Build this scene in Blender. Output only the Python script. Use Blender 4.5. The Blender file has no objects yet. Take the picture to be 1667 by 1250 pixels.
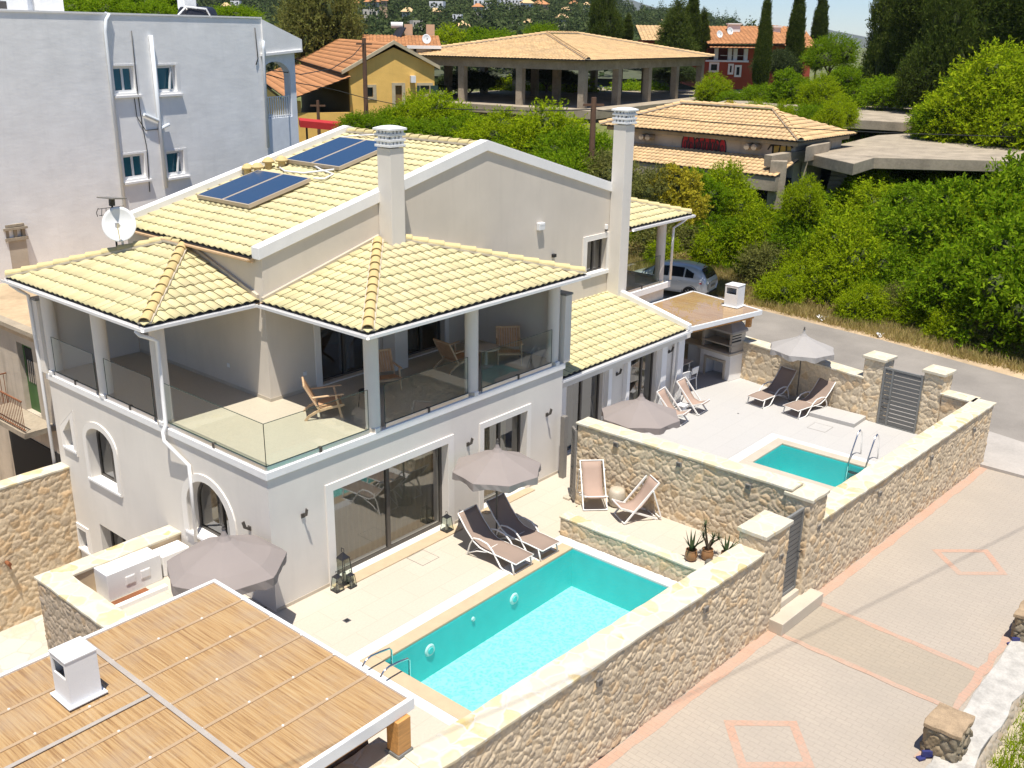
import bpy, bmesh, math, random
import numpy as np
from mathutils import Vector, Matrix
from mathutils.geometry import tessellate_polygon
random.seed(7); rng=np.random.default_rng(11)
S=bpy.context.scene; COL=S.collection
# ---------------------------------------------------------------- camera, sky, sun, exposure
F_PX=1630.6; CAM=np.array([-10.71,-15.45,11.5]); YAW,PITCH,ROLL=math.radians(40.32),math.radians(19.31),math.radians(.841)
_f=np.array([math.cos(YAW)*math.cos(PITCH),math.sin(YAW)*math.cos(PITCH),-math.sin(PITCH)])
_r=np.cross(_f,[0,0,1]); _r/=np.linalg.norm(_r); _u=np.cross(_r,_f)
R2=_r*math.cos(ROLL)+_u*math.sin(ROLL); U2=-_r*math.sin(ROLL)+_u*math.cos(ROLL)
cd=bpy.data.cameras.new('camera'); cam=bpy.data.objects.new('camera',cd); COL.objects.link(cam); S.camera=cam
cd.sensor_width=36; cd.lens=F_PX/1667*36; cd.clip_start=.5; cd.clip_end=20000
cam.matrix_world=Matrix(((R2[0],U2[0],-_f[0],CAM[0]),(R2[1],U2[1],-_f[1],CAM[1]),(R2[2],U2[2],-_f[2],CAM[2]),(0,0,0,1)))
SUNV=Vector((-.22,-.20,1)).normalized()           # towards the sun
EL=math.asin(SUNV.z)
w=bpy.data.worlds.new('World'); S.world=w; w.use_nodes=True
nt=w.node_tree; bg=nt.nodes['Background']; sky=nt.nodes.new('ShaderNodeTexSky'); sky.sky_type='NISHITA'; sky.sun_disc=False
sky.sun_elevation=EL; sky.sun_rotation=math.atan2(SUNV.x,SUNV.y); sky.air_density=1.0; sky.dust_density=.3; sky.ozone_density=3; sky.altitude=1500
tm=nt.nodes.new('ShaderNodeMix'); tm.data_type='RGBA'; tm.blend_type='MULTIPLY'; tm.inputs[0].default_value=1; nt.links.new(sky.outputs[0],tm.inputs[6]); tm.inputs[7].default_value=(.66,.72,.83,1); nt.links.new(tm.outputs[2],bg.inputs[0]); bg.inputs[1].default_value=.112
sl=bpy.data.lights.new('sun','SUN'); sl.energy=4.9; sl.angle=math.radians(.5); sl.color=(1,.945,.86)
so=bpy.data.objects.new('sun',sl); COL.objects.link(so); so.rotation_euler=SUNV.to_track_quat('Z','Y').to_euler()
S.view_settings.view_transform='Standard'; S.view_settings.look='None'; S.view_settings.exposure=.5; S.view_settings.gamma=1
S.render.engine='CYCLES'; S.cycles.max_bounces=8; S.cycles.transparent_max_bounces=16
# design helper: the 3D point seen at a photo pixel, at horizontal distance D
def PD(px,py,D):
    d=_f+R2*((px-833.5)/F_PX)-U2*((py-625)/F_PX); k=D/math.hypot(d[0],d[1]); return Vector(CAM+d*k)
def PZ(px,py,z):
    d=_f+R2*((px-833.5)/F_PX)-U2*((py-625)/F_PX); return Vector(CAM+d*((z-CAM[2])/d[2]))
# ---------------------------------------------------------------- object helpers
def tag(o,label=None,cat=None,group=None,kind=None):
    if label: o['label']=label
    if cat: o['category']=cat
    if group: o['group']=group
    if kind: o['kind']=kind
    return o
def thing(name,label,cat,loc=(0,0,0),rz=0,group=None):
    o=bpy.data.objects.new(name,None); COL.objects.link(o); o.location=loc; o.rotation_euler=(0,0,rz); o.empty_display_size=.3
    return tag(o,label,cat,group)
def top(o):
    while o.parent: o=o.parent
    return o
def copy_tree(o,parent=None):
    c=o.copy(); COL.objects.link(c); c.parent=parent
    for ch in list(o.children): copy_tree(ch,c)
    return c
def place(proto,loc,rz=0,label=None,scale=1,first=None):
    if first is not None and not first.get('u'): o=proto; first['u']=1
    else: o=copy_tree(proto)
    o.location=loc; o.rotation_euler=(0,0,rz); o.scale=(scale,)*3 if not hasattr(scale,'__len__') else scale
    if label: o['label']=label
    return o
class MB:
    def __init__(s): s.v=[]; s.f=[]; s.m=[]; s.mi=0
    def add(s,vs,fs):
        n=len(s.v); s.v+=[tuple(map(float,v)) for v in vs]; s.f+=[tuple(int(i)+n for i in f) for f in fs]; s.m+=[s.mi]*len(fs); return s
    def box(s,x0,y0,z0,x1,y1,z1):
        x0,x1=min(x0,x1),max(x0,x1); y0,y1=min(y0,y1),max(y0,y1); z0,z1=min(z0,z1),max(z0,z1)
        return s.add([(x0,y0,z0),(x1,y0,z0),(x1,y1,z0),(x0,y1,z0),(x0,y0,z1),(x1,y0,z1),(x1,y1,z1),(x0,y1,z1)],
              [(0,3,2,1),(4,5,6,7),(0,1,5,4),(1,2,6,5),(2,3,7,6),(3,0,4,7)])
    def prism(s,poly,z0,z1):
        a=sum(poly[i][0]*poly[(i+1)%len(poly)][1]-poly[(i+1)%len(poly)][0]*poly[i][1] for i in range(len(poly)))
        if a<0: poly=poly[::-1]
        n=len(poly); t=[(*p,z1) if len(p)==2 else tuple(p) for p in poly]; b=[(p[0],p[1],z0) for p in poly]
        return s.add(b+t,[tuple(range(n))[::-1],tuple(range(n,2*n))]+[(i,(i+1)%n,(i+1)%n+n,i+n) for i in range(n)])
    def extr(s,pts,vec):            # planar loop swept along a vector
        n=len(pts); q=[tuple(np.array(p)+np.array(vec)) for p in pts]
        return s.add(list(pts)+q,[tuple(range(n))[::-1],tuple(range(n,2*n))]+[(i,(i+1)%n,(i+1)%n+n,i+n) for i in range(n)])
    def beam(s,a,b,w,h,up=(0,0,1)):
        a=Vector(a); b=Vector(b); d=(b-a).normalized(); sd=d.cross(Vector(up))
        if sd.length<1e-4: sd=d.cross(Vector((1,0,0)))
        sd.normalize(); u=sd.cross(d); sd=sd*w/2; u=u*h/2
        return s.add([a-sd-u,a+sd-u,a+sd+u,a-sd+u,b-sd-u,b+sd-u,b+sd+u,b-sd+u],[(0,3,2,1),(4,5,6,7),(0,1,5,4),(1,2,6,5),(2,3,7,6),(3,0,4,7)])
    def tube(s,path,r,n=8,cap=True):
        P=[Vector(p) for p in path]; rs=r if hasattr(r,'__len__') else [r]*len(P); vs=[]; fs=[]
        pu=None
        for i,p in enumerate(P):
            d=(P[min(i+1,len(P)-1)]-P[max(i-1,0)]).normalized()
            if pu is None: u=d.orthogonal().normalized()
            else:
                u=(pu-d*pu.dot(d)); u=u.normalized() if u.length>1e-5 else d.orthogonal().normalized()
            pu=u; v=d.cross(u)
            for k in range(n):
                a=2*math.pi*k/n; vs.append(p+(u*math.cos(a)+v*math.sin(a))*rs[i])
        for i in range(len(P)-1):
            for k in range(n): fs.append((i*n+k,i*n+(k+1)%n,(i+1)*n+(k+1)%n,(i+1)*n+k))
        if cap: fs.append(tuple(range(n))[::-1]); fs.append(tuple((len(P)-1)*n+k for k in range(n)))
        return s.add(vs,fs)
    def lathe(s,prof,c=(0,0,0),n=20,a0=0,squash=1):
        vs=[];fs=[]
        for r,z in prof:
            for k in range(n):
                a=a0+2*math.pi*k/n; vs.append((c[0]+r*math.cos(a),c[1]+r*squash*math.sin(a),c[2]+z))
        for i in range(len(prof)-1):
            for k in range(n): fs.append((i*n+k,i*n+(k+1)%n,(i+1)*n+(k+1)%n,(i+1)*n+k))
        fs.append(tuple(range(n))[::-1]); fs.append(tuple((len(prof)-1)*n+k for k in range(n)))
        return s.add(vs,fs)
    def panel(s,ax,plane,outer,holes,th):   # wall with openings; ax 'y': points (x,z) on plane y, body towards +y; ax 'x': points (y,z), body towards +x
        loops=[list(outer)]+[list(h) for h in holes]
        def A(l): return sum(l[i][0]*l[(i+1)%len(l)][1]-l[(i+1)%len(l)][0]*l[i][1] for i in range(len(l)))
        if A(loops[0])<0: loops[0].reverse()
        for l in loops[1:]:
            if A(l)>0: l.reverse()
        flat=[p for l in loops for p in l]
        tris=tessellate_polygon([[Vector((p[0],p[1],0)) for p in l] for l in loops])
        M=(lambda p,d:(p[0],plane+d,p[1])) if ax=='y' else (lambda p,d:(plane+d,p[0],p[1]))
        n=len(flat); vs=[M(p,0) for p in flat]+[M(p,th) for p in flat]; fs=[]
        for t in tris:
            a,b,c=[flat[i] for i in t]; ar=(b[0]-a[0])*(c[1]-a[1])-(c[0]-a[0])*(b[1]-a[1]); t=tuple(t) if ar>0 else tuple(t)[::-1]
            if ax=='x': t=t[::-1]
            fs.append(t); fs.append(tuple(i+n for i in t[::-1]))
        k=0
        for l in loops:
            for i in range(len(l)):
                a=k+i; b=k+(i+1)%len(l); q=(b,a,a+n,b+n) 
                fs.append(q if ax=='x' else q[::-1])
            k+=len(l)
        return s.add(vs,fs)
    def build(s,name,mats,parent=None,smooth=False,bev=0,kind=None,loc=None,col=None):
        me=bpy.data.meshes.new(name); off=np.array(loc if loc is not None else (top(parent).location if parent else (0,0,0)))
        V=np.array(s.v,dtype=float)-off if s.v else np.zeros((0,3))
        me.from_pydata(V.tolist(),[],s.f)
        mats=mats if isinstance(mats,(list,tuple)) else [mats]
        for m in mats: me.materials.append(m)
        if len(mats)>1: me.polygons.foreach_set('material_index',s.m)
        if smooth: me.polygons.foreach_set('use_smooth',[True]*len(me.polygons))
        me.update(); o=bpy.data.objects.new(name,me); COL.objects.link(o)
        if parent: o.parent=parent
        elif loc is not None: o.location=loc
        if bev: b=o.modifiers.new('bevel','BEVEL'); b.width=bev; b.segments=2; b.limit_method='ANGLE'; b.angle_limit=.7
        if kind: o['kind']=kind
        return o
def arc(cx,cy,r,a0,a1,n,ry=None):
    ry=r if ry is None else ry
    return [(cx+r*math.cos(a0+(a1-a0)*i/n),cy+ry*math.sin(a0+(a1-a0)*i/n)) for i in range(n+1)]
def rect(a0,z0,a1,z1): return [(a0,z0),(a1,z0),(a1,z1),(a0,z1)]
def fb(mb,fac,a0,a1,z0,z1,d0,d1):       # box on a facade, d = outward depth
    if fac[0]=='y': return mb.box(a0,fac[1]-d1,z0,a1,fac[1]-d0,z1)
    return mb.box(fac[1]-d1,a0,z0,fac[1]-d0,a1,z1)
# ---------------------------------------------------------------- materials
def nm(name):
    m=bpy.data.materials.new(name); m.use_nodes=True; n=m.node_tree.nodes; l=m.node_tree.links; return m,n,l,n['Principled BSDF']
def sv(node,**k):
    for a,b in k.items():
        a=a.replace('_',' ')
        if a in node.inputs: node.inputs[a].default_value=b
    return node
def c4(c): return (c[0],c[1],c[2],1)
def mul(c,k): return tuple(min(1,x*k) for x in c)
def coords(n,l,kind='Object',scale=None,rot=None):
    t=n.new('ShaderNodeTexCoord')
    if scale is None and rot is None: return t.outputs[kind]
    mp=n.new('ShaderNodeMapping'); l.new(t.outputs[kind],mp.inputs[0])
    if scale is not None: mp.inputs['Scale'].default_value=scale
    if rot is not None: mp.inputs['Rotation'].default_value=rot
    return mp.outputs[0]
def ramp(n,l,src,stops):
    r=n.new('ShaderNodeValToRGB'); l.new(src,r.inputs[0]); e=r.color_ramp.elements
    e[0].position,e[0].color=stops[0][0],c4(stops[0][1]); e[1].position,e[1].color=stops[-1][0],c4(stops[-1][1])
    for p,c in stops[1:-1]: q=e.new(p); q.color=c4(c)
    return r.outputs[0]
def mixc(n,l,fac,a,b,mode='MIX'):
    x=n.new('ShaderNodeMix'); x.data_type='RGBA'; x.blend_type=mode
    if isinstance(fac,(int,float)): x.inputs[0].default_value=fac
    else: l.new(fac,x.inputs[0])
    for i,c in ((6,a),(7,b)):
        if isinstance(c,tuple): x.inputs[i].default_value=c4(c)
        else: l.new(c,x.inputs[i])
    return x.outputs[2]
def noise(n,l,co,scale,detail=4,rough=.55):
    t=n.new('ShaderNodeTexNoise'); t.inputs['Scale'].default_value=scale; t.inputs['Detail'].default_value=detail; t.inputs['Roughness'].default_value=rough
    l.new(co,t.inputs['Vector']); return t.outputs['Fac']
def bump(n,l,b,h,strength,dist=.01):
    x=n.new('ShaderNodeBump'); x.inputs['Strength'].default_value=strength; x.inputs['Distance'].default_value=dist; l.new(h,x.inputs['Height']); l.new(x.outputs[0],b.inputs['Normal'])
def plain(name,col,rough=.6,metal=0,var=.12,scale=3,fine=40,bmp=.15,bdist=.004,spec=.5,aniso=None):
    m,n,l,b=nm(name); co=coords(n,l,scale=aniso) if aniso else coords(n,l)
    a=noise(n,l,co,scale); d=noise(n,l,co,fine,3)
    c=ramp(n,l,a,[(.3,mul(col,1-var)),(.7,mul(col,1+var*.6))])
    c=mixc(n,l,d,c,mul(col,1-var*.7)) if var else c
    x=n.new('ShaderNodeMix'); x.data_type='RGBA'; x.inputs[0].default_value=.3; l.new(ramp(n,l,a,[(.3,mul(col,1-var)),(.7,mul(col,1+var*.6))]),x.inputs[6]); l.new(ramp(n,l,d,[(.3,mul(col,1-var)),(.7,mul(col,1+var*.6))]),x.inputs[7]); c=x.outputs[2]
    l.new(c,b.inputs['Base Color']); sv(b,Roughness=rough,Metallic=metal); b.inputs['Specular IOR Level'].default_value=spec
    if bmp: bump(n,l,b,d,bmp,bdist)
    return m
def plaster(name,col,stain=.08,wave=.25,streak=0):
    m,n,l,b=nm(name); co=coords(n,l); a=noise(n,l,co,.7,5,.6); s=noise(n,l,coords(n,l,scale=(2.2,2.2,.25)),1.6,5,.65); f=noise(n,l,co,60,3)
    c=ramp(n,l,a,[(.3,mul(col,1-stain)),(.7,mul(col,1+stain*.4))])
    if streak: c=mixc(n,l,ramp(n,l,s,[(.52,(0,0,0)),(.75,(streak,)*3)]),c,mul(col,.55))
    l.new(c,b.inputs['Base Color']); sv(b,Roughness=.85); b.inputs['Specular IOR Level'].default_value=.2
    w1=noise(n,l,coords(n,l,scale=(1,1,2.2)),1.1,4,.6)
    ad=n.new('ShaderNodeMath'); ad.operation='MULTIPLY_ADD'; l.new(w1,ad.inputs[0]); ad.inputs[1].default_value=wave*40; l.new(f,ad.inputs[2])
    bump(n,l,b,ad.outputs[0],.35,.003); return m
def metal(name,col,rough=.25): 
    m,n,l,b=nm(name); sv(b,Roughness=rough,Metallic=1); b.inputs['Base Color'].default_value=c4(col); return m
M={}
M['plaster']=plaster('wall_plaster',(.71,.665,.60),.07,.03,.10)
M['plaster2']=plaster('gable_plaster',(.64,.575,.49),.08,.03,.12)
M['trim']=plain('white_trim',(.80,.785,.76),.7,var=.05,bmp=.1)
M['surround']=plaster('surround_plaster',(.77,.73,.67),.04,.03)
M['white']=plain('white_paint',(.72,.72,.71),.6,var=.05,bmp=.05)
M['blueplaster']=plaster('old_white_render',(.88,.87,.845),.10,.22,.12)
M['frame']=plain('bronze_frame',(.075,.065,.055),.45,var=.1,bmp=0)
M['black']=plain('black_metal',(.02,.02,.022),.45,var=.1,bmp=0)
M['gatemetal']=plain('grey_gate_metal',(.19,.19,.18),.5,var=.08,bmp=0)
M['tanmetal']=plain('grey_brown_metal',(.2,.185,.165),.5,var=.08,bmp=0)
M['alu']=metal('brushed_aluminium',(.75,.75,.76),.35)
M['chrome']=metal('polished_steel',(.78,.79,.8),.12)
M['whitemetal']=plain('white_powder_coat',(.78,.76,.72),.4,var=.04,bmp=0)
M['sling']=plain('taupe_sling',(.32,.24,.195),.85,var=.07,fine=160,bmp=.3,bdist=.002)
M['slingpale']=plain('pale_taupe_sling',(.38,.27,.21),.85,var=.07,fine=160,bmp=.3,bdist=.002)
M['canvas']=plain('grey_canvas',(.25,.215,.20),.9,var=.06,scale=2,fine=120,bmp=.2)
M['canvaslt']=plain('pale_grey_canvas',(.36,.345,.335),.9,var=.06,scale=2,fine=120,bmp=.2)
M['wood']=plain('pale_oak',(.60,.41,.24),.55,var=.25,scale=6,fine=60,bmp=.2)
M['batten']=plain('pale_batten',(.47,.34,.21),.6,var=.12,bmp=0)
M['leather']=plain('woven_tan_strap',(.52,.31,.17),.6,var=.2,scale=8,fine=90,bmp=.3)
M['timber']=plain('pine_timber',(.55,.27,.08),.6,var=.35,scale=3,fine=50,bmp=.3,aniso=(1,8,8))
M['concrete']=plain('weathered_concrete',(.36,.30,.22),.9,var=.4,scale=.9,fine=9,bmp=.5,bdist=.02)
M['concretedk']=plain('dark_concrete',(.16,.145,.12),.9,var=.4,scale=.9,fine=9,bmp=.5,bdist=.02)
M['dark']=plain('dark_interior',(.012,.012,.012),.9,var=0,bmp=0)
M['rubber']=plain('black_rubber',(.02,.02,.02),.7,var=.1,bmp=0)
M['curtain']=plain('beige_curtain',(.52,.46,.32),.9,var=.1,bmp=0)
M['curtaindk']=plain('grey_curtain',(.26,.245,.235),.9,var=.1,bmp=0)
M['greendoor']=plain('green_shutter_paint',(.05,.13,.03),.6,var=.3,bmp=.1)
M['tank']=plain('black_plastic',(.02,.02,.025),.35,var=.1,bmp=0)
M['marble']=plain('cream_marble',(.52,.455,.36),.35,var=.12,scale=2,bmp=0)
M['rust']=plain('rusty_iron',(.22,.08,.03),.8,var=.35,fine=30,bmp=.3)
M['navy']=plain('navy_paint',(.03,.035,.14),.5,var=.1,bmp=0)
M['terrapot']=plain('glazed_clay_pot',(.32,.16,.07),.5,var=.3,scale=5,bmp=.1,aniso=(1,1,7))
M['stool']=plain('pale_ceramic',(.50,.43,.33),.5,var=.15,scale=10,bmp=.1)
def tilem(name,col,dark=.75,light=1.08,stain=None):
    m,n,l,b=nm(name); co=coords(n,l); g=n.new('ShaderNodeNewGeometry'); a=noise(n,l,co,9,4); bb=noise(n,l,co,.6,4)
    c=ramp(n,l,g.outputs['Random Per Island'],[(0,mul(col,dark)),(.5,col),(1,mul(col,light))]); c=mixc(n,l,ramp(n,l,a,[(.35,(.35,)*3),(.7,(0,)*3)]),c,mul(col,.8))
    if stain: c=mixc(n,l,ramp(n,l,bb,[(.45,(0,0,0)),(.75,(.8,)*3)]),c,stain)
    l.new(c,b.inputs['Base Color']); sv(b,Roughness=.75); b.inputs['Specular IOR Level'].default_value=.3; bump(n,l,b,a,.2,.005); return m
M['tile']=tilem('yellow_roof_tile',(.60,.53,.285),.80,1.1,(.56,.46,.27))
M['ridge']=tilem('ochre_ridge_tile',(.58,.44,.20),.88,1.08)
M['ridgelt']=tilem('yellow_ridge_tile',(.56,.47,.24),.9,1.05)
M['terra']=tilem('old_sand_tile',(.64,.43,.215),.78,1.12,(.47,.335,.19))
M['terra2']=tilem('orange_tile',(.48,.22,.09),.8,1.12)
M['underlay']=plain('dark_underlay',(.05,.045,.04),.9,bmp=0)
def stonem(name):
    m,n,l,b=nm(name); at=n.new('ShaderNodeAttribute'); at.attribute_name='Col'; co=coords(n,l); a=noise(n,l,co,14,5,.65); f=noise(n,l,co,70,3)
    c=mixc(n,l,ramp(n,l,a,[(.3,(0,0,0)),(.75,(.5,)*3)]),at.outputs[0],(.30,.21,.13)); l.new(c,b.inputs['Base Color']); sv(b,Roughness=.9); b.inputs['Specular IOR Level'].default_value=.15
    ad=n.new('ShaderNodeMath'); ad.operation='MULTIPLY_ADD'; l.new(a,ad.inputs[0]); ad.inputs[1].default_value=3; l.new(f,ad.inputs[2]); bump(n,l,b,ad.outputs[0],.6,.006); return m
M['stone']=stonem('split_stone')
def crazy(name,cols,joint,scale=2.3,jw=.05,rough=.6):
    m,n,l,b=nm(name); co=coords(n,l); nz=n.new('ShaderNodeTexNoise'); nz.inputs['Scale'].default_value=3.5; l.new(co,nz.inputs['Vector'])
    va=n.new('ShaderNodeVectorMath'); va.operation='MULTIPLY_ADD'; l.new(nz.outputs['Color'],va.inputs[0]); va.inputs[1].default_value=(.22,.22,0); l.new(co,va.inputs[2])
    fl=n.new('ShaderNodeVectorMath'); fl.operation='MULTIPLY'; l.new(va.outputs[0],fl.inputs[0]); fl.inputs[1].default_value=(1,1,.02)
    v=n.new('ShaderNodeTexVoronoi'); v.inputs['Scale'].default_value=scale; l.new(fl.outputs[0],v.inputs['Vector']); v2=n.new('ShaderNodeTexVoronoi'); v2.feature='DISTANCE_TO_EDGE'; v2.inputs['Scale'].default_value=scale; l.new(fl.outputs[0],v2.inputs['Vector'])
    sp=n.new('ShaderNodeSeparateColor'); l.new(v.outputs['Color'],sp.inputs[0])
    c=ramp(n,l,sp.outputs[0],[(i/(len(cols)-1),x) for i,x in enumerate(cols)]); nn=noise(n,l,co,5,4); c=mixc(n,l,ramp(n,l,nn,[(.45,(0,0,0)),(.7,(.75,)*3)]),c,cols[0])
    e=ramp(n,l,v2.outputs['Distance'],[(jw*.4,(1,1,1)),(jw,(0,0,0))]); c=mixc(n,l,e,c,joint); l.new(c,b.inputs['Base Color']); sv(b,Roughness=rough); b.inputs['Specular IOR Level'].default_value=.25
    bump(n,l,b,ramp(n,l,v2.outputs['Distance'],[(0,(0,0,0)),(jw*1.5,(1,1,1))]),.5,.012); return m
M['coping']=crazy('crazy_stone_coping',[(.58,.53,.42),(.57,.50,.37),(.58,.52,.40),(.53,.40,.18),(.60,.56,.46),(.55,.44,.24),(.58,.53,.43)],(.58,.54,.45),2.6,.07)
M['pavecrazy']=crazy('crazy_paving',[(.52,.49,.42),(.48,.44,.35),(.54,.51,.45),(.44,.37,.26)],(.44,.41,.35),1.8,.04)
def bricky(name,c1,c2,mortar,bw,bh,ms=.004,rot=0,rough=.7,bmp=.3,off=.5,noisec=None,nsc=.8):
    m,n,l,b=nm(name); co=coords(n,l,rot=(0,0,rot)); t=n.new('ShaderNodeTexBrick'); l.new(co,t.inputs['Vector'])
    sv(t,Color1=c4(c1),Color2=c4(c2),Mortar=c4(mortar),Scale=1.0); t.inputs['Mortar Size'].default_value=ms; t.inputs['Brick Width'].default_value=bw; t.inputs['Row Height'].default_value=bh; t.offset=off; t.inputs['Mortar Smooth'].default_value=.3
    c=t.outputs['Color']; a=noise(n,l,co,nsc,6,.65); f=noise(n,l,co,22,4)
    c=mixc(n,l,ramp(n,l,a,[(.35,(.55,)*3),(.65,(0,)*3)]),c,noisec if noisec else mul(c1,.8)); c=mixc(n,l,ramp(n,l,f,[(.3,(.25,)*3),(.6,(0,)*3)]),c,mul(c1,.7))
    l.new(c,b.inputs['Base Color']); sv(b,Roughness=rough); b.inputs['Specular IOR Level'].default_value=.25; bump(n,l,b,t.outputs['Fac'],-bmp,.004); return m
M['deck']=bricky('cream_limestone_tiles',(.53,.47,.385),(.515,.455,.37),(.42,.36,.285),1.2,.6,.007,noisec=(.49,.435,.35),bmp=.1)
M['deck2']=bricky('pale_limestone_tiles',(.46,.445,.42),(.445,.43,.41),(.38,.365,.345),1.2,.6,.007,noisec=(.46,.45,.43),bmp=.1)
M['terr']=bricky('terrace_tiles',(.50,.45,.35),(.49,.44,.34),(.42,.375,.3),.9,.9,.004,noisec=(.46,.42,.33),bmp=.1,rough=.4)
M['whitestrip']=plain('white_marble_strip',(.62,.605,.58),.6,var=.04,bmp=.05)
M['sandcoping']=plain('sand_stone_coping',(.50,.385,.25),.7,var=.1,scale=4,bmp=.1)
M['pavers']=bricky('beige_pavers',(.405,.35,.285),(.39,.335,.275),(.31,.27,.22),.30,.12,.007,noisec=(.33,.29,.24),bmp=.4,nsc=.5,rot=1.5708)
M['pink']=bricky('salmon_pavers',(.48,.285,.20),(.45,.29,.21),(.33,.25,.19),.30,.12,.007,noisec=(.41,.335,.265),bmp=.4,nsc=1.6,rot=1.5708)
M['brown']=bricky('brown_pavers',(.375,.315,.24),(.36,.305,.235),(.28,.24,.18),.30,.12,.007,noisec=(.31,.265,.205),bmp=.4,nsc=.5,rot=1.5708)
M['conc_lt']=plain('pale_concrete_apron',(.40,.365,.325),.85,var=.22,scale=.8,fine=12,bmp=.3)
M['asphalt']=plain('worn_asphalt',(.25,.225,.195),.9,var=.28,scale=.45,fine=25,bmp=.4)
M['dirt']=plain('dry_earth',(.46,.34,.21),.95,var=.4,scale=.5,fine=6,bmp=.6,bdist=.03)
M['scrub']=plain('scrub_ground',(.13,.14,.035),.95,var=.6,scale=.25,fine=3,bmp=.6,bdist=.05)
M['sand']=plain('dry_sandy_ground',(.42,.36,.25),.95,var=.25,scale=1.2,fine=14,bmp=.5,bdist=.02)
M['lime']=plain('whitewashed_ledge',(.46,.435,.39),.85,var=.35,scale=3,fine=20,bmp=.6,bdist=.02)
def reed():
    m,n,l,b=nm('bamboo_mat'); co=coords(n,l); a=noise(n,l,coords(n,l,scale=(42,1.1,1)),1.0,3,.6); a2=noise(n,l,coords(n,l,scale=(14,.8,1)),1.0,4,.7); k=noise(n,l,co,1.1,5,.65)
    c=ramp(n,l,a,[(.3,(.28,.155,.06)),(.5,(.45,.285,.125)),(.7,(.52,.37,.19))]); c=mixc(n,l,ramp(n,l,a2,[(.28,(.8,)*3),(.42,(0,)*3)]),c,(.25,.14,.06)); c=mixc(n,l,ramp(n,l,k,[(.45,(0,0,0)),(.7,(.45,)*3)]),c,(.40,.32,.24))
    l.new(c,b.inputs['Base Color']); sv(b,Roughness=.7); bump(n,l,b,a,.5,.01); return m
M['reed']=reed()
def schlick(n,l,f0):
    lw=n.new('ShaderNodeLayerWeight'); lw.inputs[0].default_value=.5; p=n.new('ShaderNodeMath'); p.operation='POWER'; l.new(lw.outputs['Facing'],p.inputs[0]); p.inputs[1].default_value=4.5; m=n.new('ShaderNodeMath'); m.operation='MULTIPLY_ADD'; l.new(p.outputs[0],m.inputs[0]); m.inputs[1].default_value=1-f0; m.inputs[2].default_value=f0; return lw,m.outputs[0]
def water(name,tint,amp=.25,sc=5):
    m,n,l,b=nm(name); n.remove(b); out=n['Material Output']; tr=n.new('ShaderNodeBsdfTransparent'); tr.inputs[0].default_value=c4(tint); gl=n.new('ShaderNodeBsdfGlossy'); gl.inputs['Roughness'].default_value=.03
    fr,fo=schlick(n,l,.02); mx=n.new('ShaderNodeMixShader'); l.new(fo,mx.inputs[0]); l.new(tr.outputs[0],mx.inputs[1]); l.new(gl.outputs[0],mx.inputs[2]); l.new(mx.outputs[0],out.inputs[0])
    bp=n.new('ShaderNodeBump'); bp.inputs['Strength'].default_value=amp; bp.inputs['Distance'].default_value=.02; l.new(noise(n,l,coords(n,l),sc,3),bp.inputs['Height']); l.new(bp.outputs[0],gl.inputs['Normal']); l.new(bp.outputs[0],fr.inputs['Normal']); return m
M['water']=water('pool_water',(.74,.97,.955),.9,11)
def poolt():
    m,n,l,b=nm('aqua_mosaic_ripples'); co=coords(n,l); nz=n.new('ShaderNodeTexNoise'); nz.inputs['Scale'].default_value=3; l.new(co,nz.inputs['Vector']); va=n.new('ShaderNodeVectorMath'); va.operation='MULTIPLY_ADD'; l.new(nz.outputs['Color'],va.inputs[0]); va.inputs[1].default_value=(.3,.3,.3); l.new(co,va.inputs[2])
    v=n.new('ShaderNodeTexVoronoi'); v.feature='SMOOTH_F1'; v.inputs['Scale'].default_value=14; l.new(va.outputs[0],v.inputs['Vector'])
    c=ramp(n,l,v.outputs['Distance'],[(.1,(.22,.50,.48)),(.55,(.42,.68,.64))]); l.new(c,b.inputs['Base Color']); sv(b,Roughness=.5); return m  # mosaic mottling, its contrast also painting in caustic ripples of light
M['pool']=poolt()
M['poolwall']=plain('teal_pool_wall',(.07,.58,.58),.5,var=.08,bmp=0)
def glass(name,tint,op=0.0,refl=1.45,col=(.02,.025,.03),rough=0.0):
    m,n,l,b=nm(name); n.remove(b); out=n['Material Output']; tr=n.new('ShaderNodeBsdfTransparent'); tr.inputs[0].default_value=c4(tint); gl=n.new('ShaderNodeBsdfGlossy'); gl.inputs['Roughness'].default_value=rough
    fr,fo=schlick(n,l,((refl-1)/(refl+1))**2*1.8); mx=n.new('ShaderNodeMixShader'); l.new(fo,mx.inputs[0]); l.new(tr.outputs[0],mx.inputs[1]); l.new(gl.outputs[0],mx.inputs[2]); l.new(mx.outputs[0],out.inputs[0]); return m
M['railglass']=glass('balustrade_glass',(.86,.92,.88),refl=1.5)
M['glassedge']=plain('dark_glass_edge',(.03,.06,.05),.3,var=0,bmp=0)
M['winglass']=glass('window_glass',(.62,.63,.60),refl=2.0)
M['solar']=None
m,n,l,b=nm('solar_absorber'); b.inputs['Base Color'].default_value=(.018,.05,.11,1); sv(b,Roughness=.25); b.inputs['Coat Weight'].default_value=.3; M['solar']=m
m,n,l,b=nm('silver_car_paint'); b.inputs['Base Color'].default_value=(.62,.63,.64,1); sv(b,Roughness=.3,Metallic=.2); b.inputs['Coat Weight'].default_value=.8; M['carpaint']=m
m,n,l,b=nm('tinted_car_glass'); b.inputs['Base Color'].default_value=(.012,.014,.02,1); sv(b,Roughness=.08); M['carglass']=m
m,n,l,b=nm('red_lamp'); b.inputs['Base Color'].default_value=(.35,.01,.02,1); sv(b,Roughness=.15); M['redlamp']=m
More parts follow.
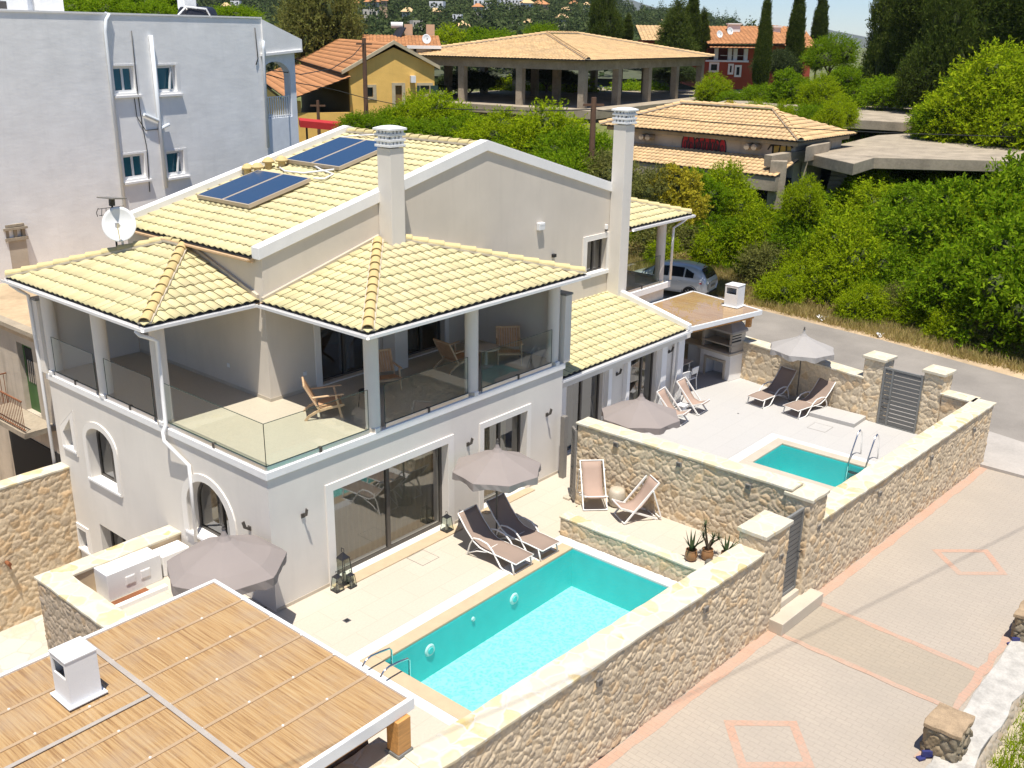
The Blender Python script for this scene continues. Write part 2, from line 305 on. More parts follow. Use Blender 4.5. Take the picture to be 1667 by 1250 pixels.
def leafm(name,c1,c2,c3,trans=.45):
    m,n,l,b=nm(name); n.remove(b); out=n['Material Output']; g=n.new('ShaderNodeNewGeometry'); oi=n.new('ShaderNodeObjectInfo')
    c=ramp(n,l,g.outputs['Random Per Island'],[(0,c1),(.55,c2),(1,c3)]); c=mixc(n,l,ramp(n,l,oi.outputs['Random'],[(0,(0,0,0)),(1,(.55,)*3)]),c,mixc(n,l,.5,c1,c2))
    d=n.new('ShaderNodeBsdfDiffuse'); t=n.new('ShaderNodeBsdfTranslucent'); l.new(c,d.inputs[0]); l.new(mixc(n,l,.5,c,c3),t.inputs[0]); mx=n.new('ShaderNodeMixShader'); mx.inputs[0].default_value=trans; l.new(d.outputs[0],mx.inputs[1]); l.new(t.outputs[0],mx.inputs[2])
    l.new(mx.outputs[0],out.inputs[0]); return m
M['leaf_y']=leafm('yellow_green_leaves',(.15,.24,.005),(.27,.36,.008),(.43,.49,.02),.42)
M['leaf_g']=leafm('green_leaves',(.07,.15,.005),(.16,.27,.008),(.30,.40,.02),.45)
M['leaf_d']=leafm('dark_conifer_leaves',(.025,.05,.008),(.07,.10,.016),(.16,.19,.04),.3)
M['leaf_o']=leafm('olive_grey_leaves',(.12,.13,.03),(.19,.20,.05),(.29,.28,.09),.4)
M['leaf_dry']=leafm('dry_grass_blades',(.36,.28,.10),(.50,.38,.18),(.36,.34,.09),.35)
M['leaf_fl']=leafm('yellow_blossom',(.20,.22,.02),(.45,.38,.03),(.60,.50,.05),.4)
M['leaf_far']=leafm('far_tree_leaves',(.03,.05,.018),(.06,.085,.03),(.11,.135,.05),.3)
M['leaf_pl']=leafm('succulent_leaves',(.04,.06,.03),(.06,.09,.04),(.10,.13,.06),.1)
M['bark']=plain('bark',(.10,.07,.045),.95,var=.4,scale=8,bmp=.6,bdist=.02)
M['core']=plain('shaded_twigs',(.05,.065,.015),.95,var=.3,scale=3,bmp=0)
M['yellowhouse']=plaster('ochre_render',(.80,.50,.14),.12,.3,.15)
M['redhouse']=plaster('terracotta_render',(.33,.07,.04),.12,.3)
M['olddirty']=plaster('stained_render',(.50,.43,.34),.25,.4,.75)
M['farwall']=plaster('cream_far_render',(.62,.56,.46),.1,.1)
M['farwall2']=plaster('peach_far_render',(.60,.40,.26),.1,.1)
M['sea']=plain('sea_water',(.03,.16,.24),.25,var=.1,scale=.01,fine=.1,bmp=0)
M['hillrock']=plain('hazy_hillside',(.07,.08,.04),.95,var=.4,scale=.02,fine=.2,bmp=0)
M['redaw']=plain('red_awning',(.45,.02,.02),.7,bmp=0)
M['bluepane']=plain('blue_window_pane',(.02,.10,.14),.15,var=.1,bmp=0)
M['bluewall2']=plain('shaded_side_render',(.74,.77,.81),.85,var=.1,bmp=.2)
M['trimblue']=plain('pale_pipe_paint',(.66,.70,.73),.6,var=.05,bmp=0)
M['yellowtrim']=plain('dull_trim_render',(.48,.40,.26),.8,var=.2,bmp=.2)
M['yellowdk']=plain('brown_door_paint',(.22,.13,.04),.8,var=.2,bmp=0)
M['glassdk']=plain('dark_pane',(.03,.04,.045),.15,var=.1,bmp=0)
M['shutter']=plain('dark_green_shutter',(.02,.05,.035),.6,var=.1,bmp=0)
M['ruinwall']=plaster('pale_ruin_render',(.50,.44,.36),.25,.3,.6)
M['graffred']=plain('red_spray_paint',(.42,.02,.03),.7,var=.5,scale=2,bmp=0)
M['graffyel']=plain('yellow_spray_paint',(.55,.38,.08),.7,var=.3,scale=2,bmp=0)
M['redshade']=plain('shaded_red_wall',(.10,.02,.015),.8,var=.2,bmp=0)  # darker red render, loggia shade put into the colour
HAZE=.00006
M['curtain2']=plain('pale_olive_curtain',(.40,.37,.29),.9,var=.1,bmp=0)
def fabric(name,col,tr):
    m=plain(name,col,.9,var=.06,scale=2,fine=120,bmp=.2); n=m.node_tree.nodes; l=m.node_tree.links; t=n.new('ShaderNodeBsdfTranslucent'); t.inputs[0].default_value=c4(mul(col,1.1)); mx=n.new('ShaderNodeMixShader'); mx.inputs[0].default_value=tr; l.new(n['Principled BSDF'].outputs[0],mx.inputs[1]); l.new(t.outputs[0],mx.inputs[2]); l.new(mx.outputs[0],n['Material Output'].inputs[0]); return m
M['canvas']=fabric('grey_canvas',(.375,.325,.30),.3); M['canvaslt']=fabric('pale_grey_canvas',(.47,.445,.42),.3); M['sling']=fabric('taupe_sling',(.36,.27,.215),.2)
# ---------------------------------------------------------------- stone facing with real relief
class SB:
    def __init__(s,cell=.2,disp=.027,step=.028,base=(.52,.43,.31)): s.v=[];s.f=[];s.c=[];s.n=0;s.cell=cell;s.disp=disp;s.step=step;s.base=np.array(base)
    def face(s,P0,U,V,W,H,N,cell=None,seed=None):
        cell=cell or s.cell; r=np.random.default_rng(seed if seed is not None else int(abs(P0[0]*31+P0[1]*17+P0[2]*7+U[0]*5+3)*100)%99991)
        P0=np.array(P0,float);U=np.array(U,float);U/=np.linalg.norm(U);V=np.array(V,float);V/=np.linalg.norm(V);N=np.array(N,float);N/=np.linalg.norm(N)
        nu=max(2,int(W/s.step));nv=max(2,int(H/s.step)); uu,vv=np.meshgrid(np.linspace(0,W,nu+1),np.linspace(0,H,nv+1)); uu=uu.ravel();vv=vv.ravel()
        ph=r.random(6)*6.28
        wu=uu+.05*np.sin(vv*9+ph[0])+.03*np.sin(uu*13+vv*7+ph[1]); wv=vv+.045*np.sin(uu*8+ph[2])+.025*np.sin(vv*15-uu*6+ph[3])
        sx,sy=cell*1.25,cell*.92; gx=int(W/sx)+6;gy=int(H/sy)+6
        jx=r.random((gx,gy))*.85+.075;jy=r.random((gx,gy))*.85+.075; hh=r.random((gx,gy)); cc=r.random((gx,gy,3))
        ci=np.floor(wu/sx).astype(int)+3;cj=np.floor(wv/sy).astype(int)+3
        F1=np.full(len(uu),9.);F2=np.full(len(uu),9.);I=np.zeros(len(uu),int);J=np.zeros(len(uu),int)
        for di in (-2,-1,0,1,2):
            for dj in (-2,-1,0,1,2):
                a=np.clip(ci+di,0,gx-1);b=np.clip(cj+dj,0,gy-1); sh=(b%2)*.5
                px=(a-3+jx[a,b]+sh*.6)*sx;py=(b-3+jy[a,b])*sy; d=np.hypot((wu-px)/1.15,wv-py)
                m1=d<F1; F2=np.where(m1,F1,np.minimum(F2,d)); F1=np.where(m1,d,F1); I=np.where(m1,a,I);J=np.where(m1,b,J)
        e=F2-F1; t=np.clip(e/.05,0,1);t=t*t*(3-2*t)
        h=t*(.45+.55*hh[I,J])*s.disp + t*.006*np.sin(uu*60+ph[4]+hh[I,J]*20)*np.sin(vv*55+ph[5]) + t*.012*((uu*37+hh[I,J]*9)%1-.5)*0
        til=(cc[I,J]-.5); h+=t*(til[:,0]*(wu/sx%1-.5)+til[:,1]*(wv/sy%1-.5))*s.disp*.9
        edge=np.minimum(np.minimum(uu,W-uu),np.minimum(vv,H-vv)); h*=np.clip(edge/.03,0,1)*1.0+0
        P=P0+uu[:,None]*U+vv[:,None]*V+h[:,None]*N
        k=cc[I,J]; col=s.base*(.84+.32*k[:,:1]); col=col*np.where(k[:,1:2]>.8,np.array([[1.06,.94,.80]]),1)*np.where(k[:,2:3]>.75,np.array([[.93,.93,.95]]),1)
        mort=s.base*np.array([1.16,1.12,1.05]); col=col*t[:,None]+mort*(1-t[:,None])
        idx=np.arange((nu+1)*(nv+1)).reshape(nv+1,nu+1); q=np.stack([idx[:-1,:-1],idx[:-1,1:],idx[1:,1:],idx[1:,:-1]],-1).reshape(-1,4)
        if np.dot(np.cross(U,V),N)<0: q=q[:,::-1]
        s.v.append(P);s.f.append(q+s.n);s.c.append(col);s.n+=len(P); return s
    def blockbox(s,x0,y0,z0,x1,y1,z1,faces='-y-x',cell=None):
        W,D,H=x1-x0,y1-y0,z1-z0
        if '-y' in faces: s.face((x0,y0,z0),(1,0,0),(0,0,1),W,H,(0,-1,0),cell)
        if '+y' in faces: s.face((x0,y1,z0),(1,0,0),(0,0,1),W,H,(0,1,0),cell)
        if '-x' in faces: s.face((x0,y0,z0),(0,1,0),(0,0,1),D,H,(-1,0,0),cell)
        if '+x' in faces: s.face((x1,y0,z0),(0,1,0),(0,0,1),D,H,(1,0,0),cell)
        return s
    def build(s,name,parent=None,loc=None,kind=None):
        off=np.array(loc if loc is not None else (top(parent).location if parent else (0,0,0))); v=np.vstack(s.v)-off; f=np.vstack(s.f)
        me=fastmesh(name,v,f,[M['stone']]); ca=me.color_attributes.new('Col','FLOAT_COLOR','POINT'); c=np.ones((len(v),4),np.float32); c[:,:3]=np.clip(np.vstack(s.c),0,1); ca.data.foreach_set('color',c.ravel())
        o=bpy.data.objects.new(name,me); COL.objects.link(o)
        if parent: o.parent=parent
        elif loc is not None: o.location=loc
        if kind: o['kind']=kind
        return o
def fastmesh(name,v,f,mats,mi=None,smooth=False):
    me=bpy.data.meshes.new(name); v=np.asarray(v,np.float32); f=np.asarray(f,np.int32); k=f.shape[1]
    me.vertices.add(len(v)); me.vertices.foreach_set('co',v.ravel()); me.loops.add(f.size); me.loops.foreach_set('vertex_index',f.ravel())
    me.polygons.add(len(f)); me.polygons.foreach_set('loop_start',np.arange(0,f.size,k,dtype=np.int32)); me.polygons.foreach_set('loop_total',np.full(len(f),k,np.int32))
    for m in mats: me.materials.append(m)
    if mi is not None: me.polygons.foreach_set('material_index',np.asarray(mi,np.int32))
    if smooth: me.polygons.foreach_set('use_smooth',np.ones(len(f),bool))
    me.update(calc_edges=True); me.validate(); return me
# ---------------------------------------------------------------- roof tiles
def tiles(name,A,B,inward,slope,run,parent,mat='tile',clips=(),p=.24,c=.38,seg=6,amp=.042,lift=.038,loc=None,uclip=None):
    A=np.array(A,float);B=np.array(B,float); L=np.linalg.norm(B-A); U=(B-A)/L; h=np.array([inward[0],inward[1],0.]);h/=np.linalg.norm(h)
    V=h+np.array([0,0,slope]); k=np.linalg.norm(V); V/=k; N=np.cross(U,V); N=N if N[2]>0 else -N; Ls=run*k
    nt=max(1,round(L/p)); p=L/nt; nc=int(math.ceil(Ls/c)); us=np.linspace(0,1,seg+1); wave=amp*(.5+.5*np.cos(2*math.pi*(us-.5)))**.8
    r=np.random.default_rng(3); vs=[];fs=[];n0=0
    i,j=np.meshgrid(np.arange(nt),np.arange(nc)); i=i.ravel();j=j.ravel(); T=len(i); jit=r.random(T)*.006
    U0=i[:,None]*p+us*p*.94; v0=(j*c)[:,None]+np.zeros(seg+1)+jit[:,None]*2; v1=np.minimum(v0+c+.05,Ls)
    hb=wave+lift+jit[:,None]; ht=wave*.95+.002+jit[:,None]
    def pts(u,v,hh): return A+u[...,None]*U+v[...,None]*V+hh[...,None]*N
    lipb=pts(U0,v0,hb-.018);bot=pts(U0,v0,hb);tp=pts(U0,v1,ht+0*U0)
    allv=np.stack([lipb,bot,tp],1).reshape(-1,3); base=(np.arange(T)*3*(seg+1))[:,None]; a=np.arange(seg)
    q1=np.stack([a,a+1,a+1+seg+1,a+seg+1],-1); q2=q1+seg+1; q=np.concatenate([q1,q2])[None]+base[:,:,None]; q=q.reshape(-1,4)
    flip=np.dot(np.cross(U,V),N)<0
    if flip: q=q[:,::-1]
    sheet=np.array([A-.012*N,B-.012*N,B+Ls*V-.012*N,A+Ls*V-.012*N, A-.04*N,B-.04*N,B+Ls*V-.04*N,A+Ls*V-.04*N]); sq=np.array([[0,1,2,3],[7,6,5,4],[0,4,5,1]])+len(allv)
    mi=np.concatenate([np.zeros(len(q),int),np.ones(3,int)])
    off=np.array(loc if loc is not None else top(parent).location)
    me=fastmesh(name,np.vstack([allv,sheet])-off,np.vstack([q,sq]),[M[mat],M['underlay']],mi)
    if clips:
        bm=bmesh.new(); bm.from_mesh(me)
        for co,no in clips: bmesh.ops.bisect_plane(bm,geom=bm.verts[:]+bm.edges[:]+bm.faces[:],plane_co=Vector(co)-Vector(off),plane_no=Vector(no),clear_outer=True)
        bm.to_mesh(me); bm.free()
    o=bpy.data.objects.new(name,me); COL.objects.link(o)
    if parent: o.parent=parent
    return o
def ridge(name,A,B,parent,mat='ridge',r=.115,l=.40,seg=8,bed=True):
    A=Vector(A);B=Vector(B);d=(B-A);L=d.length;d.normalize();sd=d.cross(Vector((0,0,1))).normalized();up=sd.cross(d); n=max(1,round(L/l));l=L/n; mb=MB()
    for i in range(n):
        a=A+d*(i*l-.03);b=A+d*((i+1)*l); vs=[]
        for P,rr,o in ((a,r*1.12,.035),(b,r*.92,.012)):
            for k in range(seg+1):
                t=math.pi*k/seg; vs.append(P+sd*math.cos(t)*rr+up*(math.sin(t)*rr*.8+o))
        for k in range(seg+1):
            t=math.pi*k/seg; vs.append(a+sd*math.cos(t)*(r*1.12-.02)+up*(math.sin(t)*(r*1.12-.02)*.8+.035))
        s1=seg+1; mb.add(vs,[(k,k+1,k+1+s1,k+s1) for k in range(seg)]+[(k+2*s1,k+1+2*s1,k+1,k) for k in range(seg)])
    mb.mi=1
    if bed: mb.beam(A-d*.02,B,2*r+.05,.05)
    return mb.build(name,[M[mat],M['marble']],parent)
# ---------------------------------------------------------------- foliage
def crown(blobs,dens,tw=.6,nl=12,ll=.11,lw=.05,up=.5,spread=.6,seed=1,shell=.8,core=.62,flat=1.0,down=0.15):
    r=np.random.default_rng(seed); O=[];D=[]
    C=np.array([b[0] for b in blobs],float); Rr=np.array([b[1] for b in blobs],float)
    for c,R in zip(C,Rr):
        n=int(dens*R*R*12.6); d=r.normal(size=(n,3)); d/=np.linalg.norm(d,axis=1)[:,None]; d=d[d[:,2]>-.6]; o=c+d*R*(shell+r.random((len(d),1))*.22)*np.array([1,1,flat])
        ins=np.zeros(len(o),bool)
        for c2,R2_ in zip(C,Rr):
            if (c2!=c).any(): ins|=(np.linalg.norm((o-c2)/np.array([1,1,flat]),axis=1)<R2_*.72)
        o=o[~ins];d=d[~ins]; O.append(o);D.append(d)
    O=np.vstack(O);D=np.vstack(D); D=D*1.0+np.array([0,0,up])+r.normal(size=D.shape)*spread; D/=np.linalg.norm(D,axis=1)[:,None]
    n=len(O); t=(np.arange(nl)+.5)/nl; L=tw*(.6+.8*r.random(n)); P=O[:,None,:]+D[:,None,:]*(t[None,:,None]*L[:,None,None])
    P[:,:,2]-=down*(t[None,:]**2)*L[:,None]; P=P.reshape(-1,3); DD=np.repeat(D,nl,0)
    ax=DD*.5+r.normal(size=DD.shape)*.55; ax/=np.linalg.norm(ax,axis=1)[:,None]; nr=r.normal(size=ax.shape)+np.array([0,0,.9]); sd=np.cross(ax,nr); sd/=np.linalg.norm(sd,axis=1)[:,None]
    s=(.7+.7*r.random(len(P)))[:,None]; a=P; b=P+ax*ll*s; m=(a+b)/2
    v=np.stack([a,m+sd*lw*s*.5,b,m-sd*lw*s*.5],1).reshape(-1,3); f=np.arange(len(v)).reshape(-1,4); mi=np.zeros(len(f),int)
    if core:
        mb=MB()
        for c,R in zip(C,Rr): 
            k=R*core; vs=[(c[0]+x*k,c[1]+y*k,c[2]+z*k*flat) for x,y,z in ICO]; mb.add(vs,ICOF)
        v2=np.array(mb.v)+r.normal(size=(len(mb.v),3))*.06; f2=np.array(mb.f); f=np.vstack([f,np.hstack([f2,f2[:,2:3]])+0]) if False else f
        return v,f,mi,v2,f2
    return v,f,mi,None,None
def _ico():
    bm=bmesh.new(); bmesh.ops.create_icosphere(bm,subdivisions=2,radius=1); v=[tuple(x.co) for x in bm.verts]; f=[tuple(y.index for y in x.verts) for x in bm.faces]; bm.free(); return v,f
ICO,ICOF=_ico()
def leafobj(name,blobs,mat,parent=None,loc=None,coremat='core',kind=None,**k):
    v,f,mi,v2,f2=crown(blobs,**k)
    if v2 is not None:
        f2=np.hstack([f2,np.full((len(f2),1),-1)]) ; n=len(v)
        me=bpy.data.meshes.new(name); V=np.vstack([v,v2]).astype(np.float32)
        me.vertices.add(len(V)); me.vertices.foreach_set('co',V.ravel()); lp=np.concatenate([f.ravel(),(f2[:,:3]+n).ravel()]).astype(np.int32); me.loops.add(len(lp)); me.loops.foreach_set('vertex_index',lp)
        ls=np.concatenate([np.arange(len(f))*4,len(f)*4+np.arange(len(f2))*3]).astype(np.int32); lt=np.concatenate([np.full(len(f),4),np.full(len(f2),3)]).astype(np.int32)
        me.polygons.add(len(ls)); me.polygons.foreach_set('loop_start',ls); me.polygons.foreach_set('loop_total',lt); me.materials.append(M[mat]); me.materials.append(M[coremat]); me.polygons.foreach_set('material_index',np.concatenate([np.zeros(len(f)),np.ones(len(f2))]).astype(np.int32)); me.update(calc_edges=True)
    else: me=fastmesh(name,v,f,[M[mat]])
    o=bpy.data.objects.new(name,me); COL.objects.link(o)
    if parent: o.parent=parent
    if loc is not None: o.location=loc
    if kind: o['kind']=kind
    return o
def rblobs(n,R,rb,zlo=.2,sq=(1,1,1),seed=0,c=(0,0,0)):
    r=np.random.default_rng(seed); out=[((c[0],c[1],c[2]),rb*1.25)]
    for i in range(n):
        d=r.normal(size=3); d/=np.linalg.norm(d); d[2]=abs(d[2])*1.1-zlo; k=R*(.55+.45*r.random()); out.append(((c[0]+d[0]*k*sq[0],c[1]+d[1]*k*sq[1],c[2]+d[2]*k*sq[2]),rb*(.6+.6*r.random())))
    return out
PROTO={}
def mkbush(key,mat,R,seed,dens=24,tw=.95,ll=.17,lw=.065,nl=14,n=13,up=.6,spread=.55,zc=.55,flat=1,trunk=True):
    e=thing('shrub','shrub','shrub')
    bl=rblobs(n,R*.8,R*.34,seed=seed,zlo=.25,c=(0,0,R*zc)); bl+=[((math.cos(k*1.05+seed)*R*.5,math.sin(k*1.05+seed)*R*.5,R*.22),R*.4) for k in range(6)]; leafobj('foliage',bl,mat,e,dens=dens,tw=tw,ll=ll,lw=lw,nl=nl,up=up,spread=spread,seed=seed,flat=flat)
    if trunk:
        mb=MB(); r=random.Random(seed)
        for i in range(4):
            a=i*1.6+r.random(); mb.tube([(0,0,-.3),(math.cos(a)*.2*R,math.sin(a)*.2*R,R*.35),(math.cos(a)*.4*R,math.sin(a)*.4*R,R*.8)],[.06,.045,.02],5)
        mb.build('stems',M['bark'],e)
    PROTO[key]=e; e['u']=0; return e
def mkcypress(key,h,r,seed,mat='leaf_d',dens=60):
    e=thing('cypress_tree','cypress','cypress'); bl=[]; rr=random.Random(seed); n=int(h/(r*.55))
    for i in range(n):
        t=(i+.5)/n; k=r*(.55+.6*math.sin(math.pi*min(1,t*1.25+.12)))*(1 if t<.75 else (1-t)/.25*.9+.12)
        bl.append(((rr.uniform(-.12,.12)*r,rr.uniform(-.12,.12)*r,h*(.06+.92*t)),max(.12,k)))
    leafobj('crown',bl,mat,e,dens=dens,tw=.5,ll=.16,lw=.06,nl=9,up=2.2,spread=.3,seed=seed,down=0)
    MB().tube([(0,0,-.5),(0,0,h*.25)],[.16,.12],6).build('trunk',M['bark'],e); PROTO[key]=e; return e
def mkconifer(key,h,r,seed,mat='leaf_d',dens=20,layers=9,base=.08):
    e=thing('conifer_tree','conifer','conifer'); bl=[]; rr=random.Random(seed)
    for i in range(layers):
        t=i/(layers-1); R=r*(1-t)**.8+.18; m=max(1,int(6*(1-t))+1)
        for j in range(m):
            a=rr.random()*6.28; k=R*rr.uniform(.35,.8) if m>1 else 0; bl.append(((k*math.cos(a),k*math.sin(a),h*(base+(1-base)*t*.96)+rr.uniform(-.3,.3)),R*rr.uniform(.35,.55)+.15))
    leafobj('crown',bl,mat,e,dens=dens*.75,tw=1.1,ll=.27,lw=.085,nl=11,up=.25,spread=.4,seed=seed,down=.1,core=.5)
    MB().tube([(0,0,-.6),(0,0,h*.9)],[.2,.05],6).build('trunk',M['bark'],e); PROTO[key]=e; return e
def mktree(key,h,r,seed,mat='leaf_g',n=14,dens=14,ll=.16,lw=.07,tw=.8,flat=.85,up=.4):
    e=thing('tree','tree','tree'); bl=rblobs(n,r*.75,r*.42,seed=seed,zlo=.25,sq=(1,1,.8),c=(0,0,h-r*.85)); leafobj('crown',bl,mat,e,dens=dens,tw=tw,ll=ll,lw=lw,nl=12,up=up,spread=.6,seed=seed,flat=flat)
    mb=MB(); mb.tube([(0,0,-.6),(.1,0,h*.3),(0,.1,h*.6)],[.22,.17,.1],7); rr=random.Random(seed)
    for i in range(5):
        a=rr.random()*6.28; mb.tube([(0,0,h*.35),(math.cos(a)*r*.35,math.sin(a)*r*.35,h*.6),(math.cos(a)*r*.6,math.sin(a)*r*.6,h*.8)],[.1,.07,.03],5)
    mb.build('trunk',M['bark'],e); PROTO[key]=e; return e
# ================================================================= SETTING
ZP=-.45
def sst(a,b,x): t=np.clip((x-a)/(b-a),0,1); return t*t*(3-2*t)
def gz(x,y):
    x=np.asarray(x,float);y=np.asarray(y,float); r=np.hypot(x-CAM[0],y-CAM[1]); az=np.degrees(np.arctan2(y-CAM[1],x-CAM[0]))
    sx=x-(29.9+.17*y); out=-.47+(3.6*np.maximum(sst(1.2,15,sx),sst(19,34,y))+1.7*sst(58,75,r))*sst(-25,-5,az)-17.5*sst(110,330,r)
    out=out+np.where(r>48,.5*np.sin(x*.21)*np.sin(y*.17),0)*sst(48,60,r)
    m=np.maximum(sst(20.6,21.6,x),sst(23,27,y)); return np.maximum(-3.4*(1-m)+out*m,-18)
rr=np.concatenate([np.linspace(.5,60,90),np.geomspace(61,4400,80)]); aa=np.linspace(0,2*math.pi,361)[:-1]
RR,AA=np.meshgrid(rr,aa,indexing='ij'); gx=CAM[0]+RR*np.cos(AA);gy=CAM[1]+RR*np.sin(AA);gg=gz(gx,gy)
v=np.stack([gx,gy,gg],-1).reshape(-1,3); ix=np.arange(len(rr)*360).reshape(len(rr),360); q=np.stack([ix[:-1],ix[1:],np.roll(ix,-1,1)[1:],np.roll(ix,-1,1)[:-1]],-1).reshape(-1,4)
g=bpy.data.objects.new('ground',fastmesh('ground',v,q,[M['scrub']],smooth=True)); COL.objects.link(g); g['kind']='structure'
MB().lathe([(4400,-14),(4400,-13.6)],(CAM[0],CAM[1],0),96).build('sea',M['sea'],kind='structure')
# road
def strip(ptsL,ptsR,z,name,mat,kind='structure',th=.25,zf=None):
    mb=MB(); n=len(ptsL); t=[(*p,z if zf is None else zf(p)) for p in list(ptsL)+list(ptsR)]; b=[(p[0],p[1],p[2]-th) for p in t]
    fs=[]
    for i in range(n-1): fs+=[(i,i+1,n+i+1,n+i),(2*n+i+1,2*n+i,3*n+i,3*n+i+1),(i,2*n+i,2*n+i+1,i+1),(n+i,n+i+1,3*n+i+1,3*n+i)]
    fs+=[(0,n,3*n,2*n),(n-1,3*n-1,4*n-1,2*n-1)]
    return mb.add(t+b,fs).build(name,M[mat],kind=kind)
far=[(26.6,-16),(27.9,-10),(28.6,-6.5),(29.2,-4),(29.85,-1.3),(30.3,2),(30.9,5.5),(31.9,8),(33.2,11),(35,15),(37.5,20)]
near=[(20.6,-16),(21.4,-10),(22.2,-6.5),(22.5,-4),(22.6,-1.3),(23,2),(24.5,5.5),(25.8,8.5),(27.5,12),(29,16),(31.5,21)]
strip(near,far,-.38,'road','asphalt')
strip([(p[0]-.0,p[1]) for p in far],[(p[0]+2.3+.4*math.sin(i*2.1),p[1]-.2) for i,p in enumerate(far)],-.395,'road_verge','dirt')
MB().prism([(19.0,-16),(19.1,-8.2),(20.3,-7.6),(20.9,1.2),(23.2,1.2),(22.75,-1.3),(22.65,-4),(22.35,-6.5),(21.55,-10),(20.75,-16)],-3.3,-.36).build('pavement_apron',M['conc_lt'],kind='structure')
# parking court
WA=math.atan(.0555); UW=np.array([math.cos(WA),-math.sin(WA),0]); NW=np.array([math.sin(WA),math.cos(WA),0])
def O(s,t,z=0): p=np.array([0,-7.31,0])+UW*s+NW*t; return (float(p[0]),float(p[1]),z)
def O2(s,t): return O(s,t)[:2]
park=MB().prism([(-9,-7.0),O2(19.45,.25),(19.3,-8.4),(19.25,-11.9),(-9,-11.9)],-3.35,ZP).build('parking_court',M['pavers'],kind='structure')
def flat(poly,z,name,mat,th=.02,kind='structure'): return MB().prism(poly,z-th,z).build(name,M[mat],kind=kind)
r_=random.Random(4)
def wob(a,b,wd,n=24,amp=.03):
    a=np.array(a);b=np.array(b);d=(b-a)/np.linalg.norm(b-a);nn=np.array([-d[1],d[0]]);P=[a+(b-a)*i/n for i in range(n+1)]
    return [tuple(p+nn*(wd/2+r_.uniform(-amp,amp))) for p in P]+[tuple(p-nn*(wd/2+r_.uniform(-amp,amp))) for p in P[::-1]]
flat(wob(O2(-2,-.14),O2(19.3,-.14),.24,70,.025),ZP+.004,'wall_edge_strip','pink',.003)
flat([(8.75,-7.95),(8.55,-11.6),(6.85,-11.6),(7.0,-7.95)],ZP+.004,'crossing_paving','brown',.003)
flat(wob((8.72,-7.95),(8.45,-11.62),.14,16,.02),ZP+.008,'crossing_line','pink',.003)
flat(wob((6.98,-7.98),(6.82,-11.62),.14,16,.02),ZP+.008,'crossing_line','pink',.003)
flat(wob((5.0,-11.62),(17,-11.75),.16,40,.04),ZP+.012,'court_edge_line','pink',.003)
def diamond(P,wd=.15):
    mb=MB(); c=np.mean(np.array(P),0); out=[tuple(c+(np.array(p)-c)*1.0) for p in P]; inn=[tuple(c+(np.array(p)-c)*(1-wd/.62)) for p in P]
    vs=[(*p,ZP+.004) for p in out+inn]; n=len(P); mb.add(vs,[(i,(i+1)%n,(i+1)%n+n,i+n)[::-1] for i in range(n)]); mb.build('diamond_marking',M['pink'],kind='structure')
diamond([(3.67,-8.5),(4.55,-9.53),(3.59,-10.33),(2.7,-9.34)]); diamond([(12.96,-9.1),(13.9,-10.15),(12.9,-10.9),(12.1,-10.01)])
# ledge, sandy ground on the right
ed=[(-4+i*.45,-12.45+r_.uniform(-.07,.07)) for i in range(50)]
MB().prism([(-4,-11.75)]+[(-4+i*.5,-11.8+r_.uniform(-.05,.05)) for i in range(44)]+[(18.2,-11.8)]+ed[::-1],-3.3,ZP+.09).build('whitewashed_ledge',M['lime'],kind='structure',bev=.02)
MB().prism([(-12,-12.3),(19.2,-12.3),(19.2,-11.8),(22,-16),(22,-40),(-12,-40)],-3.4,ZP-.12).build('sandy_ground',M['sand'],kind='structure')
sb=SB(cell=.14,disp=.05,step=.03,base=(.36,.32,.26)); sb.face((-4,-12.62,ZP-.3),(1,0,0),(0,.55,1),22.5,.42,(0,-1,.5)); o=sb.build('rubble_edge'); tag(o,'rough grey rubble stone edging beside the sandy ground','stone edging')
# lower yard on the left
flat([(-14,-1),(-.02,-1),(-.02,8.75),(-14,8.75)],-3.12,'lower_yard','pavecrazy',.25)
flat([(-40,9.2),(-.02,9.2),(-.02,22),(-40,22)],-2.9,'neighbour_yard','dirt',.4)
# terrace decks
PX0,PX1,PY1,PY0=.33,6.4,-2.9,-6.9   # pool one
def ringdeck(x0,y0,x1,y1,hx0,hy0,hx1,hy1,z0,z1,mb=None):
    mb=mb or MB(); mb.box(x0,y0,z0,hx0,y1,z1); mb.box(hx1,y0,z0,x1,y1,z1); mb.box(hx0,hy1,z0,hx1,y1,z1); mb.box(hx0,y0,z0,hx1,hy0,z1); return mb
cw=.32; ww=.38
hx0,hy0,hx1,hy1=PX0-cw-ww*.6,PY0-.1,PX1+.0+ww,PY1+cw+ww*.75
mb=MB(); mb.box(-3.0,-7.1,-3.3,hx0,0.3,0); mb.box(hx1,-7.1,-3.3,8.4,.35,0); mb.box(hx0,hy1,-3.3,hx1,.35,0)
mb.box(-2.75,.3,-3.3,-.02,3.6,0); mb.box(8.4,-1.6,-3.3,11,.7,0); mb.build('pool_deck',M['deck'],kind='structure')
mb=MB(); mb.box(-8.2,-7.1,-3.3,-3.0,-1.6,0); mb.build('pergola_floor',M['deck'],kind='structure')
mb=MB(); a0,b0,a1,b1=PX0-cw,PY1+cw,PX1,PY0   # white strip ring
mb.box(hx0,PY0-.1,-.055,PX0-cw,PY1+cw,.002); mb.box(hx0,PY1+cw,-.055,hx1,hy1,.002); mb.box(PX1,PY0-.1,-.055,hx1,PY1+cw,.002); mb.build('white_pool_border',M['whitestrip'],kind='structure',bev=.01)
mb=MB(); mb.box(PX0-cw,PY0-.1,-.055,PX0,PY1+cw,.006); mb.box(PX0,PY1,-.055,PX1,PY1+cw,.006); mb.build('pool_coping',M['sandcoping'],kind='structure',bev=.015)
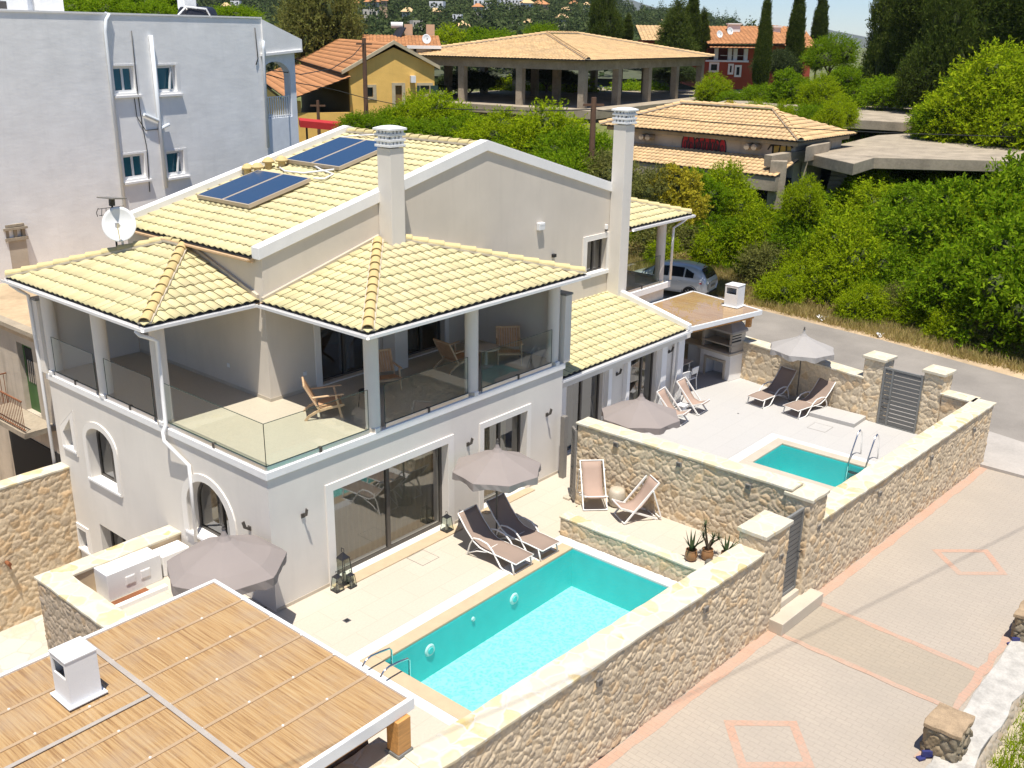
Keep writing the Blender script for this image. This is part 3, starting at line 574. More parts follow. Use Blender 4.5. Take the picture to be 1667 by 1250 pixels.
def pool(name,x0,y0,x1,y1,d,lbl,lights):
    e=thing(name,lbl,'swimming pool',(x0,y0,0)); mb=MB(); t=.12
    mb.box(x0-t,y0-t,-d-.1,x1+t,y1+t,-d); mb.build('pool_floor',M['pool'],e)
    mb=MB(); mb.box(x0-t,y0,-d,x0,y1,-.058); mb.box(x1,y0,-d,x1+t,y1,-.058); mb.box(x0-t,y1,-d,x1+t,y1+t,-.058); mb.box(x0-t,y0-t,-d,x1+t,y0,-.058); mb.build('pool_walls',M['poolwall'],e)
    mb=MB(); mb.add([(x0,y0,-.09),(x1,y0,-.09),(x1,y1,-.09),(x0,y1,-.09)],[(0,1,2,3)]); mb.build('water_surface',M['water'],e)
    for lx,lz,rad in lights:
        mb=MB(); mb.tube([(lx,y1,lz),(lx,y1-.035,lz)],[rad,rad*.85],20); f=mb.build('pool_lamp' if rad>.07 else 'water_inlet',M['white'],e)
        if rad>.07: MB().tube([(lx,y1-.034,lz),(lx,y1-.05,lz)],[rad*.55,rad*.5],16).build('lens',M['poolwall'],f)
    return e
p1=pool('swimming_pool',PX0,PY0,PX1,PY1,1.05,'large turquoise pool in front of the sliding doors',[(1.6,-.42,.14),(4.25,-.42,.14),(2.9,-.3,.05)])
# compound two deck with small pool
QX0,QX1,QY1,QY0=13.87,15.76,-3.66,-8.0
mb=MB(); X0,X1,Y0,Y1=8.8,19.6,-7.5,.7
h0,h1,h2,h3=QX0-.62,QY0,QX1+.55,QY1+.62
mb.box(8.75,-7.75,-3.3,h0,-1.6,0); mb.box(8.75+2.2,-1.6,-3.3,h0,.7,0); mb.box(h2,-7.9,-3.3,19.5,.7,0); mb.box(h0,h3,-3.3,h2,.7,0); mb.build('pale_deck',M['deck2'],kind='structure')
MB().prism([(16.3,.7),(20.6,.7),(21.2,3.1),(16.3,3.1)],-3.3,0).build('barbecue_floor',M['deck2'],kind='structure')
MB().prism([(19.5,.7),(20.5,.7),(19.3,-5.2),(19.5,-5.2)],-3.3,-.003).build('deck_edge',M['deck2'],kind='structure')
mb=MB(); mb.box(h0,-7.7,-.055,QX0-.3,h3,.002); mb.box(QX0-.3,QY1+.3,-.055,h2,h3,.002); mb.box(QX1+.3,-7.7,-.055,h2,QY1+.3,.002); mb.build('white_pool_border',M['whitestrip'],kind='structure',bev=.01)
mb=MB(); mb.box(QX0-.3,-7.7,-.055,QX0,QY1+.3,.005); mb.box(QX0,QY1,-.055,QX1+.3,QY1+.3,.005); mb.box(QX1,-7.7,-.055,QX1+.3,QY1,.005); mb.build('pool_coping',M['marble'],kind='structure',bev=.015)
pool('swimming_pool',QX0,-7.6,QX1,QY1,1.0,'small turquoise pool behind the dividing stone wall',[])
MB().box(18.45,-4.75,0,19.4,-3.2,.13).build('low_step',M['deck2'],kind='structure',bev=.01)
# ================================================================= STONE WALLS
def wob_slab(P,z0,z1,name,parent,mat='coping',amp=.012,seg=.25):
    P=[np.array(p[:2]) for p in P]; out=[]
    for i in range(len(P)):
        a,b=P[i],P[(i+1)%len(P)]; n=max(1,int(np.linalg.norm(b-a)/seg))
        for k in range(n): out.append(tuple(a+(b-a)*k/n+np.array([r_.uniform(-amp,amp),r_.uniform(-amp,amp)])))
    return MB().prism(out,z0,z1).build(name,M[mat],parent,bev=.012)
def sface(sb,a,b,z0,z1,outN,cell=None):
    a=np.array([a[0],a[1],z0],float);b=np.array([b[0],b[1],z0],float); sb.face(a,b-a,(0,0,1),np.linalg.norm(b-a),z1-z0,outN,cell)
def wall(name,lbl,poly,z0,z1,faces,cop=.06,oh=.06,cell=.2,step=.028,copname='coping',cat='stone wall',copz=None,grp=None,base=(.66,.545,.385)):
    c=np.mean(np.array(poly),0); e=thing(name,lbl,cat,(float(c[0]),float(c[1]),z0),group=grp)
    sb=SB(cell=cell,step=step,base=base)
    for i in faces:
        a=np.array(poly[i]);b=np.array(poly[(i+1)%len(poly)]); d=b-a; n=np.array([d[1],-d[0],0])
        if np.dot(n[:2],(a+b)/2-c)<0: n=-n
        sface(sb,a,b,z0,z1-cop,n/np.linalg.norm(n),cell)
    ins=[tuple(c+(np.array(p)-c)*(1-.01/max(.2,np.linalg.norm(np.array(p)-c)))) for p in poly]
    sb.build('masonry',e); MB().prism(ins,z0,z1-cop-.001).build('wall_core',M['sandcoping'],e)
    if cop:
        P=[]; k=len(poly)
        for i in range(k):      # offset polygon
            a,b,d=np.array(poly[i-1]),np.array(poly[i]),np.array(poly[(i+1)%k]); e1=(b-a)/np.linalg.norm(b-a);e2=(d-b)/np.linalg.norm(d-b)
            n1=np.array([e1[1],-e1[0]]);n2=np.array([e2[1],-e2[0]]); ar=sum(poly[j][0]*poly[(j+1)%k][1]-poly[(j+1)%k][0]*poly[j][1] for j in range(k)); sg=1 if ar>0 else -1
            bis=(n1+n2); bis=bis/max(.3,np.dot(bis,n1)); P.append(b+bis*oh*sg)
        wob_slab(P,z1-cop,z1,copname,e)
    return e
wall('stone_wall','long stone garden wall beside the large pool and the paved court',[O2(-2.6,0),O2(6.42,0),O2(6.42,.5),O2(-2.6,.5)],-.5,1.62,[0],cell=.155,step=.023,oh=.055)
wall('gate_pillar','broad stone pillar with cream cap left of the lower slatted gate',[O2(6.42,-.03),O2(7.42,-.03),O2(7.42,.56),O2(6.42,.56)],-.5,2.0,[0,1,3,2],cop=.09,oh=.05,cat='pillar')
wall('gate_pillar','stone pillar where the dividing wall meets the lower slatted gate',[O2(8.28,-.03),O2(9.0,-.03),O2(9.0,.56),O2(8.28,.56)],-.5,2.18,[0,3,1],cop=.08,oh=.05,cat='pillar')
wall('stone_wall','long stone wall along the court beside the small pool',[O2(9.0,0),O2(19.42,0),O2(19.42,.48),O2(9.0,.48)],-.5,1.5,[0,1,2],cell=.16,step=.027)
wall('stone_wall','high stone wall dividing the two pool terraces',[(8.33,-7.3),(8.33,-1.5),(8.78,-1.5),(8.78,-7.3)],0,2.26,[0,1,2],cell=.17,step=.025,oh=.04)
e=wall('planter_terrace','raised cream stone platform carrying two deck chairs and potted plants',[(6.7,-7.0),(6.7,-2.28),(8.33,-2.28),(8.33,-7.0)],0,.5,[0,1],cop=.05,oh=.03,cell=.17,cat='platform')
wob_slab([(7.0,-6.95),(7.0,-2.3),(8.32,-2.3),(8.32,-6.95)],.49,.505,'platform_floor',e,'deck',.0)
# wall beside the road
rA=(20.55,1.0); wall('stone_wall','stone wall between the road and the loungers under the far parasol',[(20.48,.7),(19.42,-4.45),(19.9,-4.5),(20.98,.66)],-.4,1.38,[0,1,2,3],cell=.24,step=.035,base=(.72,.61,.44))
wall('gate_pillar','stone pillar with pale cap left of the grey road gate',[(19.35,-5.1),(19.42,-4.45),(20.05,-4.52),(19.98,-5.17)],-.4,2.1,[0,1,2,3],cop=.09,oh=.07,cat='pillar',base=(.72,.61,.44))
wall('gate_pillar','stone pillar with pale cap right of the grey road gate',[(19.2,-6.95),(19.27,-6.36),(19.88,-6.43),(19.81,-7.02)],-.4,2.1,[0,1,2,3],cop=.09,oh=.07,cat='pillar',base=(.72,.61,.44))
wall('stone_wall','short stone wall from the road gate to the court corner',[(19.08,-7.88),(19.2,-6.98),(19.62,-7.03),(19.55,-7.9)],-.4,1.5,[0,1,2,3],cell=.24,step=.035)
# tan wall on the left, L wall
wall('stone_wall','tan stone retaining wall running left from the side of the villa',[(-14,8.7),(-.0,8.7),(-.0,9.1),(-14,9.1)],-3.2,.72,[0],cell=.185,step=.035,base=(.68,.55,.38),oh=.03)
wall('stone_wall','low L shaped stone wall with ochre coping around the service corner',[(-3.1,-1.6),(-3.1,3.95),(-.01,3.95),(-.01,3.5),(-2.62,3.5),(-2.62,-1.6)],-3.1,.66,[0,1],cell=.17,step=.028,base=(.46,.38,.29),oh=.04)
for a,b,c,d in ((-2.0,2.95,-.75,3.42),):
    e=thing('utility_cabinet','white rendered service cabinet with two small hatches beside the L shaped wall','cabinet',(a,b,0)); MB().box(-2.1,2.95,0,-.85,3.5,.62).build('cabinet_body',M['white'],e,bev=.01)
    for x in (-1.7,-1.35):
        f=MB().box(x,2.935,.22,x+.22,2.95,.42).build('hatch_cover',M['trim'],e,bev=.004); MB().box(x+.02,2.93,.24,x+.2,2.936,.4).build('panel',M['white'],f)
o=tag(MB().box(-.78,3.0,0,-.1,3.48,.5).build('white_bin_lid',M['trim'],bev=.02),'plain white rendered block between the cabinet and the parasol','block')
mb=MB(); mb.add([(-2.6,2.2,.02),(-1.3,2.2,.02),(-1.3,2.9,.02),(-2.6,2.9,.02)],[(0,1,2,3)]); mb.build('loose_soil',M['rust'],kind='structure')
mb=MB(); mb.box(-2.55,.4,0,-1.0,2.3,.12); mb.build('low_plinth',M['deck'],kind='structure',bev=.01)
tag(MB().box(-2.3,2.3,.0,-1.1,2.42,.22).build('kerb_stone',M['trim'],bev=.01),'white kerb block beside the loose soil','kerb')
# rough stone end pillars of the right ledge
def endpillar(x,y,lbl,h=.6):
    e=thing('rough_pillar',lbl,'pillar',(x,y,ZP),group='rubble pillars on the right ledge'); sb=SB(cell=.26,disp=.07,step=.022,base=(.24,.21,.15)); a=.33
    sb.blockbox(x-a,y-.27,ZP,x+a,y+.27,ZP+h,'-y-x+x+y'); sb.build('masonry',e); MB().box(x-a+.01,y-.26,ZP,x+a-.01,y+.26,ZP+h-.01).build('pillar_core',M['concretedk'],e)
    wob_slab([(x-a-.05,y-.32),(x+a+.05,y-.32),(x+a+.05,y+.32),(x-a-.05,y+.32)],ZP+h-.01,ZP+h+.07,'cap_stone',e,'rubcap',.03,.15)
    mb=MB(); mb.beam((x-a-.02,y+.1,ZP+.1),(x-a-.15,y+.24,ZP+.1),.05,.12); mb.beam((x-a-.12,y+.2,ZP+.03),(x-a-.24,y+.27,ZP+.03),.1,.03); mb.build('barrier_bracket',M['navy'],e)
M['rubcap']=plain('brown_cap_stone',(.36,.26,.16),.9,var=.4,scale=5,bmp=.6,bdist=.02)
_p=PZ(1537,1222,ZP); endpillar(_p.x,_p.y,'rubble pillar with brown cap at the near end of the white ledge'); _p=PZ(1676,1040,ZP); endpillar(_p.x,_p.y,'rubble pillar with brown cap at the right picture edge')
# ================================================================= GATES
def slatgate(lbl,p0,p1,z0,z1,n,mat='gatemetal',frame=.06,slat=None,side=None):
    p0=np.array([*p0,0.]);p1=np.array([*p1,0.]); d=(p1-p0);L=np.linalg.norm(d);d/=L; up=(float(-d[1]),float(d[0]),0)
    e=thing('slatted_gate',lbl,'gate',(float(p0[0]),float(p0[1]),z0)); mb=MB()
    def P(s,z): q=p0+d*s; return (q[0],q[1],z)
    for a,b in ((P(frame/2,z0),P(frame/2,z1)),(P(L-frame/2,z0),P(L-frame/2,z1))): mb.beam(a,b,frame,.06,up)
    for z in (z0+frame/2,z1-frame/2): mb.beam(P(frame,z),P(L-frame,z),.055,frame)
    if side: mb.beam(P(side,z0+frame),P(side,z1-frame),frame,.058,up)
    mb.build('gate_frame',M[mat],e,bev=.004); mb=MB(); h=(z1-z0-2*frame)/n; g=slat or .82
    for i in range(n): mb.beam(P(frame*.8,z0+frame+h*(i+.5)),P(L-frame*.8,z0+frame+h*(i+.5)),.022,h*g)
    mb.build('slats',M[mat if not mat=='gatemetal' else 'slatdark'],e)
    hs=(side or L-.1); mb=MB(); q=P(hs-.0,z0+(z1-z0)*.48); o=np.array(up)*.05; mb.tube([q,np.array(q)-o*1.5,np.array(q)-o*1.5+d*.12],.013,6); mb.tube([q,np.array(q)+o*1.5,np.array(q)+o*1.5+d*.12],.013,6); mb.build('handle',M['black'],e); return e
M['slatdark']=plain('dark_gate_slat',(.125,.125,.12),.5,var=.06,bmp=0)
slatgate('tall slatted metal gate between two stone pillars facing the paved court',O2(7.46,.12),O2(8.27,.12),-.0,1.95,15,'gatemetal')
slatgate('wide grey slatted gate leading to the road beyond the small pool',(19.25,-6.36),(19.33,-5.12),-.02,1.88,13,'gatemetal',side=.94)
slatgate('brown slatted gate standing open at the head of the dividing wall',(8.52,-1.2),(8.3,-1.48),.08,2.02,15,'tanmetal')
tag(MB().box(9.3,-.34,0,9.46,-.2,1.8).build('gate_post',M['tanmetal'],bev=.005),'grey brown metal post beside the corner of the villa','post')
MB().box(8.32,-1.3,0,8.6,-1.1,.06).build('gate_stop',M['marble'],bev=.01)['kind']='structure'
MB().prism([O2(6.95,-.36),O2(8.75,-.36),O2(8.75,.0),O2(6.95,.0)],ZP,-.16).build('gate_step',M['marble'],kind='structure',bev=.015)
MB().prism([O2(7.4,.0),O2(8.3,.0),O2(8.3,.55),O2(7.4,.55)],ZP,-.02).build('gate_sill',M['marble'],kind='structure',bev=.01)
# ================================================================= BAMBOO PERGOLAS
e=thing('bamboo_pergola','large bamboo covered pergola roof with white rim in the foreground','pergola',(-4.5,-4,0))
GX0,GX1,GY0,GY1,GZ=-7.4,-2.3,-6.55,-1.55,2.38
MB().box(GX0,GY0+.06,GZ-.03,GX1-.06,GY1-.06,GZ-.005).build('bamboo_mat',M['reed'],e)
mb=MB(); mb.box(GX0,GY0,GZ-.16,GX1,GY0+.07,GZ+.03); mb.box(GX1-.07,GY0+.07,GZ-.16,GX1,GY1-.07,GZ+.03); mb.box(GX0,GY1-.07,GZ-.16,GX1,GY1,GZ+.03); mb.build('white_rim',M['white'],e,bev=.006)
for i,y in enumerate((-2.45,-3.24,-4.04,-4.84,-5.62)):
    mb=MB(); mb.box(GX0,y-.028,GZ-.002,GX1-.1,y+.028,GZ+.008); f=mb.build('batten',M['batten'],e)
    mb=MB()
    for k in range(7): mb.lathe([(.022,0),(.018,.012)],(GX0+.35+k*.78,y,GZ+.009),8)
    mb.build('screw_caps',M['whitemetal'],f)
M['film']=glass('clear_film',(.95,.94,.92),refl=1.3)
M['seam']=plain('grey_seam_strip',(.46,.42,.38),.5,var=.15,bmp=0)
mb=MB(); mb.box(-4.78,GY0+.08,GZ+.014,-4.70,GY1-.08,GZ+.022); mb.build('seam_strip',M['seam'],e); mb=MB(); mb.box(GX0,-3.68,GZ+.014,-4.79,-3.61,GZ+.022); mb.build('seam_strip',M['seam'],e)
mb=MB(); mb.add([(GX0,GY0+.07,GZ+.026),(GX1-.07,GY0+.07,GZ+.026),(GX1-.07,GY1-.07,GZ+.026),(GX0,GY1-.07,GZ+.026)],[(0,1,2,3)]); mb.build('clear_cover',M['film'],e)
mb=MB()
for y in (GY0+.18,GY1-.2): mb.box(GX0,y-.06,GZ-.3,GX1-.12,y+.06,GZ-.165)
for i in range(7): mb.box(-7.2+i*.78,GY0+.25,GZ-.16,-7.12+i*.78,GY1-.27,GZ-.04)
mb.build('timber_beams',M['timber'],e,bev=.008)
MB().box(-2.7,-6.62,1.66,-2.45,-6.37,GZ-.165).build('timber_post',M['timber'],e,bev=.01); MB().box(-2.72,-6.64,1.62,-2.43,-6.35,1.66).build('post_shoe',M['gatemetal'],e)
for x,y in ((-6.9,-6.4),(-6.9,-1.8),(-2.5,-1.8)): MB().box(x-.08,y-.08,0,x+.08,y+.08,GZ-.3).build('timber_post',M['timber'],e,bev=.01)
def cowl(lbl,x,y,z,w=.46,h=.72,parent=None):
    e=thing('chimney_cowl',lbl,'chimney',(x,y,z)); mb=MB(); a=w/2; mb.box(x-a-.06,y-a-.06,z,x+a+.06,y+a+.06,z+.025); mb.build('flashing',M['white'],e,bev=.004)
    mb=MB(); mb.panel('x',x-a,rect(y-a,z+.025,y+a,z+h),[rect(y-a+.06,z+h-.3,y+a-.06,z+h-.07)],.025); mb.box(x-a+.025,y-a,z+.025,x+a,y-a+.025,z+h); mb.box(x-a+.025,y+a-.025,z+.025,x+a,y+a,z+h); mb.box(x+a-.025,y-a+.025,z+.025,x+a,y+a-.025,z+h); mb.box(x-a-.01,y-a-.01,z+h,x+a+.01,y+a+.01,z+h+.02); mb.build('casing',M['white'],e)
    MB().box(x-a+.05,y-a+.04,z+.03,x+a-.04,y+a-.04,z+h-.35).build('flue',M['gatemetal'],e); return e
cowl('white boxy chimney cowl standing on the bamboo roof in the foreground',-5.45,-2.87,GZ+.03)
sb=SB(cell=.3,disp=.05,step=.03,base=(.17,.12,.08)); sb.face((-7.4,-6.05,1.3),(1,0,0),(0,.35,1),4.7,.35,(0,-1,.3)); 
e=thing('stone_base_wall','dark brown stone ledge under the pergola edge','stone wall',(-5,-6.3,0)); sb.build('masonry',e); MB().box(-7.4,-6.75,-.5,-2.62,-6.05,1.3).build('wall_core',M['whitestrip'],e)
wall('stone_wall','stone corner wall end under the timber post of the pergola',[(-2.62,-7.16),(-2.62,-6.1),(-4.3,-6.1),(-4.3,-7.12)],-.5,1.6,[0,3],cell=.2)
# pergola two, over the barbecue corner
e=thing('bamboo_pergola','far bamboo covered pergola over the outdoor kitchen','pergola',(18.5,1.7,0)); q=[(16.75,.45),(20.45,-.28),(21.2,2.9),(18.4,3.0),(16.9,3.0)]; Z2=2.55
MB().prism(q,Z2-.03,Z2).build('bamboo_mat',M['reed'],e)
mb=MB()
for i in range(3): mb.beam((*q[i],Z2-.05),(*q[i+1],Z2-.05),.07,.15)
mb.build('white_rim',M['white'],e)
mb=MB(); mb.add([(x,y,Z2+.012) for x,y in q],[(0,1,2,3,4)]); mb.build('clear_cover',M['film'],e)
mb=MB(); mb.beam((16.9,.65,Z2-.2),(20.3,-.05,Z2-.2),.1,.13); mb.beam((17.1,2.8,Z2-.2),(20.9,2.8,Z2-.2),.1,.13)
for i in range(6): mb.beam((17.3+i*.6,.62-.1*i,Z2-.09),(17.5+i*.6,2.9,Z2-.09),.06,.1)
mb.build('timber_beams',M['timber'],e); mb=MB(); mb.box(20.2,0.0,1.95,20.36,.16,Z2-.26); mb.build('timber_post',M['timber'],e)
cowl('white boxy chimney cowl on the far bamboo roof above the barbecue',20.35,.75,Z2+.02,.5,.75)
wall('stone_wall','stone back wall behind the outdoor kitchen',[(20.6,.7),(20.98,.66),(21.3,3.2),(20.9,3.2)],-.4,1.9,[0,1,2,3],cell=.24,step=.04,base=(.55,.45,.33))
# ================================================================= VILLA
V=thing('villa','white two storey villa with pale yellow tiled roofs, glass balustrades and two tall chimneys','house',(0,0,0))
FY=('y',0.);FX=('x',0.)
def window(fac,a0,a1,z0,z1,mull=(),depth=.2,mat='frame',fw=.055,curtain=None,name='window',arch=None,transom=None,gl='winglass'):
    """frame, panes and curtain sitting `depth` inside the facade"""
    mb=MB(); d0,d1=-depth-.06,-depth
    if arch:        # arched top: loop of points (a,z)
        P=[(a0,z0),(a1,z0)]+arch
        c=((a0+a1)/2,(z0+z1)/2); inn=[(c[0]+(p[0]-c[0])*(1-2*fw/(a1-a0)),c[1]+(p[1]-c[1])*(1-2*fw/(z1-z0))) for p in P]
        mb.panel(fac[0],fac[1]+depth,P,[inn],.06)
    else:
        fb(mb,fac,a0,a1,z0,z0+fw,d0,d1);fb(mb,fac,a0,a1,z1-fw,z1,d0,d1);fb(mb,fac,a0,a0+fw,z0+fw,z1-fw,d0,d1);fb(mb,fac,a1-fw,a1,z0+fw,z1-fw,d0,d1)
    for m_ in mull: fb(mb,fac,m_-fw*.7,m_+fw*.7,z0+fw,z1-(fw if not arch else .12),d0,d1+.012)
    if transom: fb(mb,fac,a0+fw,a1-fw,transom-.03,transom+.03,d0,d1+.01)
    f=mb.build(name,M[mat],V,bev=.004)
    mb=MB(); o=-depth-.03
    P=[(a0,z0),(a1,z0)]+(arch if arch else [(a1,z1),(a0,z1)])
    vs=[(p[0],fac[1]-o,p[1]) if fac[0]=='y' else (fac[1]-o,p[0],p[1]) for p in P]; n=len(vs); mb.add(vs,[tuple(range(n))]); mb.build('pane',M[gl],f)
    if curtain:
        mb=MB(); c0,c1,cm=curtain; n=int((c1-c0)/.035); pts=[]
        for i in range(n+1):
            a=c0+(c1-c0)*i/n; dd=-depth-.22-.045*math.sin(i*1.35)
            pts.append((a,dd))
        vs=[]; 
        for a,dd in pts:
            for z in (z0+.05,z1-.02): vs.append((a,fac[1]-dd,z) if fac[0]=='y' else (fac[1]-dd,a,z))
        mb.add(vs,[(2*i,2*i+2,2*i+3,2*i+1) for i in range(n)]); mb.build('curtain',M[cm],f,smooth=True)
    return f
def trim(fac,outer,inner,d=.035,name='window_surround'):
    mb=MB(); loops=[outer,inner]; mb.panel(fac[0],fac[1]-d,outer,[inner],d+.002); return mb.build(name,M['surround'],V,bev=.004)
def sill(fac,a0,a1,z,d=.065,h=.06,ins=.235):
    mb=MB(); fb(mb,fac,a0,a1,z-h,z+.005,.0361,d); fb(mb,fac,a0+.13,a1-.13,z-.02,z+.005,-ins,.0361); return mb.build('window_sill',M['trim'],V,bev=.006)
# ---- ground floor walls
TH=.38
A2o=[(3.22,.72),(1.22,.72)]+[(1.22,1.55)]+arc(2.22,1.55,1.0,0,math.pi,16,.9)[1:]  # outer ring (y,z)
def archloop(a0,a1,z0,zs,rise,n=14):
    c=(a0+a1)/2; r=(a1-a0)/2; return [(a0,z0),(a1,z0)]+[(c+r*math.cos(math.pi*i/n),zs+rise*math.sin(math.pi*i/n)) for i in range(n+1)]
A2=archloop(1.42,3.05,.85,1.5,.78); A2O=archloop(1.2,3.25,.8,1.5,.95)
A1=archloop(6.15,7.45,.78,1.85,.42); A1O=archloop(5.98,7.62,.72,1.85,.58)
T1=[(8.18,1.32),(8.62,1.32),(8.66,1.72),(8.2,2.18)]; T1O=[(8.04,1.2),(8.76,1.2),(8.8,1.84),(8.02,2.44)]
LW=rect(8.18,-1.6,8.62,-1.0); LWO=rect(8.05,-1.68,8.75,-.88)
DR=rect(6.13,-3.0,7.42,-.5)
mb=MB(); mb.panel('x',0,rect(0,-3.3,9.1,3.03),[A2,A1,T1,LW,DR],TH)
mb.panel('y',0,rect(TH,-3.3,9.6,3.03),[rect(1.62,.03,5.15,2.24),rect(6.42,.03,8.1,2.25)],TH)
mb.box(9.22,TH,-3.3,9.6,3.3,3.03); mb.box(0.02,8.72,-3.3,9.6,9.1,3.03); mb.build('ground_floor_walls',M['plaster'],V)
MB().box(TH,TH,-.05,9.2,8.7,.02).build('interior_floor',M['terr'],V)
MB().box(TH,5.2,.03,9.2,5.3,3.0).build('interior_wall',M['plaster2'],V)
trim(FX,A2O,A2); trim(FX,A1O,A1); trim(FX,T1O,T1); trim(FX,LWO,LW); trim(FY,rect(1.42,.0,5.34,2.42),rect(1.62,.0005,5.15,2.24)); trim(FY,rect(6.27,.0,8.25,2.41),rect(6.42,.0005,8.1,2.25))
sill(FX,1.3,3.15,.85); sill(FX,6.02,7.58,.78); sill(FX,8.06,8.74,1.32,.06); sill(FX,8.06,8.74,-1.6,.06)
c=(A2[0][0]+A2[1][0])/2
window(FX,1.42,3.05,.85,2.28,(2.1,),.24,arch=A2[2:],curtain=(1.5,2.0,'curtain'))
window(FX,6.15,7.45,.78,2.27,(6.75,),.24,arch=A1[2:],curtain=(6.2,6.6,'curtain'))
mb=MB(); mb.box(.34,8.1,1.25,.36,8.7,2.2); mb.build('niche_back',M['plaster'],V)
window(FX,8.18,8.62,-1.6,-1.0,(),.2); window(FX,6.13,7.42,-3.0,-.5,(6.8,),.25,name='basement_door')
f=window(FY,1.62,5.15,.03,2.24,(3.38,),.2,fw=.07,name='sliding_door',curtain=(1.7,5.05,'curtain2'))
for z in (.5,.95,1.45): pass
window(FY,6.42,8.1,.03,2.25,(7.25,),.2,fw=.06,name='sliding_door',curtain=(6.9,7.8,'curtain'))
mb=MB(); fb(mb,FY,1.45,5.32,0,.028,-.2,.34); mb.build('door_threshold',M['sandcoping'],V,bev=.004)
mb=MB(); fb(mb,FY,6.3,8.22,0,.028,-.2,.25); mb.build('door_threshold',M['sandcoping'],V,bev=.004)
mb=MB()
for a,b in ((.0,1.42),(5.34,6.27),(8.25,9.6)): fb(MB(),FY,a,b,.0,.08,.0,.012).build('skirting',M['marble'],V)
for x,y in ((1.9,.9),(4.4,1.0)):
    pass
# furniture seen through the doors: plain sofa block forms
# ---- slab and terrace
mb=MB(); mb.prism([(-.045,-.045),(9.65,-.045),(9.65,9.15),(-.045,9.15)],3.03,3.2); mb.build('floor_slab',M['trim'],V,bev=.012)
mb=MB(); mb.box(.12,.12,3.19,9.6,3.19,3.206); mb.box(.12,3.19,3.19,2.49,9.0,3.206); mb.build('terrace_floor',M['terr'],V)
# ---- upper block
mb=MB(); X0,X1,Y0,Y1=2.5,16.75,3.2,9.0; ZE=6.68;ZR=8.5;ZR2=6.55
mb.panel('y',Y0,[(X0,-.5),(X1,-.5),(X1,ZR2),(10.03,ZR),(X0,ZE)],[rect(14.82,4.2,15.92,5.28),rect(4.03,3.24,5.75,5.35),rect(6.92,3.24,8.35,5.35)],.32)
mb.panel('x',X0,rect(Y0+.32,3.2,Y1,ZE),[],.3); mb.box(X0+.3,Y1-.3,3.2,X1-.3,Y1,6.6); mb.box(X1-.3,Y0+.32,-.5,X1,Y1,ZR2)
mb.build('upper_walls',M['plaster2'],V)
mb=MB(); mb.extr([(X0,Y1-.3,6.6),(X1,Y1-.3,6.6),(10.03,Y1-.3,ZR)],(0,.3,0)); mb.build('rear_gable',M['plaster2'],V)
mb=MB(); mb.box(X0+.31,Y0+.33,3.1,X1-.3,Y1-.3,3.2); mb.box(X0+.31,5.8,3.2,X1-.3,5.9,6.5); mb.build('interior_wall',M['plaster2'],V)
GF=('y',3.2)
trim(GF,rect(14.62,4.08,16.08,5.44),rect(14.82,4.2,15.92,5.28),.04); sill(GF,14.66,16.06,4.2,.07,.12,.17); trim(GF,rect(3.85,3.21,5.93,5.45),rect(4.03,3.24,5.75,5.35),.03); trim(GF,rect(6.8,3.21,8.5,5.45),rect(6.92,3.24,8.35,5.35),.03)
window(GF,14.82,15.92,4.2,5.28,(15.45,),.18,curtain=(15.0,15.4,'curtaindk')); window(GF,4.03,5.75,3.24,5.35,(4.9,),.16,name='sliding_door',curtain=(4.9,5.4,'curtaindk')); window(GF,6.92,8.35,3.24,5.35,(7.6,),.16,name='sliding_door',curtain=(7.3,7.7,'curtaindk'))
for f_,a,b in ((GF,2.5,3.85),(GF,5.93,6.8),(GF,8.5,9.6),(('x',2.5),3.2,9)): fb(MB(),f_,a,b,3.2,3.29,0,.012).build('skirting',M['marble'],V)
# veranda end walls and wing fins
mb=MB(); mb.box(9.62,.45,3.2,9.8,3.2,5.3); mb.box(9.55,-.06,3.2,9.82,.44,5.05); mb.build('veranda_end_wall',M['plaster'],V,bev=.01)
mb=MB(); mb.box(.35,9.02,3.2,2.5,9.18,5.45); mb.box(-.08,9.02,3.2,.34,9.3,5.1); mb.build('veranda_end_wall',M['plaster'],V,bev=.01)
MB().box(9.53,-.08,5.05,9.84,.46,5.1).build('wall_cap',M['gatemetal'],V); MB().box(-.1,9.0,5.1,.36,9.32,5.15).build('wall_cap',M['gatemetal'],V)
# columns
def column(x,y,z0,z1,r=.165):
    MB().lathe([(r,0),(r,z1-z0)],(x,y,z0),28).build('column',M['plaster'],V,smooth=False).data.polygons.foreach_set
    MB().lathe([(r+.015,0),(r+.015,.09)],(x,y,z0),28).build('column_base',M['marble'],V)
for x,y in ((2.95,.13),(6.13,.13),(9.32,.16),(.13,3.85),(.13,6.4),(.15,8.92)): column(x,y,3.2,5.46)
mb=MB(); mb.box(2.8,.02,5.42,9.75,.26,5.54); mb.box(2.62,.02,5.42,2.8,3.2,5.54) ; mb.box(.02,3.7,5.42,.26,9.3,5.54); mb.box(.26,3.7,5.42,2.5,3.86,5.54); mb.build('eave_beams',M['plaster'],V)
mb=MB(); mb.box(2.52,-.28,5.55,9.8,3.19,5.58); mb.box(-.3,3.5,5.55,2.49,9.6,5.58); mb.build('soffit',M['wood'],V)
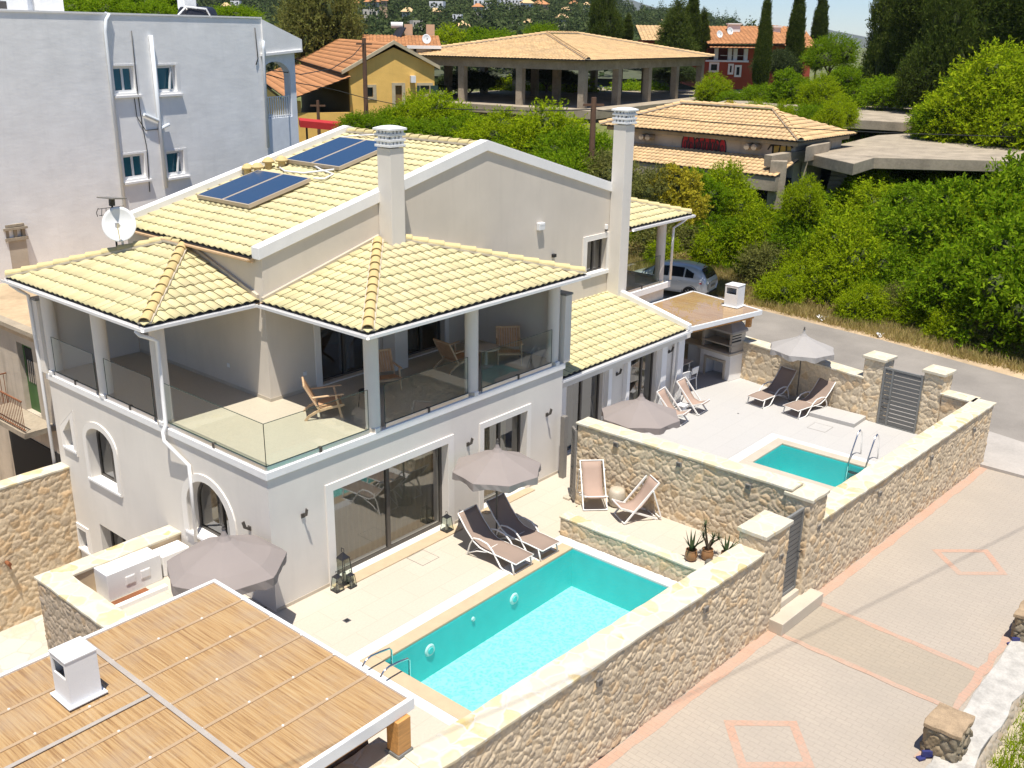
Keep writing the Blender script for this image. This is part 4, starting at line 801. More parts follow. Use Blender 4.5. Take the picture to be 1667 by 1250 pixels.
# ---- hip roofs
SL1=.265; E1=5.63; W0=(2.4,-.42);W1=(9.95,-.42)
tiles('roof_tiles',(W0[0],W0[1],E1),(W1[0],W1[1],E1),(0,1),SL1,3.6,V,clips=[((W0[0],W0[1],0),(-1,1,0)),((W1[0],W1[1],0),(1,1,0))])
tiles('roof_tiles',(2.4,3.2,E1),(2.4,-.42,E1),(1,0),SL1,3.8,V,clips=[((W0[0],W0[1],0),(1,-1,0)),((0,3.2,0),(0,1,0))])
tiles('roof_tiles',(9.95,-.42,E1),(9.95,3.2,E1),(-1,0),SL1,3.8,V,clips=[((W1[0],W1[1],0),(-1,-1,0)),((0,3.2,0),(0,1,0))])
zr=E1+SL1*3.5+.05; ridge('ridge_tiles',(2.48,-.34,E1+.06),(2.4+3.5,-.42+3.5,zr),V); ridge('ridge_tiles',(9.87,-.34,E1+.06),(9.95-3.5,-.42+3.5,zr),V,'ridgelt'); 
SL2=.31; xe=-.42
tiles('roof_tiles',(xe,9.75,E1),(xe,3.35,E1),(1,0),SL2,2.92,V,clips=[((xe,3.35,0),(1,-1,0)),((xe,9.75,0),(1,1,0))])
tiles('roof_tiles',(xe,3.35,E1),(2.49,3.35,E1),(0,1),SL2,2.92,V,clips=[((xe,3.35,0),(-1,1,0)),((2.49,0,0),(1,0,0))])
tiles('roof_tiles',(2.49,9.75,E1),(xe,9.75,E1),(0,-1),SL2,2.92,V,clips=[((xe,9.75,0),(-1,-1,0)),((2.49,0,0),(1,0,0))])
zr=E1+SL2*2.85+.06; ridge('ridge_tiles',(xe+.07,3.42,E1+.06),(2.43,3.35+2.85,zr),V); ridge('ridge_tiles',(xe+.07,9.68,E1+.06),(2.43,9.75-2.85,zr),V,'ridgelt')
ridge('ridge_tiles',(2.38,3.35+2.85,zr),(2.38,9.75-2.85,zr),V,'ridgelt')
# flashings against the main walls
mb=MB(); mb.extr([(2.42,3.12,E1+.02),(2.42,3.12,E1+.13),(6.0,3.12,E1+.13+SL1*3.6),(6.0,3.12,E1+.02+SL1*3.6)],(0,.09,0)); mb.extr([(2.43,3.38,E1+.02),(2.43,3.38,E1+.15),(2.43,6.2,E1+.15+SL2*2.85),(2.43,6.2,E1+.02+SL2*2.85)],(.08,0,0)); mb.extr([(6.5,3.12,E1+.0+SL1*3.5),(6.5,3.12,E1+.14+SL1*3.4),(9.9,3.12,E1+.14),(9.9,3.12,E1)],(0,.09,0)); mb.build('wall_flashing',M['marble'],V,bev=.004)
# gutters
def gutter(pts,parent=V,w=.11,h=.09,mat='trim'):
    mb=MB()
    for a,b in zip(pts[:-1],pts[1:]):
        a=Vector(a);b=Vector(b);d=(b-a).normalized();sd=d.cross(Vector((0,0,1))).normalized(); prof=[(-w/2,h/2),(-w/2*.9,-h*.25),(0,-h/2),(w/2*.9,-h*.25),(w/2,h/2),(w/2-.012,h/2),(w/2*.8,-h*.2),(0,-h*.36),(-w/2*.8,-h*.2),(-w/2+.012,h/2)]
        n=len(prof); vs=[a+sd*x+Vector((0,0,z)) for x,z in prof]+[b+sd*x+Vector((0,0,z)) for x,z in prof]; mb.add(vs,[(i,(i+1)%n,(i+1)%n+n,i+n) for i in range(n)]+[tuple(range(n))[::-1],tuple(range(n,2*n))])
    return mb.build('gutter',M[mat],parent)
gz_=E1-.075
gutter([(2.36,3.25,gz_),(2.36,-.47,gz_),(9.98,-.47,gz_)]); gutter([(-.47,9.8,gz_),(-.47,3.31,gz_),(2.36,3.31,gz_)])
mb=MB(); mb.box(2.44,-.38,gz_-.05,9.95,-.34,gz_+.06); mb.box(2.44,-.38,gz_-.05,2.48,3.3,gz_+.06); mb.box(-.38,3.4,gz_-.05,-.34,9.72,gz_+.06); mb.box(-.34,3.4,gz_-.05,2.44,3.44,gz_+.06); mb.build('fascia_board',M['wood'],V)
# main roof
zl=lambda x: ZE+(ZR-ZE)*(x-2.5)/(10.03-2.5)
tiles('roof_tiles',(2.32,8.9,zl(2.32)+.03),(2.32,3.4,zl(2.32)+.03),(1,0),(ZR-ZE)/(10.03-2.5),10.03-2.32,V)
sr=(ZR-ZR2)/(X1-10.03)
tiles('roof_tiles',(17.0,3.4,ZR2-.04),(17.0,8.9,ZR2-.04),(-1,0),sr,17.0-10.03,V)
ridge('ridge_tiles',(10.03,3.42,ZR+.09),(10.03,8.85,ZR+.09),V,'ridgelt')
for y0,y1,nm_ in ((3.14,3.42,'gable_coping'),(8.86,9.13,'gable_coping')):
    lo=[(2.4,y0,zl(2.4)-.03),(10.03,y0,ZR-.03),(17.0,y0,ZR2-.07-.03)]; hi=[(17.0,y0,ZR2+.2),(10.03,y0,ZR+.25),(2.4,y0,zl(2.4)+.24)]
    mb=MB(); h=y1-y0; n=3; a=lo;b=hi[::-1]
    vs=a+b+[(p[0],p[1]+h,p[2]) for p in a+b]; fs=[]
    for i in range(2): fs+=[(i,i+1,3+i+1,3+i),(6+i+1,6+i,9+i,9+i+1),(3+i,3+i+1,9+i+1,9+i),(i+1,i,6+i,6+i+1)]
    fs+=[(0,3,9,6),(2,8,11,5)]; mb.add(vs,fs); mb.build(nm_,M['trim'],V,bev=.008)
mb=MB(); mb.box(2.38,3.42,ZE-.16,2.44,8.86,ZE-.02); mb.build('fascia_board',M['wood'],V); mb=MB(); mb.box(2.25,3.42,ZE-.1,2.38,8.86,ZE-.06); mb.build('gutter_board',M['wood'],V)
# low wing roof (second unit)
E2=2.68; s2=(3.42-2.68)/3.05
tiles('roof_tiles',(9.72,.15,E2),(16.2,.15,E2),(0,1),s2,3.05,V)
gutter([(9.66,.07,E2-.07),(16.35,.07,E2-.07)])
mb=MB(); mb.extr([(16.18,.08,E2+.02),(16.18,.08,E2+.17),(16.18,3.2,3.42+.2),(16.18,3.2,3.42)],(.2,0,0)); mb.build('wing_coping',M['trim'],V,bev=.008)
W2=('y',.6); mb=MB(); mb.panel('y',.6,rect(9.6,-.5,16.7,2.55),[rect(10.6,.03,12.35,2.15),rect(13.62,.03,15.25,2.15)],.3); mb.box(16.4,.9,-.5,16.7,3.2,2.55); mb.box(9.75,.28,2.3,16.7,.599,2.52); mb.build('wing_walls',M['plaster'],V)
for a,b,c in ((9.8,10.55,.02),(12.42,12.6,.16),(13.4,13.56,.16),(15.32,15.62,.16),(16.3,16.66,.16)): fb(MB(),W2,a,b,0,2.3,0,c).build('pilaster',M['trim'],V,bev=.006)

mb=MB(); mb.box(9.6,3.0,-.3,16.4,3.1,2.6); mb.build('interior_wall',M['plaster2'],V); MB().box(9.9,.9,-.1,16.4,3.0,.02).build('interior_floor',M['terr'],V)
window(W2,10.6,12.35,.03,2.15,(11.45,),.12,name='sliding_door',curtain=(10.65,11.4,'curtaindk')); window(W2,13.62,15.25,.03,2.15,(14.6,),.12,name='sliding_door',curtain=(14.6,15.1,'curtain'))
# downpipes
def pipe(path,name='downpipe',mat='trim',r=.045,parent=V):
    o=MB().tube(path,r,10).build(name,M[mat],parent,smooth=True); return o
pipe([(-.47,3.6,5.5),(-.45,3.5,5.42),(-.2,3.5,5.3),(-.06,3.52,5.2),(-.06,3.52,3.3),(-.16,3.5,3.15),(-.17,3.48,2.95),(-.06,2.75,2.55),(-.06,2.75,.7)])
pipe([(-.42,9.55,5.5),(-.3,9.35,5.35),(-.12,9.3,5.2),(-.1,9.28,3.3),(-.1,9.28,-3)])
pipe([(16.3,.1,2.6),(16.28,.3,2.5),(16.2,.52,2.35),(16.18,.54,.1)]); pipe([(20.25,2.75,5.45),(19.9,2.8,5.3),(19.5,2.88,5.15),(19.5,2.88,3.3)])
# glass balustrades
def rail(a,b,z=3.2,h=1.02,n=2,parent=V):
    a=np.array(a,float);b=np.array(b,float);L=np.linalg.norm(b-a);d=(b-a)/L; e=MB(); e.beam((*a,z+.05),(*b,z+.05),.05,.11); o=e.build('glass_rail_base',M['alu'],parent,bev=.003)
    mb=MB(); nrm=np.array([-d[1],d[0]])*.007; P=[tuple(a-nrm),tuple(b-nrm),tuple(b+nrm),tuple(a+nrm)]
    q=[(a[0],a[1],z+.09),(b[0],b[1],z+.09),(b[0],b[1],z+h),(a[0],a[1],z+h)]; mb.add(q,[(0,1,2,3)]); g=mb.build('glass_panel',M['railglass'],parent)
    mb=MB(); mb.beam((*a,z+h),(*b,z+h),.012,.010); mb.beam((*a,z+.1),(*a,z+h),.01,.012,(1,0,0)); mb.beam((*b,z+.1),(*b,z+h),.01,.012,(1,0,0)); mb.beam((*a,z+.112),(*b,z+.112),.02,.012); mb.build('glass_edge',M['glassedge'],g)
    for k in range(1,n):
        p=a+d*L*k/n; MB().box(p[0]-.035,p[1]-.035,z,p[0]+.035,p[1]+.035,z+.12).build('rail_joint',M['frame'],o)
rail((.02,.02),(2.72,.02)); rail((.02,.02),(.02,3.6)); rail((3.2,.02),(5.88,.02)); rail((6.38,.02),(9.1,.02)); rail((.02,4.1),(.02,6.15)); rail((.02,6.65),(.02,8.7))
for x in (2.92,6.12,9.3): MB().box(x-.06,-.05,3.2,x+.08,.04,3.3).build('drain_spout',M['trim'],V,bev=.01)
for y in (3.75,6.3,8.85): MB().box(-.06,y-.06,3.2,.02,y+.08,3.3).build('drain_spout',M['trim'],V,bev=.01)
# chimneys
def chimney(x0,y0,x1,y1,z0,z1):
    f=MB().box(x0,y0,z0,x1,y1,z1).build('chimney',M['plaster'],V,bev=.008); cx_,cy_=(x0+x1)/2,(y0+y1)/2; w=(x1-x0)/2
    MB().box(cx_-w*.62,cy_-w*.62,z1,cx_+w*.62,cy_+w*.62,z1+.4).build('chimney_flue',M['gatemetal'],f)
    mb=MB()
    for i in range(3):
        z=z1+.03+i*.13; a=w+.045
        mb.box(cx_-a,cy_-a,z,cx_+a,cy_-a+.12,z+.06); mb.box(cx_-a,cy_+a-.12,z,cx_+a,cy_+a,z+.06); mb.box(cx_-a,cy_-a+.12,z,cx_-a+.12,cy_+a-.12,z+.06); mb.box(cx_+a-.12,cy_-a+.12,z,cx_+a,cy_+a-.12,z+.06)
        for t in (-.55,.0,.55) if i%2 else (-.8,.8,.28,-.28):
            for s_ in (-1,1): mb.box(cx_+t*w-.04,cy_+s_*(a-.06)-.04,z+.06,cx_+t*w+.04,cy_+s_*(a-.06)+.04,z+.13); mb.box(cx_+s_*(a-.06)-.04,cy_+t*w-.04,z+.06,cx_+s_*(a-.06)+.04,cy_+t*w+.04,z+.13)
    a=w+.07; z=z1+.42; mb.add([(cx_-a,cy_-a,z),(cx_+a,cy_-a,z),(cx_+a,cy_+a,z),(cx_-a,cy_+a,z),(cx_-a,cy_-a,z+.05),(cx_+a,cy_-a,z+.05),(cx_+a,cy_+a,z+.05),(cx_-a,cy_+a,z+.05),(cx_-a*.5,cy_-a*.5,z+.1),(cx_+a*.5,cy_-a*.5,z+.1),(cx_+a*.5,cy_+a*.5,z+.1),(cx_-a*.5,cy_+a*.5,z+.1)],[(3,2,1,0),(0,1,5,4),(1,2,6,5),(2,3,7,6),(3,0,4,7),(4,5,9,8),(5,6,10,9),(6,7,11,10),(7,4,8,11),(8,9,10,11)])
    mb.build('chimney_cap',M['white'],f,bev=.006)
chimney(6.05,2.72,6.5,3.19,3.2,8.83); chimney(16.02,2.72,16.5,3.19,-.2,8.83)
# rear right veranda
mb=MB(); mb.box(16.75,2.98,2.98,19.7,8.9,3.2); mb.build('floor_slab',M['trim'],V,bev=.01); mb=MB(); mb.box(16.75,3.12,-.6,19.5,8.8,2.98); mb.build('wing_walls',M['plaster2'],V)
MB().box(16.76,3.1,3.19,19.6,8.8,3.206).build('terrace_floor',M['terr'],V)
column(19.25,3.2,3.2,5.4); column(19.25,8.6,3.2,5.4); rail((16.8,3.05),(19.02,3.05)); rail((19.6,3.4),(19.6,8.4))
tiles('roof_tiles',(16.6,2.7,5.55),(20.4,2.7,5.55),(0,1),.27,3.6,V,clips=[((20.4,2.7,0),(1,1,0))]); tiles('roof_tiles',(20.4,2.7,5.55),(20.4,9.3,5.55),(-1,0),.27,3.6,V,clips=[((20.4,2.7,0),(-1,-1,0))])
ridge('ridge_tiles',(20.33,2.77,5.6),(17.0,6.1,6.52),V,'ridgelt'); gutter([(16.6,2.64,5.47),(20.45,2.64,5.47),(20.45,9.3,5.47)]); mb=MB(); mb.box(16.75,2.8,5.42,20.3,9.2,5.46); mb.build('soffit',M['wood'],V)
mb=MB(); mb.box(16.75,3.1,5.3,19.4,3.3,5.42); mb.box(19.15,3.3,5.3,19.4,8.7,5.42); mb.build('eave_beams',M['plaster'],V)
# ================================================================= THINGS ON THE VILLA
def sock(fac,a,z,lbl):
    e=thing('power_socket',lbl,'socket',(0,0,0)); f=fb(MB(),fac,a-.05,a+.05,z-.05,z+.05,0,.012).build('cover_plate',M['white'],e); fb(MB(),fac,a-.025,a+.025,z-.02,z+.02,.012,.018).build('outlet',M['trim'],e)
sock(('x',2.5),4.85,3.75,'small white socket on the shaded left terrace wall'); sock(GF,3.52,3.66,'small white socket on the terrace wall beside the first balcony door'); sock(('x',9.62),1.9,3.75,'white socket on the veranda wall behind the wooden chairs')
def walllamp(fac,a,z,lbl):
    p=(a,fac[1],z) if fac[0]=='y' else (fac[1],a,z); e=thing('wall_lamp',lbl,'wall lamp',p,group='curved dark wall lamps on the villa')
    fb(MB(),fac,a-.045,a+.045,z-.05,z+.05,0,.03).build('back_plate',M['frame'],e,bev=.004); D=lambda d,zz:(a,fac[1]-d,zz) if fac[0]=='y' else (fac[1]-d,a,zz)
    mb=MB(); mb.beam(D(.02,z-.02),D(.13,z+.06),.05,.03,(1,0,0) if fac[0]=='y' else (0,1,0)); mb.beam(D(.12,z+.05),D(.16,z+.2),.07,.02,(1,0,0) if fac[0]=='y' else (0,1,0)); mb.build('lamp_blade',M['frame'],e,bev=.003)
walllamp(FY,.81,1.95,'dark wall lamp on the front left of the large sliding door'); walllamp(FY,5.85,2.0,'dark wall lamp between the large sliding door and the second door'); walllamp(FY,8.94,1.9,'dark wall lamp near the right corner of the front wall')
walllamp(FX,.72,1.72,'dark wall lamp on the left wall beside the near arched window'); walllamp(W2,13.05,1.88,'dark wall lamp on the wing between its two glass doors'); walllamp(W2,15.95,1.92,'dark wall lamp at the right end of the wing by the downpipe')
def spot(P,N,U,lbl,big=1):
    e=thing('wall_spotlight',lbl,'wall light',P,group='small box lights on the stone walls'); P=np.array(P);N=np.array(N);U=np.array(U); mb=MB(); a=P+N*.02; mb.beam(a-U*.07*big,a+U*.07*big,.05,.12*big); mb.build('housing',M['tanmetal'],e,bev=.006); MB().beam(P+N*.048-U*.045*big,P+N*.048+U*.045*big,.006,.07*big).build('lens',M['frame'],e)
Nw=(-NW[0],-NW[1],0); Uw=tuple(UW)
for i,(s,z,l) in enumerate(((1.15,1.22,'box light on the long wall nearest the pergola'),(4.35,1.22,'box light on the long wall below the far end of the large pool'),(7.15,1.25,'dark box light on the broad pillar left of the lower gate'),(8.75,1.35,'box light on the narrow pillar right of the lower gate'),(11.9,1.1,'box light on the small pool wall, first after the gate'),(15.0,1.1,'box light in the middle of the small pool wall'),(18.0,1.05,'box light near the far corner of the small pool wall'))):
    spot(O(s,-.02,z),Nw,Uw,l)
for y,l in ((-2.7,'box light high on the dividing wall above the stool'),(-4.5,'box light in the middle of the dividing wall'),(-6.3,'box light on the dividing wall near the lower gate pillar')): spot((8.31,y,2.0),(-1,0,0),(0,1,0),l)
e=thing('drain_pipe_stub','rusty pipe stub sticking out of the tan retaining wall','pipe',(-1.35,8.6,-.75)); p=PZ(64,905,-.8); MB().tube([(-1.9,8.72,-1.3),(-1.9,8.5,-1.3)],.05,10).build('pipe',M['rust'],e); MB().beam((-1.9,8.5,-1.22),(-1.9,8.5,-1.42),.06,.02).build('bracket',M['rust'],e)
e=thing('alarm_box','white box on the upper gable wall','wall box',(12.4,3.2,6.1)); MB().box(12.28,3.08,5.98,12.55,3.2,6.2).build('box_body',M['white'],e,bev=.012); MB().box(12.31,3.075,6.13,12.52,3.08,6.17).build('vent_slot',M['trim'],e)
e=thing('wall_lamp','small black cube light low on the upper gable wall','wall lamp',(13.1,3.2,5.08)); MB().box(13.04,3.1,5.05,13.17,3.2,5.15).build('cube_body',M['black'],e,bev=.006); MB().box(13.06,3.12,5.04,13.15,3.18,5.05).build('lens',M['white'],e)
e=thing('wall_lamp','small white light beside the tall right chimney','wall lamp',(15.6,3.2,6.1)); 
MB().box(15.78,3.12,5.55,15.86,3.2,5.7).build('lamp_body',M['trim'],e,bev=.006); MB().box(15.79,3.12,5.5,15.85,3.18,5.55).build('lens',M['black'],e)
for (x,y),l in (((.77,-1.33),'small square drain in the cream deck'),((17.1,-1.45),'tiny round drain in the pale deck')):
    e=thing('floor_drain',l,'drain',(x,y,0)); 
    if x<5: MB().box(x-.07,y-.07,0,x+.07,y+.07,.006).build('grate_frame',M['alu'],e); MB().box(x-.045,y-.045,.006,x+.045,y+.045,.009).build('grate',M['black'],e)
    else: MB().lathe([(.03,0),(.03,.006)],(x,y,0),12).build('grate',M['black'],e)
def hatch(x,y,w,d,lbl,rz=0):
    e=thing('deck_hatch',lbl,'hatch',(x,y,0)); mb=MB(); t=.012
    for a in ((x-w,y-d,x+w,y-d+t),(x-w,y+d-t,x+w,y+d),(x-w,y-d+t,x-w+t,y+d-t),(x+w-t,y-d+t,x+w,y+d-t)): mb.box(a[0],a[1],0,a[2],a[3],.005)
    mb.build('hatch_rim',M['tanmetal'],e); MB().box(x-w+t,y-d+t,0,x+w-t,y+d-t,.003).build('hatch_lid',M['deck' if x<9 else 'deck2'],e)
hatch(3.67,-.62,.27,.27,'square hatch outline in the cream deck before the sliding door'); hatch(17.75,-3.95,.3,.3,'square hatch outline in the pale deck beyond the small pool')
# solar panels
sp=(ZR-ZE)/(10.03-2.5)
def solar(x0,x1,y0,y1,lbl):
    N=np.array([-sp,0,1])/math.hypot(sp,1)
    def P(x,y,h): return tuple(np.array([x,y,zl(x)+.03])+N*h)
    mb=MB(); mb.add([P(x0,y0,.1),P(x1,y0,.1),P(x1,y1,.1),P(x0,y1,.1),P(x0,y0,.2),P(x1,y0,.2),P(x1,y1,.2),P(x0,y1,.2)],[(0,3,2,1),(4,5,6,7),(0,1,5,4),(1,2,6,5),(2,3,7,6),(3,0,4,7)]); e=mb.build('solar_panel',M['solarcase'],V); e['label']=lbl
    t=.035; mb=MB(); mb.add([P(x0+t,y0+t,.203),P(x1-t,y0+t,.203),P(x1-t,y1-t,.203),P(x0+t,y1-t,.203)],[(0,1,2,3)]); mb.build('absorber_glass',M['solar'],e)
    for x in (x0+.25,x1-.25): MB().beam(P(x,y0+.1,.07),P(x,y1-.1,.07),.04,.05).build('mounting_rail',M['alu'],e)
M['solarcase']=plain('bronze_aluminium_case',(.50,.41,.31),.4,var=.05,bmp=0)
solar(4.25,6.25,7.16,8.3,'left half of the lower left solar panel pair'); solar(4.25,6.25,6.0,7.14,'right half of the lower left solar panel pair')
solar(7.15,9.2,7.1,8.25,'left half of the upper solar panel pair'); solar(7.15,9.2,5.9,7.08,'right half of the upper solar panel pair')
mt=lambda x,y,h=.1:(x,y,zl(x)+.03+h)
tag(MB().tube([mt(6.3,6.0,.16),mt(6.5,5.8,.1),mt(6.9,5.9,.08),mt(7.0,6.5,.1),mt(7.15,7.0,.12)],.025,8).build('solar_hose',M['white'],smooth=True),'white insulated hose linking the two solar panel pairs','hose')
tag(MB().tube([mt(7.1,6.1,.12),mt(6.7,6.9,.08),mt(6.6,7.6,.1),mt(6.8,8.1,.09)],.025,8).build('solar_hose',M['white'],smooth=True),'white insulated hose curling below the upper solar panels','hose')
tag(MB().tube([mt(9.2,8.3,.16),mt(9.6,8.2,.1),mt(9.9,7.4,.1),mt(9.95,6.4,.1)],.02,8).build('solar_hose',M['white'],smooth=True),'white hose running up to the ridge above the solar panels','hose')
for i,(x,y,l) in enumerate(((6.15,8.95-.25,'leftmost clay roof vent above the solar panel pair'),(6.3,8.45,'second clay roof vent from the left'),(6.75,8.55,'third clay roof vent from the left'),(6.95,8.2,'rightmost clay roof vent, almost above the panel top'))):
    e=thing('clay_roof_vent',l,'roof vent',mt(x,y,0),group='round clay vents on the yellow roof'); MB().lathe([(.11,-.05),(.1,.2)],mt(x,y,0),14).build('vent_pipe',M['ridge'],e); MB().lathe([(.17,.2),(.18,.24),(.1,.33),(.03,.36)],mt(x,y,0),16).build('vent_hood',M['ridge'],e)
# satellite dish, flat antenna, tv antenna on a mast at the left eave
def sat(c,r,nrm,lbl,pole,tint='white'):
    e=thing('satellite_dish',lbl,'satellite dish',c); n=Vector(nrm).normalized(); q=n.to_track_quat('Z','Y').to_matrix(); mb=MB(); vs=[];fs=[];R=6;K=32
    for i in range(R+1):
        rr_=r*i/R
        for k in range(K): a=2*math.pi*k/K; vs.append(Vector(c)+q@Vector((rr_*math.cos(a)*.93,rr_*math.sin(a),.16*r*(rr_/r)**2*1.6)))
    for i in range(R):
        for k in range(K): fs.append((i*K+k,i*K+(k+1)%K,(i+1)*K+(k+1)%K,(i+1)*K+k))
    mb.add(vs,fs); o=mb.build('dish',M[tint],e,smooth=True); so_=o.modifiers.new('s','SOLIDIFY'); so_.thickness=.015
    mb=MB(); f=Vector(c)+n*r*.95; lo=Vector(c)+q@Vector((0,-r*.95,.2*r)); mb.tube([lo,f-Vector((0,0,.25*r))],.018,6); mb.beam(f-Vector((0,0,.3*r)),f-Vector((0,0,.05*r)),.08,.08); mb.build('feed_arm',M['alu'],e)
    if pole: MB().tube([(c[0]-n.x*.12,c[1]-n.y*.12,pole),(c[0]-n.x*.12,c[1]-n.y*.12,c[2]+.05)],.03,8).build('mast',M['whitemetal'],e)
    return e
dc=np.array(ony_(193,366,9.6)) if False else np.array(PD(195,366,26.2))
sat(tuple(dc),.43,(-.55,-.75,.32),'large white satellite dish at the left end of the main roof',5.7)
am=np.array(PD(184,348,26.4)); e=thing('flat_antenna','thin flat panel antenna with a tv aerial on a mast above the satellite dish','antenna',tuple(am)); MB().tube([am+np.array([0,0,-1.6]),am+np.array([0,0,.25])],.025,8).build('mast',M['black'],e)
mb=MB(); mb.beam(am+np.array([-.22,-.1,.42]),am+np.array([.22,.05,.36]),.5,.03); mb.build('flat_panel',M['tanmetal'],e); MB().beam(am+np.array([0,0,.2]),am+np.array([0,-.02,.38]),.12,.08).build('panel_neck',M['black'],e)
mb=MB()
for i in range(5):
    x=-.3+i*.12; mb.tube([am+np.array([x,.0,-.02]),am+np.array([x*.9,-.0,.16])],.008,5); 
mb.tube([am+np.array([-.36,0,.16]),am+np.array([.3,0,.16])],.008,5); mb.tube([am+np.array([-.36,0,0]),am+np.array([.3,0,0])],.008,5); mb.tube([am+np.array([-.4,0,-.02]),am+np.array([-.42,0,.08]),am+np.array([-.36,0,.18])],.01,5); mb.beam(am+np.array([-.12,0,.08]),am+np.array([.16,0,.06]),.03,.08); mb.build('tv_aerial',M['black'],e)
# ================================================================= FURNITURE
def first_or_copy(st,maker):
    if 'p' not in st: st['p']=maker(); return st['p']
    return copy_tree(st['p'])
# parasols
def parasol(x,y,h,r,lbl,mat,n=8,rz=0,ruf=.19,base=True,z0=0,droop=.56):
    e=thing('parasol',lbl,'parasol',(x,y,z0),rz,'round scalloped parasols'); mb=MB(); rings=[(.015,.02),(.05,-.09),(.11,-.17),(.24,-.25),(.48,-.36),(.75,-.47),(1,-droop-.02)]; K=n*6; L=[]
    for i,(t,dz) in enumerate(rings):
        for k in range(K):
            a=2*math.pi*k/K; ph=(k%6)/6; sag=math.sin(math.pi*ph); rr_=t*r*(1-.09*sag*(t**1.5)); L.append((rr_*math.cos(a),rr_*math.sin(a),h-.05+dz*r*.98-.012*sag*t*(1-t)*4*r))
    fs=[(i*K+k,i*K+(k+1)%K,(i+1)*K+(k+1)%K,(i+1)*K+k) for i in range(len(rings)-1) for k in range(K)]
    mb.add(L,fs); o=mb.build('canopy',M[mat],None); o.parent=e; s=o.modifiers.new('s','SOLIDIFY'); s.thickness=.006
    # valance
    mb=MB(); vs=[]; rv=random.Random(int(x*10)); 
    for k in range(K):
        a=2*math.pi*k/K; sag=math.sin(math.pi*(k%6)/6); rr_=r*(1-.09*sag); vs.append((rr_*math.cos(a),rr_*math.sin(a),h-.05-(droop+.02)*r*.98))
    for k in range(K):
        a=2*math.pi*k/K; sag=math.sin(math.pi*(k%6)/6); rr_=r*(1-.09*sag)*(1.0+rv.uniform(-.015,.02)); dz=ruf*(1.05-.4*sag)*(.86+.14*(k%2)); vs.append((rr_*math.cos(a),rr_*math.sin(a),h-.05-(droop+.02)*r*.98-dz+rv.uniform(-.01,.01)))
    mb.add(vs,[(k,(k+1)%K,K+(k+1)%K,K+k) for k in range(K)]); o=mb.build('valance',M[mat],None); o.parent=e; s=o.modifiers.new('s','SOLIDIFY'); s.thickness=.005
    mb=MB()
    for j in range(n):
        a=2*math.pi*j/n; mb.tube([(t*r*math.cos(a),t*r*math.sin(a),h-.075+dz*r*.98) for t,dz in rings[2:]],.008,5)
        mb.tube([(.03*math.cos(a),.03*math.sin(a),h-.78*r),(r*.48*math.cos(a),r*.48*math.sin(a),h-.1-.36*r)],.007,5)
    o=mb.build('ribs',M['tanmetal'],None); o.parent=e
    mb=MB(); mb.lathe([(.022,.03),(.022,h-.02)],(0,0,0),10); mb.lathe([(.04,h-.02),(.018,h+.02),(.03,h+.05),(.0,h+.09)],(0,0,0),10); mb.lathe([(.045,h-.8*r),(.045,h-.74*r)],(0,0,0),10); o=mb.build('pole',M['frame'],None); o.parent=e
    if base: o=MB().lathe([(.26,0),(.26,.04),(.06,.07),(.04,.3),(.0,.3)],(0,0,0),24).build('base_plate',M['tanmetal'],None); o.parent=e
    return e
parasol(5.4,-1.36,2.58,1.06,'taupe parasol shading the two loungers beside the large pool','canvas',rz=.2)
parasol(10.6,-1.88,2.58,1.08,'taupe parasol standing just behind the dividing stone wall','canvas',rz=.3)
parasol(19.3,-2.4,2.56,1.07,'pale grey parasol by the road wall over two loungers','canvaslt',rz=.05)
parasol(-1.2,-.2,2.5,1.16,'grey parasol between the bamboo roof and the corner of the villa','canvas',n=7,rz=.45,ruf=.22,droop=.6)
# loungers: local x from foot (+) to head (-)
def mk_lounger():
    e=thing('sun_lounger','lounger','sun lounger'); W=.31; r=.017
    prof=[(.98,.30),(.5,.32),(.05,.31),(-.12,.33),(-.3,.42),(-.55,.66),(-.72,.86),(-.80,.97)]
    for s in (-1,1):
        y=s*W
        def T(p,name,rad=r): o=MB().tube([(a,y if len(q)==0 else y,b) for a,b,*q in p],rad,8).build(name,M['whitemetal'],e,smooth=True); return o
        T([(.98,.29),(.5,.31),(.05,.30),(-.12,.32),(-.3,.41),(-.55,.65),(-.8,.96)],'side_rail')
        T([(.86,.28),(.93,.02),(.9,.0),(.6,.02),(.52,.06),(.28,.38),(.12,.5),(-.12,.53),(-.3,.5),(-.42,.3),(-.5,.02),(-.54,.0)],'arm_leg',.02)
        T([(-.5,.04),(-.2,.2),(.1,.28)],'brace',.014)
    for a,b in ((.98,.29),(.05,.29),(-.8,.96),(.92,.02),(-.52,.01)): MB().tube([(a,-W,b),(a,W,b)],.014,8).build('cross_bar',M['whitemetal'],e,smooth=True)
    vs=[]; K=6
    for i,(a,b) in enumerate(prof):
        for k in range(K+1):
            t=-1+2*k/K; vs.append((a,t*(W-.015),b-.022*(1-t*t)))
    mb=MB(); mb.add(vs,[(i*(K+1)+k,(i+1)*(K+1)+k,(i+1)*(K+1)+k+1,i*(K+1)+k+1) for i in range(len(prof)-1) for k in range(K)]); o=mb.build('sling_seat',M['sling'],e,smooth=True); s=o.modifiers.new('s','SOLIDIFY'); s.thickness=.01
    return e
st={}
for (x,y,rz,l) in ((4.78,-1.78,-math.pi/2,'taupe sun lounger under the poolside parasol, nearer the camera'),(5.68,-1.84,-math.pi/2-.02,'taupe sun lounger under the poolside parasol, nearer the second door'),(19.0,-1.68,math.pi-.16,'shaded sun lounger left of the pole of the far pale parasol'),(18.92,-3.05,math.pi-.24,'sunlit sun lounger right of the pole of the far pale parasol')):
    e=first_or_copy(st,mk_lounger); e.location=(x,y,0 if x<18 or y>-3 else 0); e.rotation_euler=(0,0,rz); tag(e,l,'sun lounger','taupe sun loungers on the terraces')
